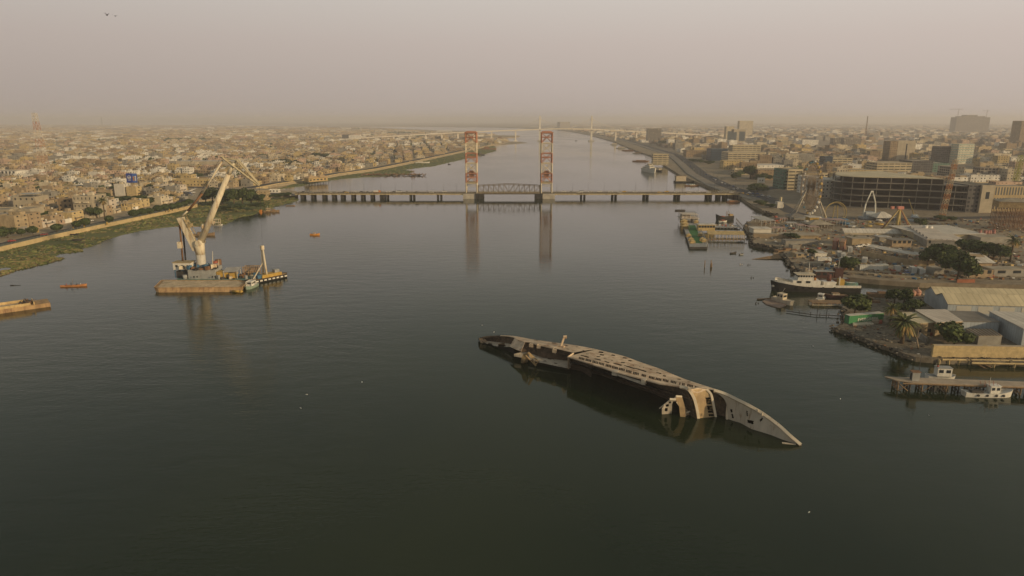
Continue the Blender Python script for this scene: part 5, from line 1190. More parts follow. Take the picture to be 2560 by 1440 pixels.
# shipping containers
def container(pos, rz, col, key, label, L=12.2, group=None, text=None, H=2.6):
    t = thing('shipping_container', label, 'container', pos, rz, group); cm = mat('container '+key, col, .65, 0, .2, .4, rust=tuple(c*.5+.05 for c in col), rust_amt=.32)
    f = MB(); n = int(L/.45)
    for s_ in (-1, 1):
        for i in range(n):
            x0 = -L/2+L*i/n; x1 = -L/2+L*(i+1)/n; y = s_*(1.22-(.06 if i % 2 else 0)); q = [(x0, y, 0), (x1, y, 0), (x1, y, H), (x0, y, H)]; f.face(q if s_ < 0 else q[::-1])
    for x in (-L/2, L/2): q = [(x, -1.22, 0), (x, -1.22, H), (x, 1.22, H), (x, 1.22, 0)]; f.face(q if x < 0 else q[::-1])
    f.build('body', cm, t); g = MB(); g.box((0, 0, H), (L+.04, 2.46, .08)); g.build('roof', roofw if key in ('green', 'white') else cm, t)
    g = MB()
    for y in (-.3, .3): g.bar((-L/2-.05, y, .1), (-L/2-.05, y, H-.1), .07)
    g.build('door_bar', greys, t)
    if text:
        cu = bpy.data.curves.new('lettering', 'FONT'); cu.body = text; cu.size = 1.6; cu.extrude = .02; cu.align_x = 'CENTER'; cu.space_character = 1.12; cu.materials.append(white)
        o = bpy.data.objects.new('lettering', cu); C.objects.link(o); o.parent = t; o.location = (0.6, -1.27, .95); o.rotation_euler = (R(90), 0, 0); cu.offset = .03
        dg = bpy.context.evaluated_depsgraph_get(); me = bpy.data.meshes.new_from_object(o.evaluated_get(dg)); bpy.data.objects.remove(o); o = bpy.data.objects.new('lettering', me); C.objects.link(o); o.parent = t; o.location = (.6, -1.27, .95); o.rotation_euler = (R(90), 0, 0)
    return t
ca, cb2 = G(*z6(278, 498), Z1), G(*z6(665, 465), Z1); rzc, Lc = frame(ca, cb2)
container(((ca+cb2)/2)+Vector((-math.sin(rzc)*1.22, math.cos(rzc)*1.22, 0)), rzc, (.06, .25, .10), 'green', 'green shipping container with white lettering at the tip of the spit', Lc, text='EVERGREEN', H=htop(ca, z6(0, 405)[1]))
def flatjunk(name, label, cat, pts, z, h, m_):
    Q = [G(*z6(*p), z) for p in pts]; o = Q[0]; f = MB(); f.prism([(p.x-o.x, p.y-o.y) for p in Q], 0, h); ob = f.build(name, m_); ob.location = (o.x, o.y, Z1); return tag(ob, label, cat)
flatjunk('metal_sheet', 'pale slab of sheet metal lying in front of the green container', 'metal sheet', [(330, 520), (560, 508), (520, 470), (320, 495)], Z1, .5, greyp)
flatjunk('crate', 'grey box leaning by the green container beside the red one', 'crate', [(540, 495), (612, 492), (612, 468), (530, 460)], Z1, 1.3, roofp)
flatjunk('crate', 'small red box at the right end of the green container', 'crate', [(615, 495), (655, 492), (655, 472), (618, 472)], Z1, 1.0, redp)
flatjunk('crate', 'small orange red bin in the yard in front of the sheds', 'crate', [(1190, 628), (1235, 628), (1235, 612), (1190, 612)], Z1, 1.2, redp)
flatjunk('pallet_stack', 'pile of grey planks in the yard left of the round tree', 'planks', [(1180, 600), (1290, 605), (1290, 580), (1180, 575)], Z1, .9, greys)
# shoreline rubble of the spit
rub = MB(); rng = random.Random(8); edge = gp(SPIT[4:16], Z1)
for a, c in zip(edge[:-1], edge[1:]):
    n = int((c-a).length*3.4)
    for i in range(n):
        p = a.lerp(c, rng.random()); p = p+Vector((rng.gauss(0, .9), rng.gauss(.6, 1.1), 0)); s_ = rng.uniform(.2, .85)
        rub.box((p.x, p.y, rng.uniform(-.3, 1.3)), (s_, s_*.8, s_*.6), rng.uniform(0, 3), rng.randrange(3))
tag(rub.build('shore_rubble', [mat('rubble', (.22, .17, .12)), mat('pale rubble', (.36, .30, .22), .95, 0, .3, 1), darkst]), 'broken stone and scrap along the edge of the spit', 'rubble', kind='stuff')
rub = MB(); 
for i in range(260):
    x, y = rng.uniform(2110, 2330), rng.uniform(735, 880)
    if not inpoly(x, y, SPIT): continue
    p = G(x, y, Z1); s_ = rng.uniform(.2, .9); rub.box((p.x, p.y, Z1), (s_*1.5, s_, s_*.5), rng.uniform(0, 3), rng.randrange(4))
tag(rub.build('yard_debris', [MATS['rubble'], MATS['pale rubble'], darkst, rustm]), 'scattered scrap and stones over the yard of the spit', 'debris', kind='stuff')
# trees of the spit
tree_px(2136, 787, 66, 733, 'broad olive tree behind the left end of the green container', 'olive', Z1)
tree_px(2234, 762, 38, 716, 'dark twin tree, left one, behind the sheds', 'bushy', Z1); tree_px(2259, 760, 34, 717, 'dark twin tree, right one, behind the sheds', 'bushy', Z1)
tree_px(2286, 779, 50, 744, 'dark green tree between the twin trees and the double warehouse', 'bushy', Z1)
tree_px(2245, 784, 34, 755, 'small dark bush right of the taller date palm', 'bushy', Z1)
tree_px(2386, 863, 78, 803, 'round bright green tree in front of the small cement hut', 'olive', Z1)
def palm_px(x, yb, wpx, yt, label, z=LAND_Z, **k):
    p = G(x, yb, z); dy = p.y*CP-(z-CAMH)*SP; return palm(p, htop(p, yt), wpx/2/F*dy, label, **k)
palm_px(2224, 812, 46, 764, 'tall date palm with dry hanging fronds by the pink hut', z=Z1, dry=.8)
palm_px(2254, 858, 88, 794, 'wide date palm near the shore of the spit', z=Z1, dry=.3, nf=64)
p = G(2296, 872, Z1); t = thing('bare_tree', 'leafless pale tree between the wide palm and the ochre wall', 'tree', p); f = MB(); hb_ = htop(p, 824)
f.tube((0, 0, 0), (-1.0, 0, hb_*.5), .3, .22, 6); f.build('trunk', mat('pale bark', (.36, .28, .19)), t)
for dx, dz in ((-2.8, 1.0), (.3, .85), (-1.8, .75), (-.6, 1.05)):
    f = MB(); f.tube((-1.0, 0, hb_*.5), (dx, .3, hb_*dz), .16, .05, 5); f.build('branch', mat('pale bark', (.36, .28, .19)), t)
for i, (x, y) in enumerate(((2282, 739), (2293, 738))):
    p = G(x, y, Z1); t = thing('storage_tank', f'pink round storage tank with a {"low" if i == 0 else "pointed"} cap behind the sheds', 'tank', p); f = MB(); r_ = 1.3+i*.3; f.tube((0, 0, 0), (0, 0, 1.4), r_*.8, r_, 12); f.dome((0, 0, 1.4), r_, 1.0+i*.5); f.build('shell', mat('pink tank', (.50, .27, .19), .7, 0, .2, .6), t)
    f = MB(); f.tube((0, 0, 2.3+i*.5), (0, 0, 3.0+i*.8), .3, .1, 8); f.build('cap', mat('pink tank', (.5, .27, .19)), t)
# scrap hulls behind
boat('derelict_boat', 'rotting brown hull heaped with scrap in the creek yard', 'boat', G(2197, 745, Z1-.6), R(-8), 10, 3.6, 2.2, wood, rustm, [(1, 3, 2, 2, .8, wood, 0)])
boat('derelict_boat', 'rust red beached boat beside the scrap hull', 'boat', G(2170, 757, Z1-.5), R(160), 9, 3, 1.3, rustm, wood, [(0, 3, 2, 1.2, 1.1, redp, 1)])
# ---------------------------------------------------------------- tug and boats in the creek mouth
def z5(x, y): return (1860+x/7.2, 660+y/7.2)
ta, tb = G(*z5(600, 500), 0), G(*z5(2060, 520), 0); tz, TL = frame(ta, tb)
tg = thing('tug_boat', 'black and white rusty ship with tyres along its side, moored in the creek mouth', 'ship', (ta+tb)/2+Vector((0, 3.2, 0)), tz+math.pi)
boat_hull(TL*1.08, 7.2, 2.6, sheer=2.2, bow=.3, stern=.85, mtop=1).build('hull', [black, greys], tg)
f = MB(); n = 12
for s_ in (-1, 1):
    L1 = [(-TL/2*1.05+i*TL*1.02/n, s_*(3.62 if i < 9 else 3.62*math.sqrt(max(.02, 1-((i-8.5)/4.0)**2))), 2.62+2.2*max(0, (i/n-.45)/.55)**2) for i in range(n+1)]
    for a, c in zip(L1[:-1], L1[1:]): f.prism([(a[0], a[1]-.06), (c[0], c[1]-.06), (c[0], c[1]+.06), (a[0], a[1]+.06)], 0, 1)
    for k in range(len(f.v)-8*n, len(f.v)):
        q = f.v[k]; zz = 2.4+2.2*max(0, (((q[0]+TL/2*1.05)/(TL*1.02))-.45)/.55)**2; f.v[k] = (q[0], q[1], zz+(1.1 if (k % 8) >= 4 else 0))
f.build('bulwark', white, tg)
X = TL/2
sup = thing('superstructure', None, None); sup.parent = tg
f = MB(); f.loft([[(X*.1, s*3.1, z) if False else (x, s, z) for x, s in ((-.06*X, -3.1), (X*.62, -3.0), (X*.62, 3.0), (-.06*X, 3.1))] for z in (2.6, 5.4)], smooth=False); f.build('deckhouse', white, sup)
f = MB(); f.loft([[(x, s, z) for x, s in ((.12*X, -2.4), (X*.5-dx, -2.3), (X*.5-dx, 2.3), (.12*X, 2.4))] for z, dx in ((5.4, 0), (8.0, .5))], smooth=False); f.build('bridge_house', white, sup)
f = MB(); f.box((.3*X, 0, 8.0), (X*.46, 5.4, .25)); f.build('bridge_roof', crw, sup)
for i in range(6): add_window(sup, (.16*X+i*.32*X/5, 2.42, 7.0), .8, .8)
for i in range(3): add_window(sup, (X*.5-.2, -1.4+1.4*i, 7.0), .9, .8, math.pi/2)
for x in (.25*X, .47*X): add_window(sup, (x, 3.1, 4.3), 2.0, 1.0)
f = MB(); f.box((-.3*X, 0, 2.6), (.30*X, 4.6, 2.2)); f.build('engine_casing', white, tg)
f = MB(); f.tube((-.32*X, 0, 4.8), (-.32*X, 0, 8.0), 1.0, .9, 12); f.build('funnel', mat('dull maroon', (.15, .06, .045), .8), tg)
f = MB(); f.box((-.62*X, 0, 2.6), (.12*X, 3.0, 3.2)); f.build('winch_house', yellow, tg)
f = MB(); f.tube((.2*X, 0, 8.2), (.2*X, 0, 13.5), .2, .1, 6); f.bar((.2*X, -1.2, 10), (.2*X, 1.2, 10), .12); f.build('mast', white, tg)
f = MB(); f.tube((-.55*X, 1.5, 2.6), (-.55*X, 1.5, 7.2), .3, .25, 8); f.build('vent_pipe', white, tg)
f = MB(); f.tube((.06*X, 1.8, 5.5), (.06*X, 1.8, 6.6), .5, n=10); f.build('life_raft', mat('orange paint', (.55, .22, .05)), tg)
tb_ = boat('lifeboat', 'small teal lifeboat resting on the stern of the black and white ship', 'boat', Vector((0, 0, 0)), 0, 6, 2, .9, teal, white)
tb_.location = Matrix.LocRotScale(tg.location, tg.rotation_euler, None) @ Vector((-.86*X, .5, 3.4)); tb_.rotation_euler = tg.rotation_euler
for x in (.95, .5, .32, .15, -.12, -.4):
    f = MB(); f.tube((x*X if x < .9 else X*1.03, 3.7 if x < .9 else .5, 2.2), (x*X if x < .9 else X*1.1, 3.95 if x < .9 else .8, 2.2), .55, n=12); f.build('tyre_fender', greys if x > .9 else black, tg)
f = MB()
for i in range(10): f.bar((X*.65+i*.035*X, 2.6-i*.2, 3.6+i*.16), (X*.65+i*.035*X, 2.6-i*.2, 4.7+i*.16), .1)
f.bar((X*.63, 2.7, 4.6), (X*1.0, .5, 6.1), .1); f.bar((X*.63, -2.7, 4.6), (X*1.0, -.5, 6.1), .1); f.build('bow_rail', crw, tg)
boat('ship', 'dark red hulled vessel rafted behind the black and white ship', 'ship', G(*z5(1560, 400), 0)+Vector((0, 9, 0)), tz+math.pi, 24, 6, 2.2, mat('dark red hull', (.075, .032, .026), .7, 0, .3, .5), greys, [(0, 9, 4, 2.4, 3.2, mat('dark red hull', (.075, .032, .026)), 3), (-7, 4, 3, 2.4, 4.6, mat('dark red hull', (.075, .032, .026)), 0)], lambda t: mast(t, -7, 0, 7, 4, .15))
boat('tug_boat', 'small grey and cream wheelhouse boat aground on the mud flat', 'boat', G(*z5(700, 690), .2), R(-62), 10.5, 3.8, 1.5, greyp, crw, [(-.8, 3.2, 2.6, 1.4, 2.4, crw, 2)], lambda t: mast(t, -1, 0, 4, 2.6, .08, lean=1.5))
boat('cabin_boat', 'white cabin boat nosed in beside the black hull', 'boat', G(*z5(1370, 670), 0), R(-125), 8.5, 3.2, 1.3, greyp, white, [(-.6, 2.6, 2.2, 1.3, 1.9, white, 1)], lambda t: mast(t, 0, 0, 3, 1.2, .06))
boat('wooden_boat', 'dark red wooden boat drawn up beside the olive tree of the spit', 'boat', G(*z5(1640, 600), .3), R(175), 10, 3.4, 1.3, mat('dark red hull', (.075, .032, .026)), wood, [(0, 3, 2, 1.2, .8, greyp, 0)])
mud = jag([G(*z5(*p), .3) for p in [(330, 665), (420, 620), (560, 610), (640, 640), (760, 740), (700, 770), (640, 785), (520, 760), (400, 720)]], .4, 2)
sheet('ground', mud, .3, mat('pinkish mud', (.30, .22, .17), .9, 0, .3, .4), 'pinkish mud flat below the small grey boat', skirt=-.6)
f = MB(); a, c = G(*z5(232, 634), .25), G(*z5(600, 615), .5); f.bar((0, 0, 0), c-a, .45); o = f.build('timber', wood); o.location = a; tag(o, 'long dark timber pointing off the mud flat', 'timber')
f = MB(); dj = thing('footbridge', 'thin dark walkway on stilts from the mud flat to the spit', 'footbridge', G(*z5(780, 850), 0)); o = dj.location
L1 = [G(*z5(x, y), .5)-o for x, y in ((760, 845), (1000, 880), (1300, 918), (1500, 925), (1840, 940))]
f.path(L1, .16, 4); f.build('plank', darkst, dj)
for x, y in ((990, 880), (1190, 900), (1310, 915), (1360, 915), (1480, 925), (1520, 928), (1690, 935)): f = MB(); p = G(*z5(x, y), 0)-o; f.tube((p.x, p.y, -1), (p.x+.2, p.y, 3.0 if x in (1310, 1480) else 1.0), .12, n=5); f.build('stilt', darkst, dj)
ra, rbb = G(*z5(1230, 745), .2), G(*z5(1800, 750), .2); rz, L_ = frame(ra, rbb)
pf = thing('dock_platform', 'low brown timber dock left of the olive tree on the spit', 'dock', ra, rz); f = MB(); f.box((L_/2, 2.5, .9), (L_, 5, .3)); f.build('deck', wood, pf)
for i in range(6): f = MB(); f.bar((i*L_/5, .2, -1), (i*L_/5, .2, .9), .3); f.bar((i*L_/5, 4.5, -1), (i*L_/5, 4.5, .9), .3); f.build('post', wood, pf)
f = MB(); f.bar((0, 0, .15), (L_, 0, .15), .25); f.build('lower_beam', crw, pf)
# ================================================================ RIGHT BANK: restaurant barge, fairground, yards
def z3(x, y): return (1660+x/5.142, 500+y/5.142)
def z4(x, y): return (2100+x/5.143, 500+y/5.143)
def r1(x, y): return (1660+x/4.8, 260+y/4.8)
def r2(x, y): return (2060+x/4.8, 260+y/4.8)
thatch = mat('straw thatch', (.46, .35, .17), .95, 0, .35, .6); awn = mat('dusty pink awning', (.40, .28, .24), .85, 0, .2, .5); turf = mat('green carpet', (.045, .16, .045), .95, 0, .3, .3)
ply = mat('yellow plywood', (.52, .38, .17), .85, 0, .3, .5)
def poly_thing(name, label, cat, pts, zf, z0, z1, m_, mtop=None, group=None, kids_=None):
    Q = [G(*p, zf) for p in pts]; o = Q[0]; t = thing(name, label, cat, (o.x, o.y, z0), 0, group); f = MB(); f.prism([(p.x-o.x, p.y-o.y) for p in Q], 0, z1-z0, 0, 1 if mtop else None); f.build('body' if not kids_ else kids_, [m_, mtop] if mtop else m_, t); return t
# restaurant pontoon
rp = [z3(205, 200), z3(265, 400), z3(330, 605), z3(552, 605), z3(560, 560), z3(470, 380), z3(400, 160), z3(260, 150)]
Q = [G(*p, 1.2) for p in rp]; o_ = Q[2]
if True:
    s = 0; n = len(Q)
    for i in range(n): s += Q[i].x*Q[(i+1) % n].y-Q[(i+1) % n].x*Q[i].y
    if s < 0: Q = Q[::-1]
rt = thing('restaurant_pontoon', 'floating restaurant pontoon with a green carpeted deck and straw huts', 'pontoon', (o_.x, o_.y, 0))
f = MB(); f.prism([(p.x-o_.x, p.y-o_.y) for p in Q], -.5, 1.3, 0, 1); f.build('hull', [darkst, greys], rt)
f = MB(); v3 = [G(*z3(*p), 1.3)-Vector((o_.x, o_.y, 0)) for p in ((400, 555), (500, 555), (400, 325), (285, 325))]
for q in v3: q.z = 1.35
f.face(v3); f.build('carpet', turf, rt)
f = MB()
for i in range(len(Q)):
    a, c = Q[i]-o_, Q[(i+1) % len(Q)]-o_; a.z = c.z = 0
    for h_ in (1.8, 2.4): f.bar((a.x, a.y, h_), (c.x, c.y, h_), .1)
    nn = max(2, int((c-a).length/2))
    for k in range(nn): q = a.lerp(c, k/nn); f.bar((q.x, q.y, 1.3), (q.x, q.y, 2.4), .12)
f.build('railing', greys, rt)
def hutp(x, y, w_, d__, h, zt, m_, rm, label=None, parent=rt, name='straw_hut'):
    p = G(*z3(x, y), zt)-Vector((o_.x, o_.y, 0)); f = MB()
    for sx_ in (-1, 1):
        for sy_ in (-1, 1): f.bar((p.x+sx_*w_/2, p.y+sy_*d__/2, zt), (p.x+sx_*w_/2, p.y+sy_*d__/2, zt+h), .2)
    f.box((p.x, p.y+d__/2-.1, zt), (w_, .15, h*.8)); f.loft([[(p.x+sx_*w_*.6, p.y+sy_*d__*.6, zt+h) for sx_, sy_ in ((-1, -1), (1, -1), (1, 1), (-1, 1))], [(p.x+sx_*w_*.1, p.y+sy_*d__*.1, zt+h+1.0) for sx_, sy_ in ((-1, -1), (1, -1), (1, 1), (-1, 1))]], 1, smooth=False)
    f.build(name, [m_, rm], parent)
for x, y in ((255, 300), (262, 338), (270, 375)): hutp(x, y, 5, 3.2, 2.3, 1.3, ply, thatch)
for x, y in ((315, 480), (345, 530), (470, 470), (490, 530), (415, 300), (515, 545), (365, 560)): hutp(x, y, 3, 2.2, 1.7, 1.3, ply, thatch)
f = MB(); p = G(*z3(330, 290), 1.3)-Vector((o_.x, o_.y, 0))
for lv in (0, 1):
    f.box((p.x, p.y+5, 1.3+lv*3.2+3.0), (14-lv*2, 13-lv*2, .25))
    for i in range(5):
        for j in range(3): f.bar((p.x-6+i*3, p.y-.5+j*5.5, 1.3+lv*3.2), (p.x-6+i*3, p.y-.5+j*5.5, 1.3+lv*3.2+3.0), .3)
f.box((p.x-2, p.y+6, 4.3), (7, 5, 2.3)); f.build('upper_deck', MATS['pinkish cream roof'], rt)
f = MB(); f.box((p.x+4, p.y+3, 1.4), (4, 6, 2.4)); f.box((p.x-4, p.y+2, 1.4), (4, 4, 2.4)); f.build('cabin', grw, rt)
f = MB(); f.box((p.x-5, p.y+12, 7.8), (8, .5, 2.0)); f.build('dark_awning', darkst, rt)
# pier: yellow glazed hall, thatched terrace and decks
A, B = G(*z3(440, 392), 1.4), G(*z3(655, 392), 1.4)
def hallx(t, L, d, h):
    for i in range(10):
        if i % 1 == 0: pass
block('restaurant_hall', 'yellow plank restaurant hall with a dark window strip on the pier', 'restaurant', Vector((A.x, A.y, 1.2)), Vector((B.x, B.y, 1.2)), 5, htop(Vector((A.x, A.y, 1.2)), z3(0, 320)[1]), ply, roofw, wins=(6, 1), roof='slab', over=.4, ww=.8, wh=.35)
A, B = G(*z3(560, 505), 1.2), G(*z3(1040, 512), 1.2); rz, L_ = frame(A, B)
tt = thing('terrace', 'long straw roofed terrace over a railed pier deck', 'terrace', (A.x, A.y, 0), rz); f = MB(); f.box((L_/2, 3, .9), (L_, 7.5, .3)); f.build('deck', wood, tt)
hT = htop(Vector((A.x, A.y, 1.2)), z3(0, 440)[1])+1.2
f = MB(); f.v = [(0, -.2, hT), (L_*.99, -.2, hT), (L_*.99, 4.6, hT+1.6), (0, 4.6, hT+1.6)]; f.f = [(0, 1, 2, 3)]; f.m = [0]; f.sm = [False]; solid(f.build('straw_roof', thatch, tt), .25)
for i in range(11): f = MB(); x = .3+i*(L_-.6)/10; f.bar((x, 0, -.8), (x, 0, hT), .25); f.bar((x, 4.4, .9), (x, 4.4, hT+1.5), .25); f.build('post', ply, tt)
f = MB(); f.bar((0, 0, 1.9), (L_, 0, 1.9), .1); f.bar((0, 0, 1.5), (L_, 0, 1.5), .1); f.build('railing', greys, tt)
for i in range(9):
    g = MB(); g.box((2.5+i*4.6, 2, 1.2), (1.4, .8, .75)); g.build('table', darkst, tt)
f = MB(); f.box((L_/2, -2.2, .25), (L_*.98, .3, .25)); [f.bar((i*L_/9, -2.2, -.8), (i*L_/9, -2.2, .3), .2) for i in range(1, 9)]; f.build('lower_beam', greys, tt)
A, B = G(*z3(640, 345), 1.2), G(*z3(980, 350), 1.2); rz, L_ = frame(A, B)
pd_ = thing('pier_deck', 'open grey deck with tables behind the straw roofed terrace', 'deck', (A.x, A.y, 0), rz); f = MB(); f.box((L_/2, 5, .9), (L_, 11, .35)); [f.bar((i*L_/8, .5, -.8), (i*L_/8, .5, .9), .4) for i in range(9)]; f.build('deck', greys, pd_)
rng = random.Random(21)
for i in range(14):
    g = MB(); g.box((rng.uniform(1, L_-1), rng.uniform(1, 9), 1.25), (1.2, .8, .75)); g.build('table', rng.choice([redp, white, wood]), pd_)
A = G(*z3(930, 250), 1.2); C2_ = G(*z3(1130, 470), 1.2); f = MB(); d = C2_-A; f.bar((0, 0, 1.4), (d.x, d.y, 1.4), .5); f.bar((0, 0, 2.4), (d.x, d.y, 2.4), .12)
for k in range(14): f.bar((d.x*k/13, d.y*k/13, -.5), (d.x*k/13, d.y*k/13, 2.4), .12)
o = f.build('gangway', MATS['pale jetty deck']); o.location = (A.x, A.y, 0); tag(o, 'pale railed gangway from the terrace up to the bank', 'gangway')
# dhow and boats
def dh(t):
    mast(t, -1.5, 0, 2.5, 4.5, .2, rustm); f = MB(); f.box((-5.2, 0, 3.0), (3.2, 3.2, 1.4)); f.build('stern_castle', ochre, t)
    f = MB(); f.path([(-3.4, -1.6, 4.2), (-3.4, -1.6, 6.2), (-3.4, 1.6, 6.2), (-3.4, 1.6, 4.2)], .14); f.build('arch', ochre, t)
    f = MB(); f.box((2, 0, 2.4), (3, 2, .6)); f.build('awning', redp, t)
boat('dhow', 'wooden galleon style pleasure boat with a high stern, by the pier', 'boat', G(1811, 549, 0), R(-165), 15, 5, 2.3, black, wood, [], dh, sheer=2.6)
boat('motorboat', 'white boat bow with a red stripe in front of the wooden galleon', 'boat', G(1806, 556, 0), R(-140), 9, 2.8, 1.3, white, redp, [(0, 3, 1.8, 1.1, .8, redp, 1)])
boat('barge', 'low orange brown barge moored below the right bridge end', 'barge', G(1833, 506, 0), R(0), 13, 4, .9, rustm, rusto, [(0, 8, 2.4, .9, 1.0, mat('orange brown cabin', (.42, .2, .1), .8), 0)])
for i, (x, y, h, l) in enumerate(((1761.5, 668, 651, 'left one of two rotten mooring piles standing in the right water'), (1776.5, 668, 650, 'thicker right one of two rotten mooring piles in the water'))):
    p = G(x, y, 0); f = MB(); hh_ = htop(p, h); f.tube((0, 0, -1), (.1*i, 0, hh_), .25+.12*i, .2, 7); 
    if i: f.tube((.7, .3, -1), (.6, .2, hh_*.6), .3, .2, 7)
    o = f.build('mooring_pile', wood); o.location = p; tag(o, l, 'pile')
for x, y, l in ((1833, 634, 'dark open dinghy left of the pointed wreck'), (1853, 637, 'small grey dinghy next to the dark dinghy')):
    boat('dinghy', l, 'dinghy', G(x, y, 0), R(20), 4.2 if x < 1850 else 2.6, 1.5, .6, darkst if x < 1850 else greys, wood, [])
for x, y, l in ((1852, 662, 'pair of pale floats low in the water off the pointed wreck'), (1872, 663, 'dark stump awash beside the pale floats'), (1880, 695, 'lone dark stump above the black ship bow'), (1892, 759, 'small dark wreck spike near the mud flat timber')):
    f = MB(); f.tube((-.6, 0, -.3), (-.3, 0, .7), .3, .2, 6); f.tube((.6, .3, -.3), (.8, 0, .4), .3, .15, 6); o = f.build('floating_debris', greyp if x == 1852 else darkst); o.location = G(x, y, 0); tag(o, l, 'debris')
# sunken pointed wreck
A, B = G(*z3(1125, 765), 0), G(*z3(1500, 740), .5); rz, L_ = frame(A, B)
t = thing('sunken_hull', 'long dark pointed wreck half sunk at the foot of the bank', 'wreck', (A.x, A.y, 0), rz)
f = MB(); f.loft([[(0, 0, .2), (.2, .2, .1), (.2, -.2, .1)], [(L_*.5, 2.0, .2), (L_*.5, 1.6, 1.0), (L_*.5, -1.6, .2)], [(L_, 3.4, .2), (L_, 2.4, 1.8), (L_, -2.2, .4)]], smooth=False); f.build('hull', wood, t)
boat('derelict_boat', 'brown rotten hull pulled ashore behind the pointed wreck', 'boat', G(*z3(1560, 680), .8), R(20), 14, 4.5, 2.0, wood, rustm, [(1, 4, 2.5, 1.8, .9, wood, 0)])
boat('derelict_boat', 'upturned wooden boat on the bank edge beside the pointed wreck', 'boat', G(*z3(1490, 712), .4), R(5), 8, 2.6, 1.4, MATS['pale jetty deck'], wood)
# ---- bank buildings (front lines traced at their feet)
LZ = LAND_Z
def pxb(name, label, cat, xl, xr, yb, yt, depth, wm, rm, zf=z3, z=LZ, yb2=None, **k):
    A = G(*zf(xl, yb), z); B = G(*zf(xr, yb2 if yb2 is not None else yb), z); h = htop(A, zf(0, yt)[1]); return block(name, label, cat, A, B, depth, max(1.2, h), wm, rm, **k)
pxb('river_wall', 'bare cement retaining wall below the white kiosk by the water', 'wall', 1143, 1560, 525, 432, 2.5, MATS['tan brick'], roofp, z=.2, roof='slab', yb2=540)
pxb('kiosk', 'white box kiosk with roof units on the river wall', 'kiosk', 1150, 1378, 432, 375, 9, mat('white plaster', (.62, .58, .50), .8, 0, .15, .3), roofw, z=LZ+1, roof='slab', over=.5)
pxb('kiosk', 'big low brick building with a long slab roof, right of the white kiosk', 'kiosk', 1560, 1985, 500, 455, 10, mudb, roofp, roof='slab', over=1.2)
pxb('shed', 'low cement shed above the pointed wreck', 'shed', 1650, 1745, 640, 590, 6, grw, roofp, roof='slab')
pxb('shed', 'long low cement building under the slab roofed one', 'shed', 1560, 1980, 585, 530, 7, grw, roofd, roof='slab')
pxb('cottage', 'tan flat roofed block by the quay left of the white truck', 'building', 1700, 1860, 740, 695, 8, mudb, roofp, par=.4, wins=(2, 1))
pxb('river_wall', 'grey quay wall below the tan block, left of the creek', 'wall', 1780, 2050, 880, 815, 3, grw, roofp, z=1.0, roof='slab')
t = pxb('shed', 'white cabin with a flat roof on the quay', 'cabin', 1940, 2090, 735, 690, 7, white, roofw, roof='slab', over=.3)
vehicle('white', 'truck', G(*z3(2060, 795), LZ), R(-10), 'white box truck parked on the quay near the white cabin')
# quay coping along the creek
QW = gp([(2012, 692), (2110, 694), (2200, 702), (2290, 708)], 0); qt = thing('quay_wall', 'long tan concrete quay wall on the far side of the creek', 'quay wall', QW[0])
strip('wall_face', [p-QW[0]+Vector((0, .6, 0)) for p in QW], -1, 3.3, 1.4, mat('quay concrete', (.36, .30, .21), .9, 0, .3, .3), qt)
# ferris wheel
fwp = G(2020, 546, LZ); fw = thing('ferris_wheel', 'tall ferris wheel with white and yellow cabins, seen nearly edge on', 'ferris wheel', fwp, R(86))
ct_z = htop(fwp, 466); RR = htop(fwp, 402)-ct_z
f = MB(); g = MB(); rimm = mat('dull rim steel', (.32, .24, .16), .8, 0, .3, .5)
for y in (-1.3, 1.3):
    for rr in (RR, RR*.9):
        L1 = [(rr*math.cos(a*math.pi/20), y, ct_z+rr*math.sin(a*math.pi/20)) for a in range(41)]
        for a, c in zip(L1[:-1], L1[1:]): f.bar(a, c, .3)
    for a in range(40):
        t_ = a*math.pi/20; f.bar((RR*.9*math.cos(t_), y, ct_z+RR*.9*math.sin(t_)), (RR*math.cos(t_+.08), y, ct_z+RR*math.sin(t_+.08)), .15)
        g.bar((1.2*math.cos(t_), y*1.5, ct_z+1.2*math.sin(t_)), (RR*.9*math.cos(t_), y, ct_z+RR*.9*math.sin(t_)), .2)
    g.tube((0, -3, ct_z), (0, 3, ct_z), 1.2, n=10)
[f.bar((RR*math.cos(a*math.pi/10), -1.3, ct_z+RR*math.sin(a*math.pi/10)), (RR*math.cos(a*math.pi/10), 1.3, ct_z+RR*math.sin(a*math.pi/10)), .2) for a in range(20)]; f.build('rim', rimm, fw); g.build('spokes', rimm, fw)
cabp = None; cm_ = [white, mat('cabin yellow', (.52, .36, .12), .6), mat('cabin blue', (.10, .30, .40), .6)]
for i in range(26):
    t_ = i*2*math.pi/26; b = MB(); X, Z = (RR+.4)*math.cos(t_), ct_z+(RR+.4)*math.sin(t_)-1.0
    b.dome((X, 0, Z), 1.15, 1.1, 8, 3); b.tube((X, 0, Z-1.0), (X, 0, Z), .8, 1.15, 8); b.build('gondola', cm_[1] if 7 < i < 15 or i == 20 else cm_[2] if i in (5, 6, 3, 22) else cm_[0], fw)
for sy_ in (-1, 1):
    for sx_ in (-1, 1):
        b = MB(); b.tube((sx_*5, sy_*13, 0), (0, sy_*2.2, ct_z), .42, .32, 8); b.build('support_leg', greys if sx_ > 0 else creamst, fw)
b = MB(); b.box((0, 0, 0), (14, 26, 1.0)); b.build('platform', greys, fw)
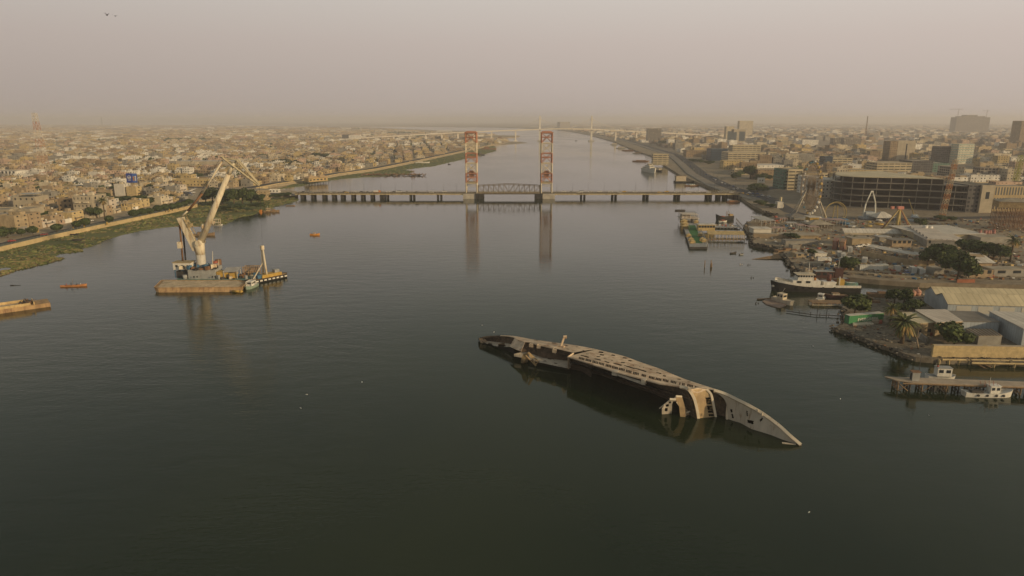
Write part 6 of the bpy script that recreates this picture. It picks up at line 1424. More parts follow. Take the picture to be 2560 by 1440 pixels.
# slingshot arch, swing pyramid, round arch, drop tower
p = G(2172, 546, LZ); t = thing('slingshot_ride', 'tall white pointed arch ride in front of the dark round building', 'fairground ride', p); h = htop(p, 479)
for s_ in (-1, 1):
    b = MB(); b.tube((s_*5, 0, 0), (s_*3.8, 0, h*.55), .55, .5, 8); b.tube((s_*3.8, 0, h*.55), (s_*.6, 0, h), .5, .4, 8); b.build('arch_leg', mat('ride white', (.72, .70, .60), .6, 0, .1), t)
b = MB(); b.box((0, 0, 0), (13, 9, 1.2)); b.box((0, 1, 1.2), (7, 5, 4)); b.build('base', bluew, t); b = MB(); b.bar((-1, 0, h), (1, 0, h), .9); b.build('arch_top', white, t)
p = G(2243, 577, LZ); t = thing('swing_ride', 'yellow and red legged pyramid swing ride over a round platform', 'fairground ride', p); h = htop(p, 520)
legc = [mat('ride yellow', (.42, .32, .12), .7), mat('ride red', (.34, .15, .09), .7)]
for i, (x, y) in enumerate(((-15, -6), (-9, 5), (5, 6), (8, -3), (13, 4))): b = MB(); b.tube((x, y, 0), (0, 0, h), .45, .35, 6); b.build('support_leg', legc[i % 2], t)
b = MB(); b.tube((-1.0, 0, 0), (0, 0, h), 1.1, .9, 8); b.build('pendulum', legc[0], t); b = MB(); b.tube((-1, -1, 0), (-1, -1, 1.0), 7, 7, 20); b.build('platform', legc[0], t)
b = MB(); b.box((0, 0, h-.8), (4, 2.4, 2)); b.box((-5.5, 0, h-.6), (2, 1.6, 1.8)); b.build('motor', mat('ride pink', (.5, .2, .15), .6), t)
p = G(2087, 548, LZ); t = thing('loop_ride', 'thin round loop ride frame left of the white arch', 'fairground ride', p); h = htop(p, 505); L1 = [(8.5*math.cos(a*math.pi/24), 0, h-8.8+8.8*math.sin(a*math.pi/24)) for a in range(-10, 35)]
b = MB(); b.path(L1, .3, 5); b.path([(q[0]*.9, 1.5, h-8.8+(q[2]-h+8.8)*.9) for q in L1], .22, 5); b.build('loop', legc[0], t); b = MB(); b.bar((-2, 0, 0), (-1, 0, h*.8), .5); b.bar((2, 0, 0), (1, 0, h*.8), .5); b.build('support_leg', legc[0], t); b = MB(); b.box((0, 0, 0), (14, 6, .8)); b.build('platform', blue, t)
p = G(2277, 541, LZ); t = thing('ride_arm', 'leaning yellow ride arm behind the pyramid swing ride', 'fairground ride', p); b = MB(); b.tube((3, 0, 0), (-3.5, 0, 14), .4, .3, 6); b.build('arm', legc[0], t); b = MB(); b.box((3, 0, 0), (4, 3, 1.5)); b.build('base', bluew, t)
def lattice(name, label, cat, p, h, w0, w1, mats_, nb, lean=0, cross=True, top=None):
    t = thing(name, label, cat, p)
    for k in range(nb):
        b = MB(); za, zb = h*k/nb, h*(k+1)/nb; wa_, wb2 = w0+(w1-w0)*k/nb, w0+(w1-w0)*(k+1)/nb; xa, xb = lean*k/nb, lean*(k+1)/nb; th = max(.12, w0*(.03 if w0 > 5 else .075))
        ca_ = [(xa+sx_*wa_/2, sy_*wa_/2, za) for sx_, sy_ in ((-1, -1), (1, -1), (1, 1), (-1, 1))]; cb_ = [(xb+sx_*wb2/2, sy_*wb2/2, zb) for sx_, sy_ in ((-1, -1), (1, -1), (1, 1), (-1, 1))]
        for i in range(4):
            j = (i+1) % 4; b.bar(ca_[i], cb_[i], th*1.5); b.bar(cb_[i], cb_[j], th)
            ns = max(1, int((zb-za)/wa_)) if cross else 1
            for s_ in range(ns):
                u0, u1 = s_/ns, (s_+1)/ns; b.bar(Vector(ca_[i]).lerp(Vector(cb_[i]), u0), Vector(ca_[j]).lerp(Vector(cb_[j]), u1), th*.8); b.bar(Vector(ca_[j]).lerp(Vector(cb_[j]), u0), Vector(ca_[i]).lerp(Vector(cb_[i]), u1), th*.8)
        b.build('mast_section', mats_[k % len(mats_)], t)
    if top: b = MB(); b.tube((lean, 0, h), (lean, 0, h+top), .15, .08, 5); b.build('antenna', greys, t)
    return t
p = G(2354, 547, LZ); lattice('lattice_mast', 'leaning orange and pale lattice ride mast in front of the round building', 'mast', p, htop(p, 399), 3.2, 2.6, [mat('mast orange', (.5, .24, .1), .7), mat('mast pale', (.55, .44, .30), .7)], 12, lean=4)
p = G(2527, 500, LZ); lattice('lattice_mast', 'yellow green lattice crane mast near the right frame edge', 'mast', p, htop(p, 389), 3.4, 3.6, [mat('mast green yellow', (.36, .36, .06), .7)], 10, lean=3)
# rusty water tower on stilts
A, B = G(*z4(2010, 385), LZ), G(*z4(2330, 400), LZ); rz, L_ = frame(A, B); wt = thing('water_tower', 'square rusty panel water tank on a forest of thin stilts, right edge', 'water tower', A, rz)
ht = htop(A, z4(0, 20)[1]); hb0 = htop(A, z4(0, 100)[1]); L_ = L_*1.3; D_ = L_*.8; rt_m = mat('patchy rusty tank', (.38, .28, .14), .85, 0, .4, .5, rust=(.20, .11, .06), rust_amt=.46)
b = MB(); b.prism([(-1, 0), (L_, 0), (L_, D_), (-1, D_)], hb0, ht); b.build('tank', rt_m, wt); b = MB(); b.loft([[(-1.4, -.4, ht), (L_+.4, -.4, ht), (L_+.4, D_+.4, ht), (-1.4, D_+.4, ht)], [(L_*.4, D_*.4, ht+2), (L_*.6, D_*.4, ht+2), (L_*.6, D_*.6, ht+2), (L_*.4, D_*.6, ht+2)]], smooth=False); b.build('tank_roof', roofp, wt)
for i in range(8):
    for j in range(5): b = MB(); x, y = -.8+i*(L_+.6)/7, .2+j*(D_-.4)/4; b.bar((x, y, 0), (x, y, hb0), .28); b.build('stilt', rustm, wt)
for z_ in (.35, .7):
    b = MB()
    for j in range(5): b.bar((-.8, .2+j*(D_-.4)/4, hb0*z_), (L_-.2, .2+j*(D_-.4)/4, hb0*z_), .15)
    for i in range(8): b.bar((-.8+i*(L_+.6)/7, .2, hb0*z_), (-.8+i*(L_+.6)/7, D_-.2, hb0*z_), .15)
    b.build('brace', rustm, wt)
# big dark round unfinished building
BT = [(2112, 488), (2090, 494), (2079, 501), (2076, 508), (2082, 513), (2100, 516.5), (2125, 519), (2170, 521), (2220, 522.5), (2270, 524), (2320, 526.5), (2365, 529), (2410, 531)]
BL = curve(gp(BT, LZ), 3); o_ = BL[21].copy(); mall = thing('unfinished_building', 'long dark curved concrete frame building of five open storeys, unfinished', 'building', (o_.x, o_.y, LZ))
BLl = [p-o_ for p in BL]
for p in BLl: p.z = 0
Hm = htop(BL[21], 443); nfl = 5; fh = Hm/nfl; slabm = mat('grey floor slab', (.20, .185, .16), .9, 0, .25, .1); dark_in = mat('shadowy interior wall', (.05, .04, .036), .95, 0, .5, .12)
def ring(i0, i1, dfront, back=52, yb=None):
    A_ = []
    for i in range(i0, i1):
        a, c = BLl[max(0, i-1)], BLl[min(len(BLl)-1, i+1)]; t_ = (c-a).normalized(); A_.append(BLl[i]+Vector((-t_.y, t_.x, 0))*dfront)
    yb_ = max(BLl[0].y, 40) if yb is None else yb
    return [(p.x, p.y) for p in A_]+[(A_[-1].x, A_[-1].y+back), (BLl[0].x+14, yb_)]
NB = len(BLl); i7 = NB-4
def rng_(top): return (0, i7) if top else (0, NB)
for k in range(nfl+1):
    top = k == nfl; b = MB()
    if top: b.prism(ring(6, i7, 1.5, 20, BLl[6].y+14), Hm-.5, Hm+.1, 0)
    elif k == 4: b.prism(ring(0, NB, .3), k*fh-.1, k*fh+.5, 0)
    else: b.prism(ring(0, NB, -1.0), k*fh-.1, k*fh+.5, 0)
    b.build('roof_slab' if top else 'floor_slab', roofy if top else slabm, mall)
b = MB(); b.prism(ring(0, 16, -2.6, 12), 4*fh+.15, 4*fh+.75); b.build('terrace_slab', greyp, mall)
b = MB(); b.prism(ring(1, NB, 9, 40), .3, 4*fh-.2, 0); b.prism(ring(7, i7, 6, 10, BLl[7].y+6), 4*fh+.55, Hm-.6, 0); b.build('inner_wall', dark_in, mall)  # wall coloured dark to stand for shade inside the open storeys
k_ = 0; acc = 0
for a, c in zip(BLl[:-1], BLl[1:]):
    acc += (c-a).length
    if acc < 8.5: continue
    acc = 0; b = MB(); hq = Hm-.6 if c.x < BLl[i7].x else 4*fh; b.box((c.x+.5, c.y+1.6, 0), (.55, .55, hq)); b.build('column', slabm, mall)
W = {}
def wm(key):
    if key in W: return W[key]
    W[key] = {'ochre': lambda: wallmat('wall ochre', (.50, .38, .18), fx=4, fz=3.6, wx=.3, wz=.5), 'cream': lambda: wallmat('wall cream', (.56, .48, .34), fx=3.5, fz=3.4), 'brown': lambda: wallmat('wall brown', (.29, .21, .125), fx=3.8, fz=3.5),
              'grey': lambda: wallmat('wall grey', (.27, .25, .21), fx=3.6, fz=3.3), 'sand': lambda: wallmat('wall sand', (.46, .35, .20), fx=3.4, fz=3.3), 'white': lambda: wallmat('wall white', (.74, .70, .61), fx=3.6, fz=3.4), 'green': lambda: wallmat('wall green', (.13, .22, .17), (.03, .05, .05), 4, 3.4, .7, .4),
              'dark': lambda: wallmat('wall dark', (.11, .105, .10), (.025, .025, .03), 3.5, 3.4, .6, .55, .9), 'glass': lambda: wallmat('wall glass', (.05, .09, .13), (.02, .03, .05), 2.5, 3.4, .8, .8, 1), 'strip': lambda: wallmat('wall strip windows', (.50, .42, .27), fx=8, fz=3.6, wx=.86, wz=.36, fill=1), 'teal': lambda: wallmat('wall teal bands', (.62, .58, .44), fx=5, fz=4.2, wx=.3, wz=.2, fill=.8, band=(.10, .30, .30)),
              'frame': lambda: wallmat('wall open frame', (.33, .29, .23), (.035, .03, .03), 4.5, 3.4, .8, .72, .95), 'pink': lambda: wallmat('wall pinkish', (.50, .36, .26), fx=3.6, fz=3.4), 'plain': lambda: mat('plain cement', (.42, .36, .26), .9, 0, .25, .15), 'fins': lambda: wallmat('wall fins', (.47, .36, .20), (.10, .11, .11), 2.4, 12, .55, .8, 1)}[key]()
    return W[key]
def bpx(label, xl, xr, yb, yt, depth, key, rm=None, name='building', cat='building', z=LZ, **k):
    A = G(xl, yb, z); B = G(xr, k.pop('yb2', yb), z); h = max(3, htop((A+B)/2, yt)); t = block(name, label, cat, A, B, depth, h, wm(key), rm or roofp, **k); return t
bpx('dark concrete office block joined to the right end of the round unfinished building', 2412, 2445, 531, 462, 40, 'dark')
bpx('yellow ochre slab fronted block right of the round unfinished building', 2446, 2477, 532, 463, 40, 'plain', wins=(1, 1), ww=.3, wh=.25)
bpx('long tan block of tall slit bays behind the rusty water tower', 2478, 2580, 528, 466, 40, 'fins')
bpx('red hoarding strip roof terrace on the tan block', 2480, 2545, 520, 455, 10, 'pink')
bpx('cream office block with rows of dark windows left of the ferris wheel', 1967, 2003, 475, 423, 30, 'strip', side=None)
bpx('long tan wing with windows behind the ferris wheel', 2003, 2065, 476, 432, 25, 'strip')
bpx('green netted end block left of the cream office block', 1956, 1966, 474, 424, 30, 'green')
bpx('long flat white warehouse with a pale roof between the ferris wheel and round building', 2052, 2095, 495, 449, 60, 'white', roofw)
bpx('squat brown office complex with dark glazed bays in front of the twin towers', 1819, 1910, 410, 381, 40, 'strip')
bpx('brown upper storey block set back on the squat complex', 1830, 1900, 396, 363, 24, 'strip')
bpx('glass fronted left wing of the squat office complex', 1776, 1818, 402, 372, 30, 'glass')
def panel(t, L, d, h):
    for (a, c, z0, z1) in ((.08, .38, .28, .82), (.56, .96, .28, .86)):
        g = MB(); g.box(((a+c)/2*L, -.15, h*z0), ((c-a)*L, .3, h*(z1-z0))); g.build('glass_panel', mat('slate glass', (.06, .08, .09), .3, 0, .2, .05), t)
bpx('cream tower with two tall dark glass panels', 1826, 1862, 364, 323, 22, 'plain', extras=panel); bpx('taller narrow cream tower left of the twin glass panels', 1813, 1832, 364, 316, 20, 'cream', extras=lambda t, L, d, h: [(lambda g: (g.box((L/2, -.15, h*.3), (L*.6, .3, h*.45)), g.build('glass_panel', MATS['slate glass'], t)))(MB())])
bpx('tall pale hotel tower behind the twin panel tower', 1846, 1880, 345, 302, 26, 'cream')
bpx('skeletal frame tower with brick infill near the far bridge', 1618, 1652, 356, 321, 24, 'frame')
bpx('far pale slab tower between the far bridge pylons', 1400, 1425, 319.5, 304.5, 60, 'plain'); bpx('darker end wall tower beside the far pale slab', 1394, 1400, 319.4, 304.5, 60, 'grey')
bpx('two storey cream riverside block on stilts beside the white ship', 1632, 1671, 413, 385, 14, 'strip')
bpx('huge grey scaffolded high rise with a curved top on the right skyline', 2387, 2470, 332, 293, 60, 'frame', extras=lambda t, L, d, h: [(lambda g: (g.prism([(L*.12, 2), (L*.85, 2), (L*.85, d-2), (L*.12, d-2)], h, h+6), g.prism([(L*.3, 4), (L*.62, 4), (L*.62, d-4), (L*.3, d-4)], h+6, h+13), g.build('upper_storeys', wm('frame'), t)))(MB())])
bpx('brown tower cut by the right frame edge', 2545, 2590, 365, 302, 40, 'brown')
bpx('tall cream slab with a dark central stripe right of centre skyline', 2240, 2284, 402, 352, 25, 'plain', extras=lambda t, L, d, h: [(lambda g: (g.box((L*.5, -.15, 2), (L*.06, .3, h*.8)), g.build('window_strip', glass, t)))(MB())])
bpx('brown shaded block stuck to the left of the tall cream slab', 2221, 2240, 402, 353, 25, 'brown')
bpx('six storey cream block with teal bands', 2391, 2430, 410, 360, 22, 'teal'); bpx('dark blank office block left of the teal banded one', 2343, 2391, 408, 366, 22, 'dark')
bpx('dark block with broad pale vertical panels', 2162, 2222, 396, 373, 24, 'fins'); bpx('blue glass corner block with a curved cream wing', 2060, 2080, 418, 391, 20, 'glass'); bpx('curved cream wing with one dark window band', 2080, 2129, 418, 395, 22, 'strip')
bpx('long grey green office block with netting', 2276, 2330, 432, 402, 35, 'dark'); bpx('green netted office wing right of the grey block', 2327, 2372, 430, 408, 30, 'green')
bpx('low cream block with banded windows and a dark stair core', 2190, 2276, 440, 407, 30, 'strip')
bpx('dark block with a white framed facade right of the leaning mast', 2375, 2408, 443, 417, 30, 'frame'); bpx('cream windowed wing beside the white framed block', 2408, 2447, 446, 423, 28, 'cream')
bpx('arcaded ochre palace block with a dark window row', 2120, 2190, 443, 425, 30, 'ochre'); bpx('pink and cream hotel block on the right skyline', 2376, 2408, 362, 339, 22, 'cream')
bpx('ornate beige hotel facade near the right edge', 2482, 2525, 412, 384, 25, 'cream'); bpx('white office block at the right frame edge', 2525, 2590, 415, 394, 30, 'white')
bpx('white long hall with arched windows mid right', 2005, 2045, 366, 350, 30, 'white'); bpx('cream block with strip windows left of the white long hall', 1952, 1979, 368, 352, 25, 'strip')
bpx('unfinished frame block right of the white long hall', 2082, 2108, 370, 345, 22, 'frame'); bpx('dark frame block with a pale end, mid right', 2108, 2151, 372, 345, 22, 'frame')
bpx('grey blank warehouse block above the ferris wheel', 1985, 2035, 412, 385, 30, 'grey'); bpx('long arcaded brick customs house beside the corniche', 1715, 1776, 393, 376, 25, 'brown')
bpx('yellow sandstone villa row beside the corniche trees', 1808, 1860, 424, 402, 20, 'ochre'); bpx('long white roofed market hall', 1888, 1960, 424, 413, 40, 'white', roofw, par=.2); bpx('long brown brick school block behind the billboard', 1893, 1955, 450, 424, 24, 'brown')
bpx('narrow grey tower left of the far skyline slab', 2205, 2222, 345, 330, 20, 'grey')
# tower cranes and masts on the skyline
for x, yb, yt, jl_, l in ((2396, 330, 273, 60, 'thin tower crane over the left half of the grey high rise'), (2468, 332, 277, 30, 'thin tower crane over the right end of the grey high rise')):
    p = G(x, yb, LZ); p.y += 30; h = htop(p, yt); t = thing('tower_crane', l, 'crane', p); b = MB(); b.bar((0, 0, 0), (0, 0, h), 2.2); b.build('mast', rustm, t); b = MB(); b.bar((-jl_, 0, h), (jl_*.45, 0, h), 1.4); b.bar((0, 0, h), (0, 0, h+7), 1.2); b.build('jib', rustm, t)
p = G(2163, 345, LZ); lattice('radio_mast', 'thin lattice radio mast on the right skyline', 'mast', p, htop(p, 290), 5, 2, [rustm], 6, cross=False, top=6)
p = G(117, 452, LZ); lattice('radio_mast', 'tall red and white tapering lattice mast over the left city', 'mast', p, htop(p, 283), 9.5, 4.0, [MATS.get('x') or mat('dull mast red', (.40, .22, .15), .8), mat('mast white', (.55, .49, .40), .7), mat('dull mast red', (.4, .22, .15)), mat('mast white', (.55, .49, .40))], 8, lean=-2, top=4)
p = G(258, 330, LZ); lattice('radio_mast', 'faint distant lattice mast on the left skyline', 'mast', p, htop(p, 293), 8, 3, [greys], 5, cross=False)
# white billboard on a post
p = G(1901, 470, LZ); t = thing('billboard', 'cream billboard with two small dark marks on one post by the corniche', 'billboard', p, R(4)); h0, h1 = htop(p, 457), htop(p, 444); b = MB(); b.tube((0, .4, 0), (0, .4, h1), .5, n=8); b.build('post', greys, t)
b = MB(); b.box((0, 0, h0), (htop(p, 444)/26*19*1.0, .5, h1-h0)); b.build('panel', white, t)
for x in (-1.3, 1.6): b = MB(); b.box((x, -.28, (h0+h1)/2-.2), (1.5, .06, .7)); b.tube((x, -.27, (h0+h1)/2-.6), (x, -.3, (h0+h1)/2-.6), .5, n=8); b.build('mark', black, t)
# fairground pavilions, kiosks and pergolas
def pergola(label, xl, xr, yb, yt, depth, m_, zf=z3, peak=0, nposts=4, yb2=None):
    A = G(*zf(xl, yb), LZ); B = G(*zf(xr, yb2 or yb), LZ); rz, L = frame(A, B); h = max(2.4, htop(A, zf(0, yt)[1])); t = thing('pavilion', label, 'pavilion', A, rz)
    b = MB()
    if peak: b.loft([[(-.5, -.5, h), (L+.5, -.5, h), (L+.5, depth+.5, h), (-.5, depth+.5, h)], [(L*.4, depth*.45, h+peak), (L*.6, depth*.45, h+peak), (L*.6, depth*.55, h+peak), (L*.4, depth*.55, h+peak)]], smooth=False)
    else: b.box((L/2, depth/2, h), (L+.8, depth+.8, .25))
    b.build('roof', m_, t)
    for i in range(nposts):
        for y in (0, depth): g = MB(); x = i*L/(nposts-1); g.bar((x, y, 0), (x, y, h), .2); g.build('post', white, t)
    return t
pergola('pink awning pergola right of the white kiosk', 1490, 1580, 280, 238, 4, awn); pergola('pink awning pergola above the slab roofed building', 1400, 1548, 430, 362, 5, awn); pergola('open shelter with a pale edge, second from the ferris wheel foot', 1590, 1700, 340, 300, 6, MATS['corrugated tin'])
pergola('open shelter with dusty roof right of the pink pergolas', 1720, 1810, 390, 325, 6, awn); pergola('dark shaded shelter by the fair entrance', 1870, 1990, 400, 350, 7, awn)
pergola('wide umbrella shaped tan roof over a red kiosk', 1870, 2180, 365, 318, 16, roofp, peak=2.2, nposts=5); pergola('low white peaked tent between the rides', 470, 700, 270, 245, 12, roofw, z4, peak=4)
pergola('brown roofed lattice pavilion left of the ferris wheel base', 1625, 1830, 270, 215, 12, roofd, peak=2); pergola('dark red roofed gallery right of the ferris wheel', 2070, 2330, 330, 262, 9, awn, nposts=8)
pergola('long pale slanted walkway roof near the waterfront', 1250, 1420, 340, 265, 22, MATS['corrugated tin'], nposts=4)
pxb('kiosk', 'yellow banded round kiosk at the foot of the ferris wheel', 'kiosk', 1870, 1985, 300, 225, 8, yellow, roofw, roof='slab', over=.8)
pxb('kiosk', 'white and ochre stair tower on the fairground jetty', 'kiosk', 1455, 1530, 105, 30, 6, MATS['white plaster'], roofw, roof='slab')
f = MB(); p = G(1950, 518, LZ); b = MB(); b.bar((0, 0, 0), (0, 0, 9), 1.6); b.bar((-2.5, 0, 2.5), (2.5, 0, 2.5), 2.0); b.bar((-3, 0, .8), (3, 0, .8), 1.6); o = b.build('statue', mat('cream statue', (.66, .55, .33), .7)); o.location = p; tag(o, 'cream stepped statue near the fairground waterfront', 'statue')
for i, (x, y, w_, c_, l) in enumerate(((2045, 555, 6, legc[0], 'yellow bumper ride stand under the ferris wheel'), (2110, 560, 7, blue, 'blue and yellow carousel left of the low white tent'), (2130, 568, 5, white, 'white slide beside the blue carousel'), (2170, 566, 5, legc[0], 'yellow drum ride near the dark purple mat'), (2196, 562, 6, yellow, 'yellow round stand left of the pyramid swing ride'), (2285, 553, 8, bluew, 'pale blue fenced ride deck right of the pyramid swing ride'), (2015, 565, 6, redp, 'red and tan snack stand below the ferris wheel'), (1938, 553, 4, redp, 'red booth at the fairground entrance'))):
    p = G(x, y, LZ); t = thing('fair_stand', l, 'stand', p); b = MB(); b.tube((0, 0, 0), (0, 0, 1.2), w_*.55, n=14); b.build('platform', c_, t); b = MB(); b.tube((0, 0, 1.2), (0, 0, 3.2), .25, n=6); b.dome((0, 0, 3.0), w_*.4, 1.3, 12, 3); b.build('canopy', c_ if i % 2 else roofw, t)
# yard buildings right of the fair
pxb('shed', 'long white gabled hall in front of the pyramid swing ride', 'hall', 60, 885, 440, 425, 9, MATS['cream plaster'], roofw, z4, roof='gable', ridge=2.2, over=.5, yb2=455)
def mod(t, L, d, h):
    tank(t, L*.38, d*.6, h-.5, 1.7, 2.6); tank(t, L*.46, d*.58, h-.5, 1.5, 2.2)
mo = pxb('terminal_building', 'wide modern two level building with cream slab roofs and white roof tanks', 'building', 1050, 1800, 520, 440, 34, mat('cream canopy wall', (.56, .48, .32), .8, 0, .2, .3), roofw, z4, roof='slab', over=2.0, extras=mod, yb2=515)
pxb('building', 'long grey lower wing with tall dark bays running towards the camera trees', 'building', 1110, 1620, 600, 515, 26, grw, MATS['pinkish cream roof'], z4, roof='slab', over=.6, wins=(7, 1), ww=.35, wh=.7, yb2=620)
A = G(*z4(875, 430), LZ); B = G(*z4(1120, 600), LZ); block('building', 'dark colonnaded side wing left of the cream slab roofs', 'building', A, B, 14, htop(A, z4(0, 345)[1]), grw, MATS['pinkish cream roof'], wins=(6, 1), ww=.45, wh=.7, roof='slab', over=.5)
pxb('building', 'low flat annex with red drums on its roof', 'building', 1800, 2230, 560, 490, 16, grw, roofp, z4, roof='slab')
for i, x in enumerate((1840, 1910, 1945, 1970, 2020)):
    p = G(*z4(x, 520), LZ); p.z += 5; f = MB(); f.tube((0, 0, -2.4), (0, 0, 1.0), .9, n=10); o = f.build('roof_drum', mat('roof drum red', (.36, .17, .14), .7)); o.location = p+Vector((0, 4, 0)); o['group'] = 'drums on the low annex roof'; tag(o, 'round red drum standing on the low annex roof', 'drum')
pxb('shelter', 'grey flat car shelter in the middle of the yard', 'shelter', 665, 915, 600, 520, 7, MATS['tan brick'], roofd, z4, roof='slab', over=.8, wins=(4, 1), ww=.6); pxb('shelter', 'smaller pale car shelter left of the grey one', 'shelter', 505, 640, 530, 480, 6, grw, MATS['corrugated tin'], z4, roof='slab', over=.6)
pxb('shed', 'tan brick storehouse with a patched roof beside the red container stack', 'shed', 150, 400, 590, 500, 9, mudb, roofp, z4, roof='slab', over=.3)
pxb('shed', 'shed with a pale mono pitch roof under the trees', 'shed', 1690, 1950, 870, 800, 10, brk, roofw, z4, roof='shed', ridge=2.6, over=1.2); pxb('cottage', 'tan house front with ochre doorway below the mono pitch shed', 'house', 1660, 1960, 1000, 900, 8, MATS['tan brick'], roofp, z4, wins=(3, 1), door=True)
pxb('cottage', 'low grey hut with white side panels at the right edge of the creek bank', 'house', 1970, 2366, 985, 905, 9, grw, roofp, z4, roof='slab', wins=(2, 1)); pxb('yard_wall', 'rust red corrugated fence at the end of the quay', 'fence', 1500, 1730, 1085, 1020, .5, mat('rust red sheet', (.34, .13, .07), .85, 0, .3, .3), rustm, z4, z=1.6, par=.1)
pxb('cottage', 'cement shack with a low roof near the quay end', 'house', 1205, 1330, 970, 890, 7, grw, roofp, z4, roof='slab')
# curved yard wall with the row of carport roofs
CW = [z4(270, 715), z4(400, 745), z4(600, 790), z4(800, 825), z4(1000, 845), z4(1210, 850)]
cw = gp(CW, LZ); t = thing('yard_wall', 'long curved tan yard wall along the quay road', 'wall', cw[0]); strip('wall_face', [p-cw[0] for p in cw], 0, 3.2, .4, MATS['mud brick wall'], t)
cpr = gp([z4(x, y) for x, y in ((330, 650), (430, 668), (530, 690), (640, 712), (750, 735), (870, 755), (1000, 765), (1060, 760))], LZ)
t = thing('carport', 'row of pale carport roofs stepping along the curved yard wall', 'carport', cpr[0])
for i, (a, c) in enumerate(zip(cpr[:-1], cpr[1:])):
    a, c = a-cpr[0], c-cpr[0]; n_ = Vector((-(c-a).y, (c-a).x, 0)).normalized()*5; b = MB(); b.face([a+Vector((0, 0, 2.6)), c*.97+a*.03+Vector((0, 0, 2.6)), c*.97+a*.03+n_+Vector((0, 0, 3.3)), a+n_+Vector((0, 0, 3.3))]); solid(b.build('roof_bay', roofw, t), .15)
    b = MB(); b.bar((a.x, a.y, 0), (a.x, a.y, 2.6), .2); b.bar((a.x+n_.x, a.y+n_.y, 0), (a.x+n_.x, a.y+n_.y, 3.3), .2); b.build('post', greys, t)
# containers in the yard
for i, (x, y, L, rz, c_, key, l, z_) in enumerate(((2088, 620, 12, 60, (.27, .13, .09), 'red', 'lower rust red container of the left stack in the yard', 0), (2088, 620, 12, 60, (.28, .14, .09), 'red', 'upper rust red container of the left stack in the yard', 2.75), (2106, 623, 12, 60, (.27, .13, .08), 'red', 'lower rust red container of the right stack in the yard', 0), (2106, 623, 12, 60, (.33, .19, .10), 'orange', 'upper orange brown container of the right stack in the yard', 2.75),
        (2124, 628, 6, 70, (.6, .6, .56), 'white', 'white container beside the red container stacks', 0), (2098, 640, 6, 70, (.5, .6, .62), 'white', 'first pale container by the quay road trees', 0), (2107, 644, 6, 70, (.5, .6, .62), 'white', 'second pale container by the quay road trees', 0), (2112, 655, 9, 35, (.62, .62, .58), 'white', 'long white container left of the quay bush', 0), (2161, 656, 6, 60, (.55, .62, .62), 'white', 'pale container right of the quay bush', 0),
        (2175, 675, 12, 0, (.66, .64, .58), 'white', 'long white container lying along the quay', 0), (2203, 673, 6, 0, (.45, .46, .42), 'grey', 'grey container next to the long white one', 0), (2242, 677, 3, 0, (.6, .6, .55), 'white', 'short white container with bins beside it', 0), (2281, 680, 6, 75, (.55, .60, .60), 'white', 'pale container right of the blue car', 0), (2301, 683, 7, 75, (.52, .52, .45), 'white', 'cream container at the end of the quay row', 0),
        (2335, 655, 6, 0, (.6, .58, .5), 'white', 'pale container under the big dark trees', 0))):
    container(G(x, y, LZ)+Vector((0, 0, z_)), R(rz), c_, key, l, L)
vehicle('blue', 'car', G(2264, 683, LZ), R(95), 'dark blue car parked between containers on the quay'); vehicle('dark', 'car', G(2262, 680, LZ), R(95), 'black car behind the dark blue car on the quay')
vehicle('dark', 'car', G(*z4(530, 590), LZ), R(20), 'black car parked before the small car shelter')
for i, (x, y) in enumerate(((240, 610), (300, 595), (355, 590))): vehicle('white', 'car', G(*z4(x, y), LZ), R(10), f'white car beside the tan storehouse, {ORD[i]} from the left')
for x, y, w_, yt, l, kd in ((2126, 676, 44, 641, 'small green quay bush left of the white containers', 'olive'), (1976, 598, 38, 581, 'green tree growing against the slab roofed building', 'bushy'), (2319, 668, 48, 612, 'left tree of the big dark clump beside the modern building', 'bushy'), (2350, 650, 50, 602, 'second dark tree of the clump before the modern building', 'bushy'), (2375, 668, 50, 620, 'middle tree of the dark clump', 'bushy'), (2393, 700, 70, 632, 'biggest dark tree hanging over the end of the quay', 'bushy'), (2420, 640, 60, 597, 'green tree in front of the low annex', 'olive'),
        (2470, 645, 60, 602, 'green tree right of the annex, beside the mono pitch shed', 'bushy'), (2500, 650, 50, 612, 'far right tree of the clump', 'bushy'), (2300, 567, 26, 544, 'round green tree right of the pyramid swing ride', 'olive'), (2352, 552, 36, 538, 'low dark tree at the foot of the leaning mast', 'bushy'), (2379, 553, 30, 539, 'low dark tree right of the leaning mast', 'bushy'), (1875, 447, 34, 408, 'tall dark tree by the corniche left of the billboard', 'bushy'), (1907, 455, 34, 430, 'dark tree behind the cream billboard', 'bushy'), (1840, 450, 26, 428, 'round tree between corniche and villa row', 'bushy'), (1890, 480, 50, 458, 'brownish tree at the right bridge end', 'olive'),
        (1715, 382, 20, 372, 'tree left of the customs house', 'bushy'), (1660, 365, 30, 350, 'tree beside the skeletal frame tower', 'bushy'), (1730, 405, 24, 396, 'first garden tree inside the corniche wall', 'bushy'), (1750, 408, 24, 398, 'second garden tree inside the corniche wall', 'bushy'), (1770, 412, 24, 400, 'third garden tree inside the corniche wall', 'bushy'), (1900, 512, 30, 500, 'bush on the bank by the right bridge abutment', 'olive'), (1925, 520, 24, 508, 'low bush on the curved bank behind the dhow', 'bushy'), (2030, 640, 26, 622, 'bush', 'bushy')):
    if l == 'bush': l = 'small bush near the white cabin on the quay'
    tree_px(x, y, w_, yt, l, kd)
for x, y, w_, yt, l in ((2525, 655, 42, 595, 'dry grey palm at the right edge of the yard'), (2130, 610, 30, 590, 'bare dry palm beside the red stacks'), (2455, 660, 24, 630, 'small palm behind the mono pitch shed')): palm_px(x, y, w_, yt, l, dry=.8)
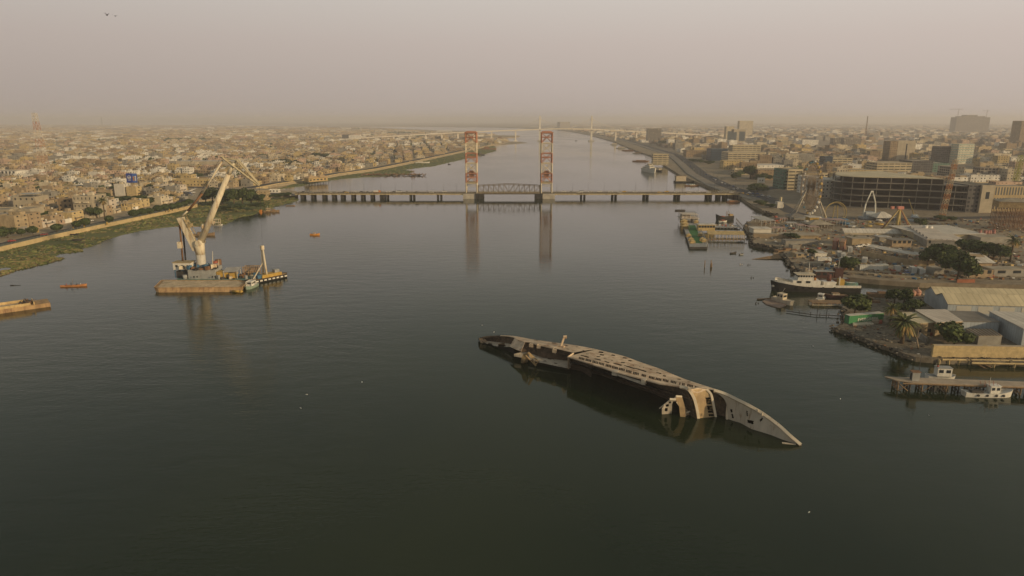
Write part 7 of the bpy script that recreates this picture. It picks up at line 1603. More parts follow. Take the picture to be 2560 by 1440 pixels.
# yard clutter as debris
rub = MB(); rng = random.Random(31); RB = RIGHT[1:]
for i in range(2300):
    x = rng.uniform(1890, 2560); y = rng.uniform(545, 700)
    if not inpoly(x, y, [(2560, 708), (2300, 703), (2110, 688), (2015, 684), (1990, 658), (1965, 628), (1950, 612), (1890, 600), (1900, 550), (2100, 540), (2560, 540)]): continue
    p = G(x, y, LZ); s_ = rng.uniform(.25, 1.5); rub.box((p.x, p.y, LZ), (s_*1.5, s_, s_*rng.uniform(.3, .9)), rng.uniform(0, 3), rng.choice([0, 0, 0, 1, 1, 1, 2, 3, 3, 0, 1, 4, 5, 6, 7]))
tag(rub.build('yard_debris', [MATS['rubble'], MATS['pale rubble'], darkst, rustm, white, blue, redp, ply]), 'scattered crates, scrap and stalls over the fairground and yards', 'debris', kind='stuff')
rub = MB(); edge = gp(RIGHT[4:16], LZ)
for a, c in zip(edge[:-1], edge[1:]):
    for i in range(int((c-a).length*3)):
        p = a.lerp(c, rng.random())+Vector((rng.gauss(0, 1), rng.gauss(0, 1), 0)); s_ = rng.uniform(.4, 1.6); rub.box((p.x, p.y, rng.uniform(-.3, LZ-.2)), (s_, s_*.8, s_*.6), rng.uniform(0, 3), rng.randrange(3))
tag(rub.build('shore_rubble', [MATS['rubble'], MATS['pale rubble'], darkst]), 'rubble along the water edge of the fairground bank', 'rubble', kind='stuff')
# ships and pontoons beyond the bridge on the right
def ws(t):
    mast(t, -2, 0, 9.5, 7, .35); mast(t, 6, 0, 7, 5, .3); 
boat('ship', 'white river ship moored bow on beside the cream stilt block', 'ship', G(1622, 430, 0), R(-80), 46, 11, 4.5, white, crw, [(0, 30, 9, 4.6, 3.0, white, 8), (2, 20, 7, 7.7, 2.6, white, 5), (3, 7, 6, 10.4, 2.4, crw, 2)], ws, sheer=3)
boat('tug_boat', 'dark hulled tug tucked between the white ship and the stilt block', 'boat', G(1648, 428, 0), R(-80), 18, 6, 2, black, crw, [(0, 7, 4, 2, 3, crw, 2)])
boat('houseboat', 'boxy two tone houseboat moored along the corniche', 'boat', G(1710, 456, 0), R(4), 26, 8, 1.8, black, wood, [(-5, 13, 7, 1.8, 6.5, mat('houseboat cream', (.50, .42, .30), .8, 0, .2), 0)])
boat('motorboat', 'teal and white launch just below the boxy houseboat', 'boat', G(1730, 465, 0), R(8), 18, 4, 1.2, rustm, teal, [(0, 6, 2.6, 1.1, 1.2, white, 2)])
for i, (x, y, w_, l) in enumerate(((1602, 404, 32, 'rusty pontoon raft left of the white ship'), (1536, 362, 26, 'white roofed river boat, farthest moored on the right bank'), (1553, 371, 30, 'cream river restaurant boat second from the far end'), (1572, 377, 36, 'long low mooring stage right of the cream restaurant boat'), (1597, 384, 30, 'thin floating stage above the rusty pontoon'))):
    boat('river_pontoon', l, 'pontoon', G(x, y, 0), R(-8), w_, 9, 1.5, rustm if i in (0, 3) else greys, wood, [(0, w_*.6, 6, 1.5, 3.5 if i in (1, 2) else 1.2, crw if i in (1, 2) else rustm, 3 if i == 2 else 0)])
pr = thing('promenade_edge', 'piled concrete edge of the promenade above the water beyond the bridge', 'quay wall', cor[0])
b = MB(); pe = [p-cor[0] for p in cor]
for a, c in zip(pe[:-1], pe[1:]): b.bar(a+Vector((0, 0, .4)), c+Vector((0, 0, .4)), 1.2)
b.build('edge_beam', conc, pr); b = MB()
for a, c in zip(pe[:-1], pe[1:]):
    n = max(1, int((c-a).length/8)); 
    for i in range(n): q = a.lerp(c, i/n); b.bar((q.x-2, q.y, -4), (q.x-2, q.y, .3), .8)
tag(b.build('edge_piles', darkst, pr), kind='stuff')
L1 = None; k = 0
for a, c in zip(cor[:-2], cor[1:-1]):
    n = max(1, int((c-a).length/26))
    for i in range(n):
        q = a.lerp(c, i/n)+Vector((15, 0, 0)); o = copy_tree(L0); put(o, (q.x, q.y, LZ), R(90), f'street lamp on the corniche median, {ORD[min(k, 29)]} from the bridge'); o['group'] = 'street lamps along the corniche'; k += 1
rng = random.Random(77); n = 0; cc = {}
for i in range(46):
    s_ = rng.random()**1.3; ii = min(len(cor)-3, int(s_*(len(cor)-2))); q = cor[ii].lerp(cor[ii+1], rng.random()); d = (cor[ii+1]-cor[ii]).normalized(); nrm = Vector((d.y, -d.x, 0))*1.0
    if nrm.x < 0: nrm = -nrm
    q = q+nrm*rng.uniform(14, 28); col = rng.choice(['white', 'white', 'white', 'silver', 'dark', 'yellow', 'blue']); cc[col] = cc.get(col, 0)+1
    vehicle(col, 'car', (q.x, q.y, LZ+.02), math.atan2(d.y, d.x), f'{col} car driving on the corniche road beyond the bridge', 'cars on the corniche: '+col)
# ================================================================ LEFT BANK DETAILS
def lb(label, xl, xr, yb, yt, depth, key, rm=None, name='house', cat='house', **k): return bpx(label, xl, xr, yb, yt, depth, key, rm, name, cat, **k)
def apt(t, L, d, h):
    for j in range(3):
        for x in (.28, .72):
            g = MB(); g.box((x*L, -.8, h/3*j+.2+h*.02), (L*.26, 1.6, 1.0)); g.build('balcony', crw, t)
    hut(t, L*.6, d*.5, h-.6, 4, 3, 2.6, crw); tank(t, L*.3, d*.4, h-.6)
LANDL = []
lb('three storey cream apartment block with balconies near the riverside road', 188, 236, 546, 490, 20, 'plain', wins=(5, 3), side=(2, 3), extras=apt, ww=.22, wh=.3)
lb('tan brick block joined to the left side of the cream apartment block', 150, 187, 541, 496, 16, 'brown', wins=(1, 3), ww=.2, wh=.3, extras=lambda t, L, d, h: hut(t, L*.5, d*.5, h-.6, 3, 3, 2.4, brk))
lb('big ochre block with a tin roof terrace left of the apartment block', 36, 92, 526, 492, 18, 'plain', wins=(4, 2), ww=.25, wh=.3, extras=lambda t, L, d, h: [(lambda g: (g.box((L*.5, d*.5, h+1.8), (L*.75, d*.7, .2)), [g.bar((x*L, y*d, h-.6), (x*L, y*d, h+1.8), .2) for x in (.15, .85) for y in (.2, .8)], g.build('tin_roof', MATS['corrugated tin'], t)))(MB())])
lb('ochre two storey house with a big dark window at the left edge', 30, 80, 558, 522, 16, 'plain', wins=(2, 1), ww=.25, wh=.3, extras=lambda t, L, d, h: tank(t, 4, 6, h-.6)); lb('long low ochre house cut by the left frame edge', -40, 29, 560, 524, 16, 'plain', wins=(3, 1), ww=.25, wh=.35)
bl = lb('pale ribbed tower block carrying the blue billboard', 322, 352, 477, 457, 16, 'plain', name='building', cat='building', wins=(5, 1), ww=.2, wh=.8)
p = G(321, 477, LAND_Z); h = htop(p, 457)
t = thing('billboard', 'blue billboard with a round emblem and an orange and white figure', 'billboard', (p.x, p.y-.6, LAND_Z+h+.3), R(-2)); wB = 27/F*(p.y*CP-(LAND_Z-CAMH)*SP); hB = htop(p, 434)-h
b = MB(); b.box((wB/2, 0, 0), (wB, .5, hB)); b.build('panel', mat('billboard blue', (.02, .05, .28), .5, 0, .1, .1), t); b = MB(); b.box((wB*.77, -.27, hB*.02), (wB*.4, .04, hB*.94)); b.build('lighter_panel', mat('billboard light blue', (.05, .13, .42), .5, 0, .1), t)
b = MB(); L1 = [(wB*.28+hB*.17*math.cos(a*.524), -.32, hB*.58+hB*.17*math.sin(a*.524)) for a in range(13)]; b.path(L1, .3, 5); b.box((wB*.28, -.3, hB*.52), (hB*.2, .06, hB*.08)); b.box((wB*.28, -.3, hB*.25), (wB*.28, .06, hB*.06)); b.build('emblem', white, t)
b = MB(); b.dome((wB*.68, -.3, hB*.55), .9, 1.3, 8, 3); b.box((wB*.68, -.3, hB*.2), (1.5, .1, hB*.35)); b.build('orange_figure', MATS['orange paint'], t)
b = MB(); b.dome((wB*.86, -.3, hB*.6), .8, 1.3, 8, 3); b.box((wB*.86, -.3, hB*.2), (1.3, .1, hB*.4)); b.build('white_figure', white, t)
for x in (.15, .85): b = MB(); b.bar((wB*x, .3, -1.2), (wB*x, .3, hB), .3); b.build('post', greys, t)
lb('wide white school building at the left frame edge', -40, 42, 452, 428, 25, 'white', wins=(9, 2)); lb('white wing right of the white school building', 48, 92, 452, 434, 22, 'white')
lb('long pale hall with a curved roof behind the crane jib', 440, 600, 412, 403, 30, 'plain', roofw, name='hall', cat='hall', par=.2); lb('long pale compound wall and hall behind the crane mast', 410, 560, 422, 412, 8, 'sand', roofw, name='hall', cat='hall', par=.2)
lb('row of sand coloured arcaded shops behind the boom', 432, 520, 466, 448, 14, 'ochre', name='shop', cat='shops'); lb('white shop front row right of the boom', 578, 606, 462, 455, 8, 'white', name='shop', cat='shops')
lb('ruined tan riverside house beside the left bridge abutment', 642, 668, 501, 478, 10, 'sand', z=1.0); lb('long low white building at the left bridge end', 672, 696, 482, 474, 7, 'white', name='shop', cat='shops')
lb('square brick mill with a dark flank in the left mid distance', 855, 872, 348, 337, 30, 'dark', name='building', cat='building'); lb('pale mill building beside the dark flanked one', 872, 900, 348, 338, 30, 'white', name='building', cat='building'); lb('pinkish large block on the left mid skyline', 585, 612, 350, 340, 30, 'pink', name='building', cat='building')
lb('long pale warehouse roof on the far left shore', 1092, 1128, 329, 326.5, 60, 'white', roofw, name='hall', cat='hall')
# restaurant on stilts beyond the bridge, left bank
A = G(772, 459, 1.5); B = G(822, 455, 1.5); rz, L_ = frame(A, B); t = thing('stilt_restaurant', 'orange roofed restaurant on stilts over the marsh left of the bridge', 'restaurant', A, rz); h = htop(A, 446)
b = MB(); b.box((L_/2, 6, 1.5), (L_, 12, .5)); b.build('deck', wood, t); b = MB(); b.box((L_/2, 6, 2.0), (L_*.94, 10, h-2)); b.build('wall', ply, t); b = MB()
for x0, x1 in ((0, .55), (.55, 1)): b.loft([[(x0*L_-.5, -.6, h), (x1*L_+.5, -.6, h), (x1*L_+.5, 12.6, h), (x0*L_-.5, 12.6, h)], [((x0*.6+x1*.4)*L_, 5.5, h+3), ((x0*.4+x1*.6)*L_, 5.5, h+3), ((x0*.4+x1*.6)*L_, 6.5, h+3), ((x0*.6+x1*.4)*L_, 6.5, h+3)]], smooth=False)
b.build('roof', mat('orange tan roof', (.52, .36, .19), .8, 0, .2), t)
for i in range(8):
    for y in (.5, 11): b = MB(); b.bar((i*L_/7, y, -2), (i*L_/7, y, 1.5), .4); b.build('stilt', darkst, t)
for i in range(5): add_window(t, ((i+.5)*L_*.9/5+1, .95, 3.2), 3, 1.6)
# wreck heap and boats on the flats beyond the bridge
b = MB(); rng = random.Random(14); p = G(990, 438, .4)
for i in range(130):
    x = rng.uniform(-48, 40); b.bar((x, rng.gauss(0, 5), .3), (x+rng.uniform(-6, 6), rng.gauss(0, 5), rng.uniform(.5, 2.6)), rng.uniform(.3, .9), m=rng.randrange(2))
o = b.build('wreck_heap', [rustm, wood]); o.location = p; tag(o, 'long heap of wrecked timber running out from the left marsh', 'wreckage', kind='stuff')
for i, x in enumerate((1030, 1035)): f = MB(); f.tube((0, 0, -1), (0, 0, 7), .5, n=6); o = f.build('mooring_pile', rustm); o.location = G(x, 438, 0); tag(o, f'{"left" if i == 0 else "right"} of two tall rusty posts at the tip of the timber heap', 'pile')
for x, y, rz, L, c_, l in ((1056, 408, 5, 26, white, 'white river boat moored off the marsh beyond the bridge'), (1030, 408, 0, 16, crw, 'cream launch left of the white boat off the marsh'), (1012, 408, 10, 14, darkst, 'dark launch farthest left off the marsh'), (1203, 388, 30, 18, darkst, 'dark tug on open water just right of the left lift tower'), (1222, 374, 5, 40, rustm, 'rust brown ship aground by the mud spit behind the left lift tower'), (1254, 347, 3, 46, rustm, 'long reddish barge on the far left shore under the far bridge'), (1123, 411, 0, 5, darkst, 'tiny dark boat alone between the marsh and left lift tower'), (1440, 352, 0, 8, darkst, 'tiny boat between the far pylons')):
    boat('river_boat', l, 'boat', G(x, y, 0), R(rz), L, L*.26, L*.06+.6, c_, wood, [(-L*.15, L*.35, L*.17, L*.06+.5, L*.13, crw if c_ is white else c_, 0)])
# ---- trees of the left bank
for i, (x, y, w_) in enumerate(((54, 590, 20), (83, 588, 25), (143, 581, 24), (193, 572, 22), (214, 568, 25), (274, 559, 22), (335, 546, 24), (357, 541, 22), (375, 538, 20), (396, 533, 22), (414, 530, 22), (432, 527, 20), (447, 524, 20), (462, 519, 18), (474, 514, 18))):
    p = G(x, y, LAND_Z); dy = p.y*CP-(p.z-CAMH)*SP; r_ = w_/2/F*dy
    o = tree(p, r_, r_*1.85, f'round clipped tree by the riverside road, {ORD[i]} from the left', 'round', 'round clipped trees along the left riverside road')
for x, y, w_, yt, l in ((20, 594, 42, 564, 'large dark tree at the left frame edge by the road'), (243, 545, 38, 512, 'big dark tree just right of the apartment block'), (252, 500, 30, 480, 'tree behind the apartment block, nearest its corner'), (262, 512, 30, 492, 'tree above the big dark tree by the apartment block'), (285, 508, 34, 487, 'first tree of the row under the billboard'), (308, 508, 32, 488, 'second tree of the row under the billboard'), (330, 505, 28, 490, 'third tree of the row under the billboard'), (352, 510, 34, 486, 'fourth tree of the row under the billboard'), (372, 512, 30, 492, 'fifth tree of the row under the billboard'),
        (515, 506, 34, 472, 'leftmost dark tree of the grove behind the boom'), (532, 510, 36, 462, 'tallest tree of the grove behind the boom'), (556, 512, 38, 468, 'third tree of the grove behind the boom'), (585, 512, 36, 466, 'fourth tree of the grove, right of the boom'), (606, 510, 38, 466, 'fifth tree of the grove, right of the boom'), (628, 508, 34, 470, 'sixth tree of the grove, near the hook cable'), (648, 510, 26, 482, 'last low tree of the grove by the ruined house'), (690, 495, 34, 484, 'low bush left of the bridge abutment'), (712, 492, 30, 480, 'low bush at the left bridge abutment'), (560, 525, 44, 512, 'brown reedy bush at the foot of the grove'), (600, 522, 44, 508, 'second reedy bush at the foot of the grove'), (640, 520, 40, 505, 'third reedy bush below the ruined house'),
        (782, 398, 40, 380, 'dark tree clump left half in the mid left city'), (805, 398, 34, 382, 'dark tree clump right half in the mid left city'), (740, 415, 60, 398, 'wide dark tree belt left of the long white wall'), (700, 410, 40, 396, 'dark trees at the left end of the tree belt'), (755, 412, 40, 400, 'dark trees at the right end of the tree belt'), (955, 387, 30, 378, 'dark trees near the riverside road beyond the bridge'), (660, 395, 30, 384, 'dark tree right of the crane tip'), (440, 398, 16, 390, 'small dark tree left of the crane apex'), (424, 398, 14, 390, 'second small dark tree left of the crane apex'), (215, 392, 34, 380, 'low dark tree belt right of the radio mast'), (25, 398, 40, 388, 'low dark tree belt at the left edge in the middle distance'), (495, 446, 26, 430, 'tree behind the shops left of the boom'), (280, 442, 22, 428, 'lone tree left of the blue billboard'), (165, 462, 18, 446, 'lone tree below the white wing')):
    tree_px(x, y, w_, yt, l, 'bushy')
palm_px(262, 545, 30, 497, 'tall palm standing by the big dark tree at the apartment block', dry=.3)
# street lamps and poles on the left road
for i, (x, y) in enumerate(((192, 573), (268, 556), (331, 540), (423, 525), (655, 470), (700, 460), (735, 455), (760, 450))):
    o = copy_tree(L0); put(o, G(x, y, LAND_Z), math.pi/2, f'street lamp on the left embankment, {ORD[i]} from the left'); o['group'] = 'street lamps on the left embankment'
for x, y, c_, kd, l in ((30, 604, 'red', 'car', 'dark red car nearest the left frame edge on the riverside road'), (111, 588, 'red', 'car', 'red car second from the left on the riverside road'), (84, 577, 'white', 'van', 'white minibus parked behind the round clipped tree'), (66, 580, 'dark', 'car', 'dark car parked left of the white minibus'), (226, 553, 'white', 'car', 'white pickup parked by the low stalls'), (181, 575, 'dark', 'car', 'dark car parked by the lamp post on the riverside road'), (290, 527, 'yellow', 'car', 'yellow car parked among the stalls')):
    vehicle(c_, kd, G(x, y, LAND_Z+.02), R(38), l)
k = 0
for x, y, c_ in ((462, 475, 'yellow'), (466, 476, 'yellow'), (461, 480, 'silver'), (470, 479, 'white'), (477, 478, 'white'), (483, 475, 'white'), (488, 472, 'silver'), (468, 485, 'dark'), (475, 484, 'blue'), (484, 482, 'white'), (482, 489, 'silver'), (560, 474, 'white'), (600, 478, 'dark'), (640, 480, 'white')):
    k += 1; vehicle(c_, 'car', G(x, y, LAND_Z+.03), R(20+k*31 % 60), f'{c_} car number {k} in the parking area left of the grove' if False else f'{c_} car, {ORD[k-1]} from the left around the parking area by the grove')
f = MB()
for i, (x, y) in enumerate(((95, 579), (183, 570), (211, 566), (268, 560), (371, 534), (424, 527))):
    f = MB(); f.box((0, 0, 0), (.8, .8, 1.6)); f.dome((0, 0, 1.6), .5, .7); o = f.build('street_bin', yellow); o.location = G(x, y+2, LAND_Z); o['group'] = 'yellow bins by the riverside road'; tag(o, f'yellow bin by the riverside road, {ORD[i]} from the left', 'bin')
# reeds
def reeds(name, polys, z, n, hmin, hmax, label, seed, pal):
    rng = random.Random(seed); b = MB(); cnt_ = 0
    for poly, share in polys:
        xs = [p[0] for p in poly]; ys = [p[1] for p in poly]; k = 0; tries = 0; pw = [G(x, y, z) for x, y in poly]; wx = [p.x for p in pw]; wy = [p.y for p in pw]; P2 = [(p.x, p.y) for p in pw]
        while k < n*share and tries < n*20:
            tries += 1; x, y = rng.uniform(min(wx), max(wx)), rng.uniform(min(wy), max(wy))
            if x < -900 or not inpoly(x, y, P2): continue
            if math.sin(x*.11+2*math.sin(y*.05))+math.sin(y*.17) < -.9+rng.random()*.6: continue
            k += 1; h = rng.uniform(hmin, hmax); a = rng.uniform(0, 3.14); w_ = rng.uniform(.5, 1.7); dx, dy = math.cos(a)*w_, math.sin(a)*w_
            b.face([(x-dx, y-dy, z), (x+dx, y+dy, z), (x+dx*.7+rng.uniform(-.3, .3), y+dy*.7, z+h), (x-dx*.6, y-dy*.6, z+h*rng.uniform(.6, 1))], rng.randrange(len(pal)))
    return tag(b.build(name, pal), label, 'reeds', kind='stuff')
rd = [mat('reed green', (.15, .18, .06), .9, 0, .5, .1), mat('reed olive', (.21, .205, .08), .9, 0, .4, .1), mat('reed brown', (.24, .185, .10), .9, 0, .4, .1)]
reeds('reeds', [(MARSH, 1)], .3, 7000, .15, .7, 'green reeds and weeds below the left river wall', 3, rd)
reeds('reeds', [(M2, 1)], .3, 4000, .2, .8, 'green reed flats beyond the lift bridge', 4, rd)
reeds('reeds', [([(0, 690), (0, 664), (60, 655), (120, 638), (190, 622), (210, 626), (150, 650), (80, 668), (40, 676)], 1)], .05, 1300, .2, .8, 'thin water weeds at the outer marsh edge', 5, rd)
# ================================================================ CITY FABRIC
WALLS = ['sand', 'cream', 'ochre', 'brown', 'grey', 'white', 'pink', 'sand', 'cream', 'frame']; CNAME = {'sand': 'sandy', 'cream': 'pale cream', 'ochre': 'ochre', 'brown': 'brown brick', 'grey': 'grey', 'white': 'whitewashed', 'pink': 'pinkish', 'frame': 'bare framed', 'strip': 'strip windowed'}
KEYS = ['sand', 'cream', 'ochre', 'brown', 'grey', 'white', 'pink', 'frame', 'strip']; PAL = [wm(k_) for k_ in KEYS]+[roofp, roofd, roofw, mat('tan roof', (.42, .34, .22), .9, 0, .3, .15)]; NW = len(KEYS)
LCITY = [(-260, 640), (0, 590), (120, 568), (240, 546), (330, 526), (420, 508), (440, 494), (500, 470), (640, 466), (700, 456), (760, 446), (850, 430), (940, 417), (1040, 397), (1130, 379), (1190, 368), (1262, 355), (1262, 351.5), (1185, 349), (1175, 343), (1240, 338), (1110, 333), (1000, 326), (900, 320), (500, 313.5), (-400, 311.5)]
RCITY = [(1890, 482), (1905, 470), (1960, 462), (2060, 470), (2100, 452), (2560, 460), (2900, 500), (2900, 311), (1500, 311), (1330, 317.5), (1400, 322), (1470, 332), (1530, 343), (1580, 351), (1640, 362), (1700, 380), (1750, 396), (1800, 412), (1860, 445)]
EXCL = [(-40, 94, 430, 453), (34, 94, 500, 530), (-40, 82, 535, 562), (145, 250, 500, 549), (315, 356, 462, 480), (430, 522, 452, 468), (405, 605, 403, 424), (236, 385, 490, 516), (450, 500, 468, 492), (100, 128, 440, 456), (850, 905, 340, 350),
        (1960, 2070, 430, 480), (1770, 1915, 372, 412), (1808, 1885, 330, 366), (2050, 2135, 400, 422), (2185, 2285, 350, 442), (2270, 2450, 410, 448), (2340, 2435, 370, 412), (1612, 1660, 330, 358), (2380, 2475, 312, 333), (1390, 1430, 312, 321), (1632, 1675, 390, 415), (1885, 1962, 414, 452), (1950, 2110, 352, 372), (1710, 1780, 378, 395), (1980, 2040, 392, 414), (2120, 2192, 425, 445), (2480, 2600, 390, 416), (2540, 2600, 330, 366), (2374, 2410, 340, 364), (1862, 1960, 440, 482), (2158, 2225, 374, 398)]
def excl(x, y): return any(a <= x <= b and c <= y <= d for a, b, c, d in EXCL)
rng = random.Random(11); lots = []
def lots_in(poly, ang, u0, u1, v0, v1, du, dv, yr, side, hfun, keep=.92, street=7):
    ca_, sa_ = math.cos(ang), math.sin(ang); iu = 0; u = u0
    while u < u1:
        v = v0; iv = 0
        while v < v1:
            gu = u+(iu//street)*du*.32; gv = v+(iv//2)*dv*.45
            x = gu*ca_-gv*sa_+rng.uniform(-.18, .18)*du; y = gu*sa_+gv*ca_+rng.uniform(-.18, .18)*dv; v += dv; iv += 1
            if not (yr[0] <= y < yr[1]) or abs(x) > .83*y+60: continue
            px, py = PX((x, y, LAND_Z))
            if not inpoly(px, py, poly) or excl(px, py) or rng.random() > keep: continue
            # open dusty squares and yards
            if math.sin(x*.013+side)+math.sin(y*.017+x*.004) > 1.85: continue
            w_, d_ = du*rng.uniform(.62, 1.12), dv*rng.uniform(.62, 1.1)
            h, key = hfun(rng, x, y)
            if rng.random() < .35:                 # quarters differ in colour
                q_ = math.sin(x*.0061+y*.0043)+math.sin(x*.0117-y*.0071+side)
                key = 'white' if q_ > 1.1 else 'brown' if q_ < -.9 else key
            if rng.random() < .05: w_ *= 1.9; d_ *= 1.5; h *= .8
            lots.append([x, y, w_, d_, ang+rng.gauss(0, .03), h, key, side, px, py])
        u += du; iu += 1
def hl(r, x, y): return r.choice([3.2, 3.4, 3.6, 4, 4.2, 5.5, 6.4, 6.8, 7, 7.4, 9.5] if r.random() < .97 else [10, 12]), r.choice(['sand', 'sand', 'cream', 'ochre', 'brown', 'grey', 'sand', 'cream', 'white', 'pink', 'ochre', 'brown'])
def hr(r, x, y):
    q = r.random(); return (r.uniform(4, 8) if q < .5 else r.uniform(7, 12) if q < .85 else r.uniform(12, 20)), r.choice(['sand', 'cream', 'brown', 'grey', 'white', 'strip', 'frame', 'pink', 'cream', 'grey', 'brown', 'ochre'])
def hrn(r, x, y): return (r.uniform(3.5, 7) if r.random() < .8 else r.uniform(7, 14)), r.choice(['sand', 'cream', 'brown', 'grey', 'white', 'pink', 'cream', 'frame'])
AL = math.atan2(G(492, 512).y-G(0, 620).y, G(492, 512).x-G(0, 620).x)
lots_in(LCITY, AL, -2500, 1500, -500, 2600, 12, 13, (380, 1150), 1, hl, .9)
SHK = [(-120, 622), (0, 590), (120, 567), (240, 546), (330, 527), (420, 508), (470, 498), (430, 486), (300, 512), (170, 552), (60, 566), (-120, 590)]
lots_in(SHK, AL, -2500, 1500, -500, 2600, 7.5, 7.5, (380, 800), 1, lambda r, x, y: (r.choice([2.4, 2.6, 3, 3.2]), r.choice(['sand', 'cream', 'white', 'grey', 'ochre', 'pink'])), .5)
lots_in(LCITY, AL+.25, -3500, 3000, -1500, 4000, 17, 18, (1150, 2400), 1, hl, .86)
lots_in(LCITY, .35, -8000, 4000, -2000, 9000, 34, 30, (2400, 5200), 1, hl, .8)
lots_in(LCITY, .1, -14000, 2000, 0, 15000, 70, 60, (5200, 13000), 1, hl, .8)
AR = math.atan2(cor[3].y-cor[2].y, cor[3].x-cor[2].x)-math.pi/2+.0
lots_in(RCITY, AR, -800, 2600, -400, 2400, 21, 20, (640, 1500), 2, hr, .82)
lots_in(RCITY, AR+.2, -2500, 4500, -1500, 4500, 25, 24, (1500, 2700), 2, hr, .84)
lots_in(RCITY, .2, -3000, 8000, 0, 7000, 38, 34, (2700, 5500), 2, hrn, .82)
lots_in(RCITY, -.1, -4000, 12000, 0, 15000, 72, 62, (5500, 13000), 2, hrn, .82)
vis = [l for l in lots if -15 < l[8] < 2575]
def app(l): return (l[2]+l[3])*(l[5]+l[3]*.25)/(l[1]**2)
Lh = sorted([l for l in vis if l[7] == 1], key=app, reverse=True)[:300]; Rh = sorted([l for l in vis if l[7] == 2], key=app, reverse=True)[:300]
ids = set(id(l) for l in Lh+Rh)
LMK = {1: [(20, 560, 'near the left edge'), (110, 520, 'left of the apartment block'), (250, 470, 'left of the blue billboard'), (210, 565, 'below the apartment block'), (340, 500, 'below the blue billboard'), (370, 455, 'right of the blue billboard'), (420, 500, 'between billboard and crane'), (80, 470, 'below the white school'), (60, 415, 'behind the white school'), (200, 430, 'right of the white wing'), (290, 420, 'behind the blue billboard'), (450, 440, 'left of the crane strut'), (540, 445, 'behind the crane boom'), (600, 440, 'under the crane jib'), (660, 450, 'right of the crane jib'), (120, 400, 'around the radio mast'), (700, 430, 'by the stilt restaurant'), (780, 420, 'behind the stilt restaurant'), (860, 410, 'by the tree belt'), (480, 395, 'behind the crane apex'), (350, 395, 'far behind the billboard'), (600, 395, 'behind the pale hall')],
       2: [(1830, 440, 'by the corniche trees'), (1700, 365, 'by the customs house'), (1740, 350, 'behind the customs house'), (1930, 400, 'behind the market hall'), (1990, 425, 'above the ferris wheel'), (2090, 430, 'behind the round building'), (2160, 415, 'behind the ochre palace'), (2230, 445, 'above the round building roof'), (2310, 445, 'left of the leaning mast'), (2420, 455, 'right of the leaning mast'), (2500, 440, 'behind the green yellow mast'), (2540, 420, 'near the right edge'), (2450, 400, 'right of the teal block'), (2310, 395, 'left of the dark blank office'), (2140, 390, 'by the white panelled block'), (2050, 385, 'by the blue glass corner'), (1930, 370, 'right of the squat complex'), (2000, 340, 'behind the white long hall'), (2200, 350, 'behind the cream slab'), (2350, 350, 'below the grey high rise'), (2500, 365, 'left of the brown tower'), (1660, 345, 'by the skeletal tower'), (1580, 340, 'by the far bridge pier'), (1780, 340, 'left of the twin panel tower')]}
def locname(l): return min(LMK[l[7]], key=lambda q: (q[0]-l[8])**2+((q[1]-l[9])*2)**2)[2]
keyed = {}
for l in Lh+Rh:
    st = max(1, round(l[5]/3.3)); stn = {1: 'one storey', 2: 'two storey', 3: 'three storey', 4: 'four storey', 5: 'five storey'}.get(st, 'tall'); l.append(st); keyed.setdefault((l[7], CNAME[l[6]], stn, locname(l)), []).append(l)
for (sd_, cn_, stn, loc), g_ in keyed.items():
    g_.sort(key=lambda l: l[8]); kind_ = 'house' if sd_ == 1 else 'building'
    for i, l in enumerate(g_): l.append(f'{cn_} {stn} {kind_} {loc}' if len(g_) == 1 else f'{ORD[min(i, 29)]} {cn_} {stn} {kind_} from the left {loc}')
near = set(id(l) for l in Lh[:80]+Rh[:40])
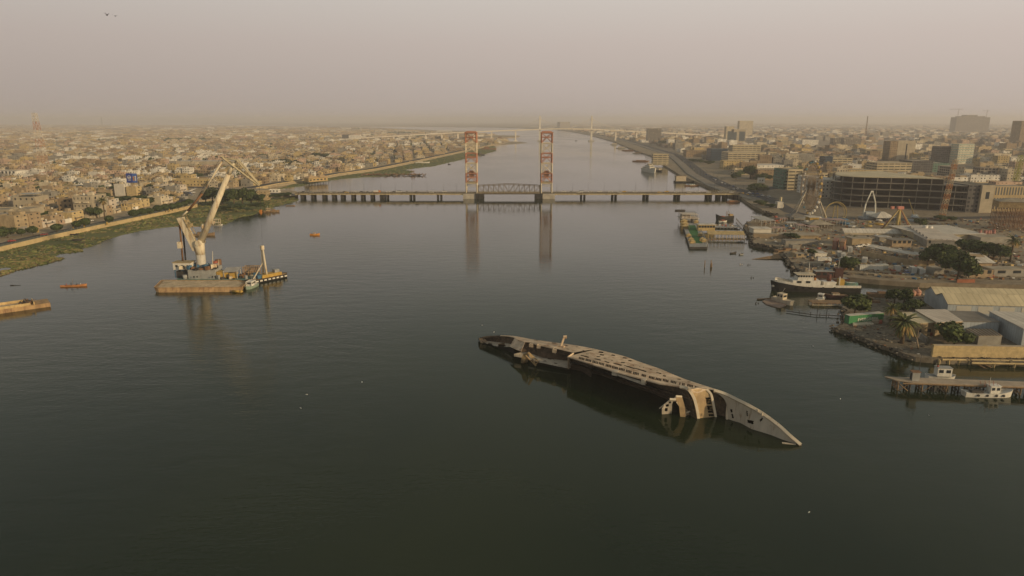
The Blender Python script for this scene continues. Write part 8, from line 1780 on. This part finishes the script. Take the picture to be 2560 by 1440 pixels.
for l in Lh+Rh:
    x, y, w_, d_, a, h, key, sd_, px, py, st, lab = l; r_ = random.Random(int(x*7+y*13)); nm = 'house' if sd_ == 1 else 'building'; gr = 'houses of the left bank' if sd_ == 1 else 'buildings of the right bank'
    ca_, sa_ = math.cos(a), math.sin(a); ox, oy = x-w_/2*ca_+d_/2*sa_, y-w_/2*sa_-d_/2*ca_
    rmx = r_.choice([roofp, roofp, roofd, PAL[-1], roofw])
    if id(l) in near:
        def ex(t, L, d, hh_):
            hut(t, L*r_.choice([.25, .7]), d*.7, hh_-.7, 3.0, 2.8, 2.5, mudb if key in ('sand', 'ochre', 'brown') else crw)
            if r_.random() < .7: tank(t, L*r_.uniform(.3, .8), d*r_.uniform(.2, .45), hh_-.7, .6, 1.1, r_.choice([white, redp, MATS['pale blue and shade blue sheet wall'], greys]))
            if r_.random() < .4: g = MB(); g.box((L*.5, -.9, 2.6), (L*.7, 1.8, .15)); g.build('awning', r_.choice([MATS['corrugated tin'], roofd, thatch]), t)
            if r_.random() < .35: g = MB(); g.box((L*.75, d*.3, hh_-.6), (L*.4, d*.4, 2.4)); g.build('upper_room', mudb, t)
        block(nm, lab, nm, Vector((ox, oy, LAND_Z)), Vector((ox+w_*ca_, oy+w_*sa_, LAND_Z)), d_, h, PAL[KEYS.index(key)] if sd_ == 2 else {'sand': mudb, 'cream': crw, 'ochre': ochw, 'brown': brk, 'grey': grw, 'white': MATS['white plaster'], 'pink': MATS['pinkish cream roof']}.get(key, mudb), rmx, wins=(max(1, int(w_/5)), max(1, st)) if sd_ == 1 else None, side=(1, max(1, st)) if sd_ == 1 else None, group=gr, extras=ex, door=True, ww=.22, wh=.3)
    else:
        b = MB(); b.box((0, 0, 0), (w_, d_, h), 0, 0, 1, bottom=False)
        for (cx, cy, sx_, sy_) in ((0, -d_/2+.15, w_, .3), (0, d_/2-.15, w_, .3), (-w_/2+.15, 0, .3, d_-.62), (w_/2-.15, 0, .3, d_-.62)): b.box((cx, cy, h+.003), (sx_-.01, sy_, .8), 0, 0, bottom=False)
        b.box((r_.uniform(-.2, .2)*w_, .2*d_, h), (w_*r_.uniform(.25, .5), d_*r_.uniform(.25, .4), 2.4), 0, 0, 1, bottom=False)
        if r_.random() < .5: b.tube((.3*w_, -.25*d_, h), (.3*w_, -.25*d_, h+1.6), .7, n=7, m=1)
        o = b.build(nm, [PAL[KEYS.index(key)], rmx]); o.location = (x, y, LAND_Z); o.rotation_euler = (0, 0, a); tag(o, lab, nm, gr)
def stuff_city(name, L, label, cat):
    n = len(L); V = []; Fc = []; Mi = []; r_ = random.Random(len(L))
    def bx(x, y, z, w_, d_, h, a, mw, mr):
        ca_, sa_ = math.cos(a), math.sin(a); k = len(V); q = [(x+ux*w_/2*ca_-uy*d_/2*sa_, y+ux*w_/2*sa_+uy*d_/2*ca_) for ux, uy in ((-1, -1), (1, -1), (1, 1), (-1, 1))]
        V.extend([(p[0], p[1], z) for p in q]); V.extend([(p[0], p[1], z+h) for p in q])
        Fc.extend([(k, k+1, k+5, k+4), (k+1, k+2, k+6, k+5), (k+2, k+3, k+7, k+6), (k+3, k, k+4, k+7), (k+4, k+5, k+6, k+7)]); Mi.extend([mw]*4+[mr])
    for l in L:
        x, y, w_, d_, a, h, key = l[:7]; mw = KEYS.index(key); mr = NW+r_.choice([0, 0, 1, 2, 3]); bx(x, y, LAND_Z, w_, d_, h, a, mw, mr)
        for _ in range(0 if y > 3500 else 2 if y < 1600 else 1):
            if r_.random() < .65: bx(x+r_.uniform(-.2, .2)*w_, y+r_.uniform(-.2, .2)*d_, LAND_Z+h, w_*r_.uniform(.25, .6), d_*r_.uniform(.25, .5), r_.uniform(1.2, 3.2), a, mw, mr)
    me = bpy.data.meshes.new(name); me.from_pydata(V, [], Fc); [me.materials.append(m_) for m_ in PAL]; me.polygons.foreach_set('material_index', Mi); set_uv(me); me.update()
    o = bpy.data.objects.new(name, me); C.objects.link(o); return tag(o, label, cat, kind='stuff')
stuff_city('distant_houses', [l for l in lots if l[7] == 1 and id(l) not in ids], 'thousands of small flat roofed tan houses fading into haze on the left bank', 'houses')
stuff_city('distant_buildings', [l for l in lots if l[7] == 2 and id(l) not in ids], 'dense mass of flat roofed city buildings fading into haze on the right bank', 'buildings')
print('LOTS', len(lots), len(Lh), len(Rh))
# trees scattered through both cities: nearest ones single, the rest as one mass
rng = random.Random(19); tr = []
def tscat(poly, n, yr, side, clus):
    k = 0; tries = 0; cs_ = []
    while k < n and tries < n*40:
        tries += 1
        if cs_ and rng.random() < clus: cx, cy = rng.choice(cs_); x, y = cx+rng.gauss(0, 22), cy+rng.gauss(0, 14)
        else: y = yr[0]*(yr[1]/yr[0])**rng.random(); x = rng.uniform(-.8, .8)*y
        px, py = PX((x, y, LAND_Z))
        if not inpoly(px, py, poly) or excl(px, py): continue
        if rng.random() < .25: cs_.append((x, y))
        k += 1; tr.append((x, y, rng.uniform(2.6, 5.0)*(1+y/6000), rng.uniform(4.5, 8.5), side, px, py))
tscat(LCITY, 2200, (440, 7000), 1, .6); tscat(RCITY, 1500, (650, 7000), 2, .6)
near_t = sorted([t_ for t_ in tr if -5 < t_[5] < 2565], key=lambda t_: t_[2]*t_[3]/t_[1]**2, reverse=True)[:150]; nt_ids = set(id(t_) for t_ in near_t); kk = {}
for t_ in near_t: kk.setdefault((t_[4], locname([0]*7+[t_[4], t_[5], t_[6]])), []).append(t_)
for (sd_, loc), g_ in kk.items():
    g_.sort(key=lambda t_: t_[5])
    for i, t_ in enumerate(g_): tree(Vector((t_[0], t_[1], LAND_Z)), t_[2], t_[3], (f'dark street tree {loc}' if len(g_) == 1 else f'{ORD[min(i, 29)]} dark street tree from the left {loc}'), 'bushy', 'street trees of the '+('left' if sd_ == 1 else 'right')+' bank', far=t_[1] > 700)
b = MB()
for t_ in tr:
    if id(t_) in nt_ids: continue
    x, y, r_, h = t_[:4]
    for i in range(9):
        d = Vector((rng.gauss(0, 1), rng.gauss(0, 1), rng.gauss(0, .7))).normalized(); p = Vector((x, y, LAND_Z+h*.55))+Vector((d.x*r_*.6, d.y*r_*.6, d.z*h*.35)); s_ = r_*rng.uniform(.35, .7); u = Vector((rng.gauss(0, 1), rng.gauss(0, 1), rng.gauss(0, .6))).normalized(); v = u.cross(Vector((.2, -.8, .6))).normalized()
        b.face([p-u*s_-v*s_*.6, p+u*s_-v*s_*.5, p+u*s_*.6+v*s_*.7, p-u*s_*.7+v*s_*.6], 0 if rng.random() < .7 else 1)
tag(b.build('distant_trees', [leafd, leafl]), 'dark tree crowns dotted through the hazy distant city', 'trees', kind='stuff')
# bushes and palms along the far river banks
# ---- birds
def bird(label, pos, span, m_, rz=0, dih=.25, sit=False):
    f = MB(); s = span/2; f.loft([[(x, r_*math.cos(a), r_*math.sin(a)*.9) for a in [2*math.pi*i/6 for i in range(6)]] for x, r_ in ((-s*.45, .01), (-s*.2, s*.1), (s*.1, s*.13), (s*.32, s*.07), (s*.42, .01))])
    if not sit:
        for g_ in (-1, 1): f.face([(-s*.14, 0, .03), (s*.18, 0, .03), (s*.12, g_*s*.5, s*dih), (-s*.1, g_*s*.5, s*dih)]); f.face([(-s*.1, g_*s*.5, s*dih), (s*.12, g_*s*.5, s*dih), (-s*.1, g_*s, s*dih*.6)])
    f.face([(-s*.4, -s*.04, 0), (-s*.4, s*.04, 0), (-s*.62, s*.09, 0), (-s*.62, -s*.09, 0)]); o = f.build('bird', m_); o.location = pos; o.rotation_euler = (.2, .1, rz); return tag(o, label, 'bird')
bk = mat('dark feathers', (.03, .03, .03), .8); wf = mat('white feathers', (.8, .8, .78), .6, 0, .05)
bird('dark bird flying at the top left of the sky, left one', P(267, 38, 190), 2.0, bk, R(80), .5); bird('dark bird flying at the top left of the sky, right one', P(288, 40, 200), 2.0, bk, R(100), .2)
bird('white gull flying low over the water at the lower right', P(2338, 1268, 128), 1.1, wf, R(60), .4); bird('white gull flying low left of the other lower right gull', P(2225, 1277, 127), 1.1, wf, R(110), .3)
for i, (x, y, l) in enumerate(((767, 986, 'white gull resting on the water left of centre'), (2023, 1280, 'white gull floating below the wreck bow'), (2322, 1038, 'white gull floating below the near jetty'), (2033, 865, 'white gull floating above the wreck bow'), (1205, 813, 'white gull floating just above the wreck stern'), (1235, 830, 'white gull floating right above the wreck stern'), (2101, 997, 'white gull floating left of the near jetty'), (905, 955, 'white gull floating in the middle left water'), (752, 1020, 'small pale gull floating below the left gull'), (1900, 540, 'pale gull near the fairground shore'))):
    bird(l, G(x, y, .1), 1.5, wf, R(40*i), sit=True)
# prototypes that were never placed go away
for o in [o for o in list(C.objects) if o.get('label') == 'x']:
    for c in list(o.children_recursive): bpy.data.objects.remove(c)
    bpy.data.objects.remove(o)
# ================================================================ HAZE
hb = MB(); hb.box((0, 12000, -3), (30000, 25000, 138))
hz = bpy.data.materials.new('dusty haze'); hz.use_nodes = True; t = hz.node_tree
t.nodes.remove(t.nodes['Principled BSDF']); pv = t.nodes.new('ShaderNodeVolumePrincipled')
pv.inputs['Color'].default_value = HAZE_COL; pv.inputs['Density'].default_value = HAZE_D; pv.inputs['Anisotropy'].default_value = HAZE_G
t.links.new(pv.outputs[0], t.nodes['Material Output'].inputs['Volume'])
tag(hb.build('haze', hz), 'pale dusty haze over the river and the city', 'haze', kind='stuff')
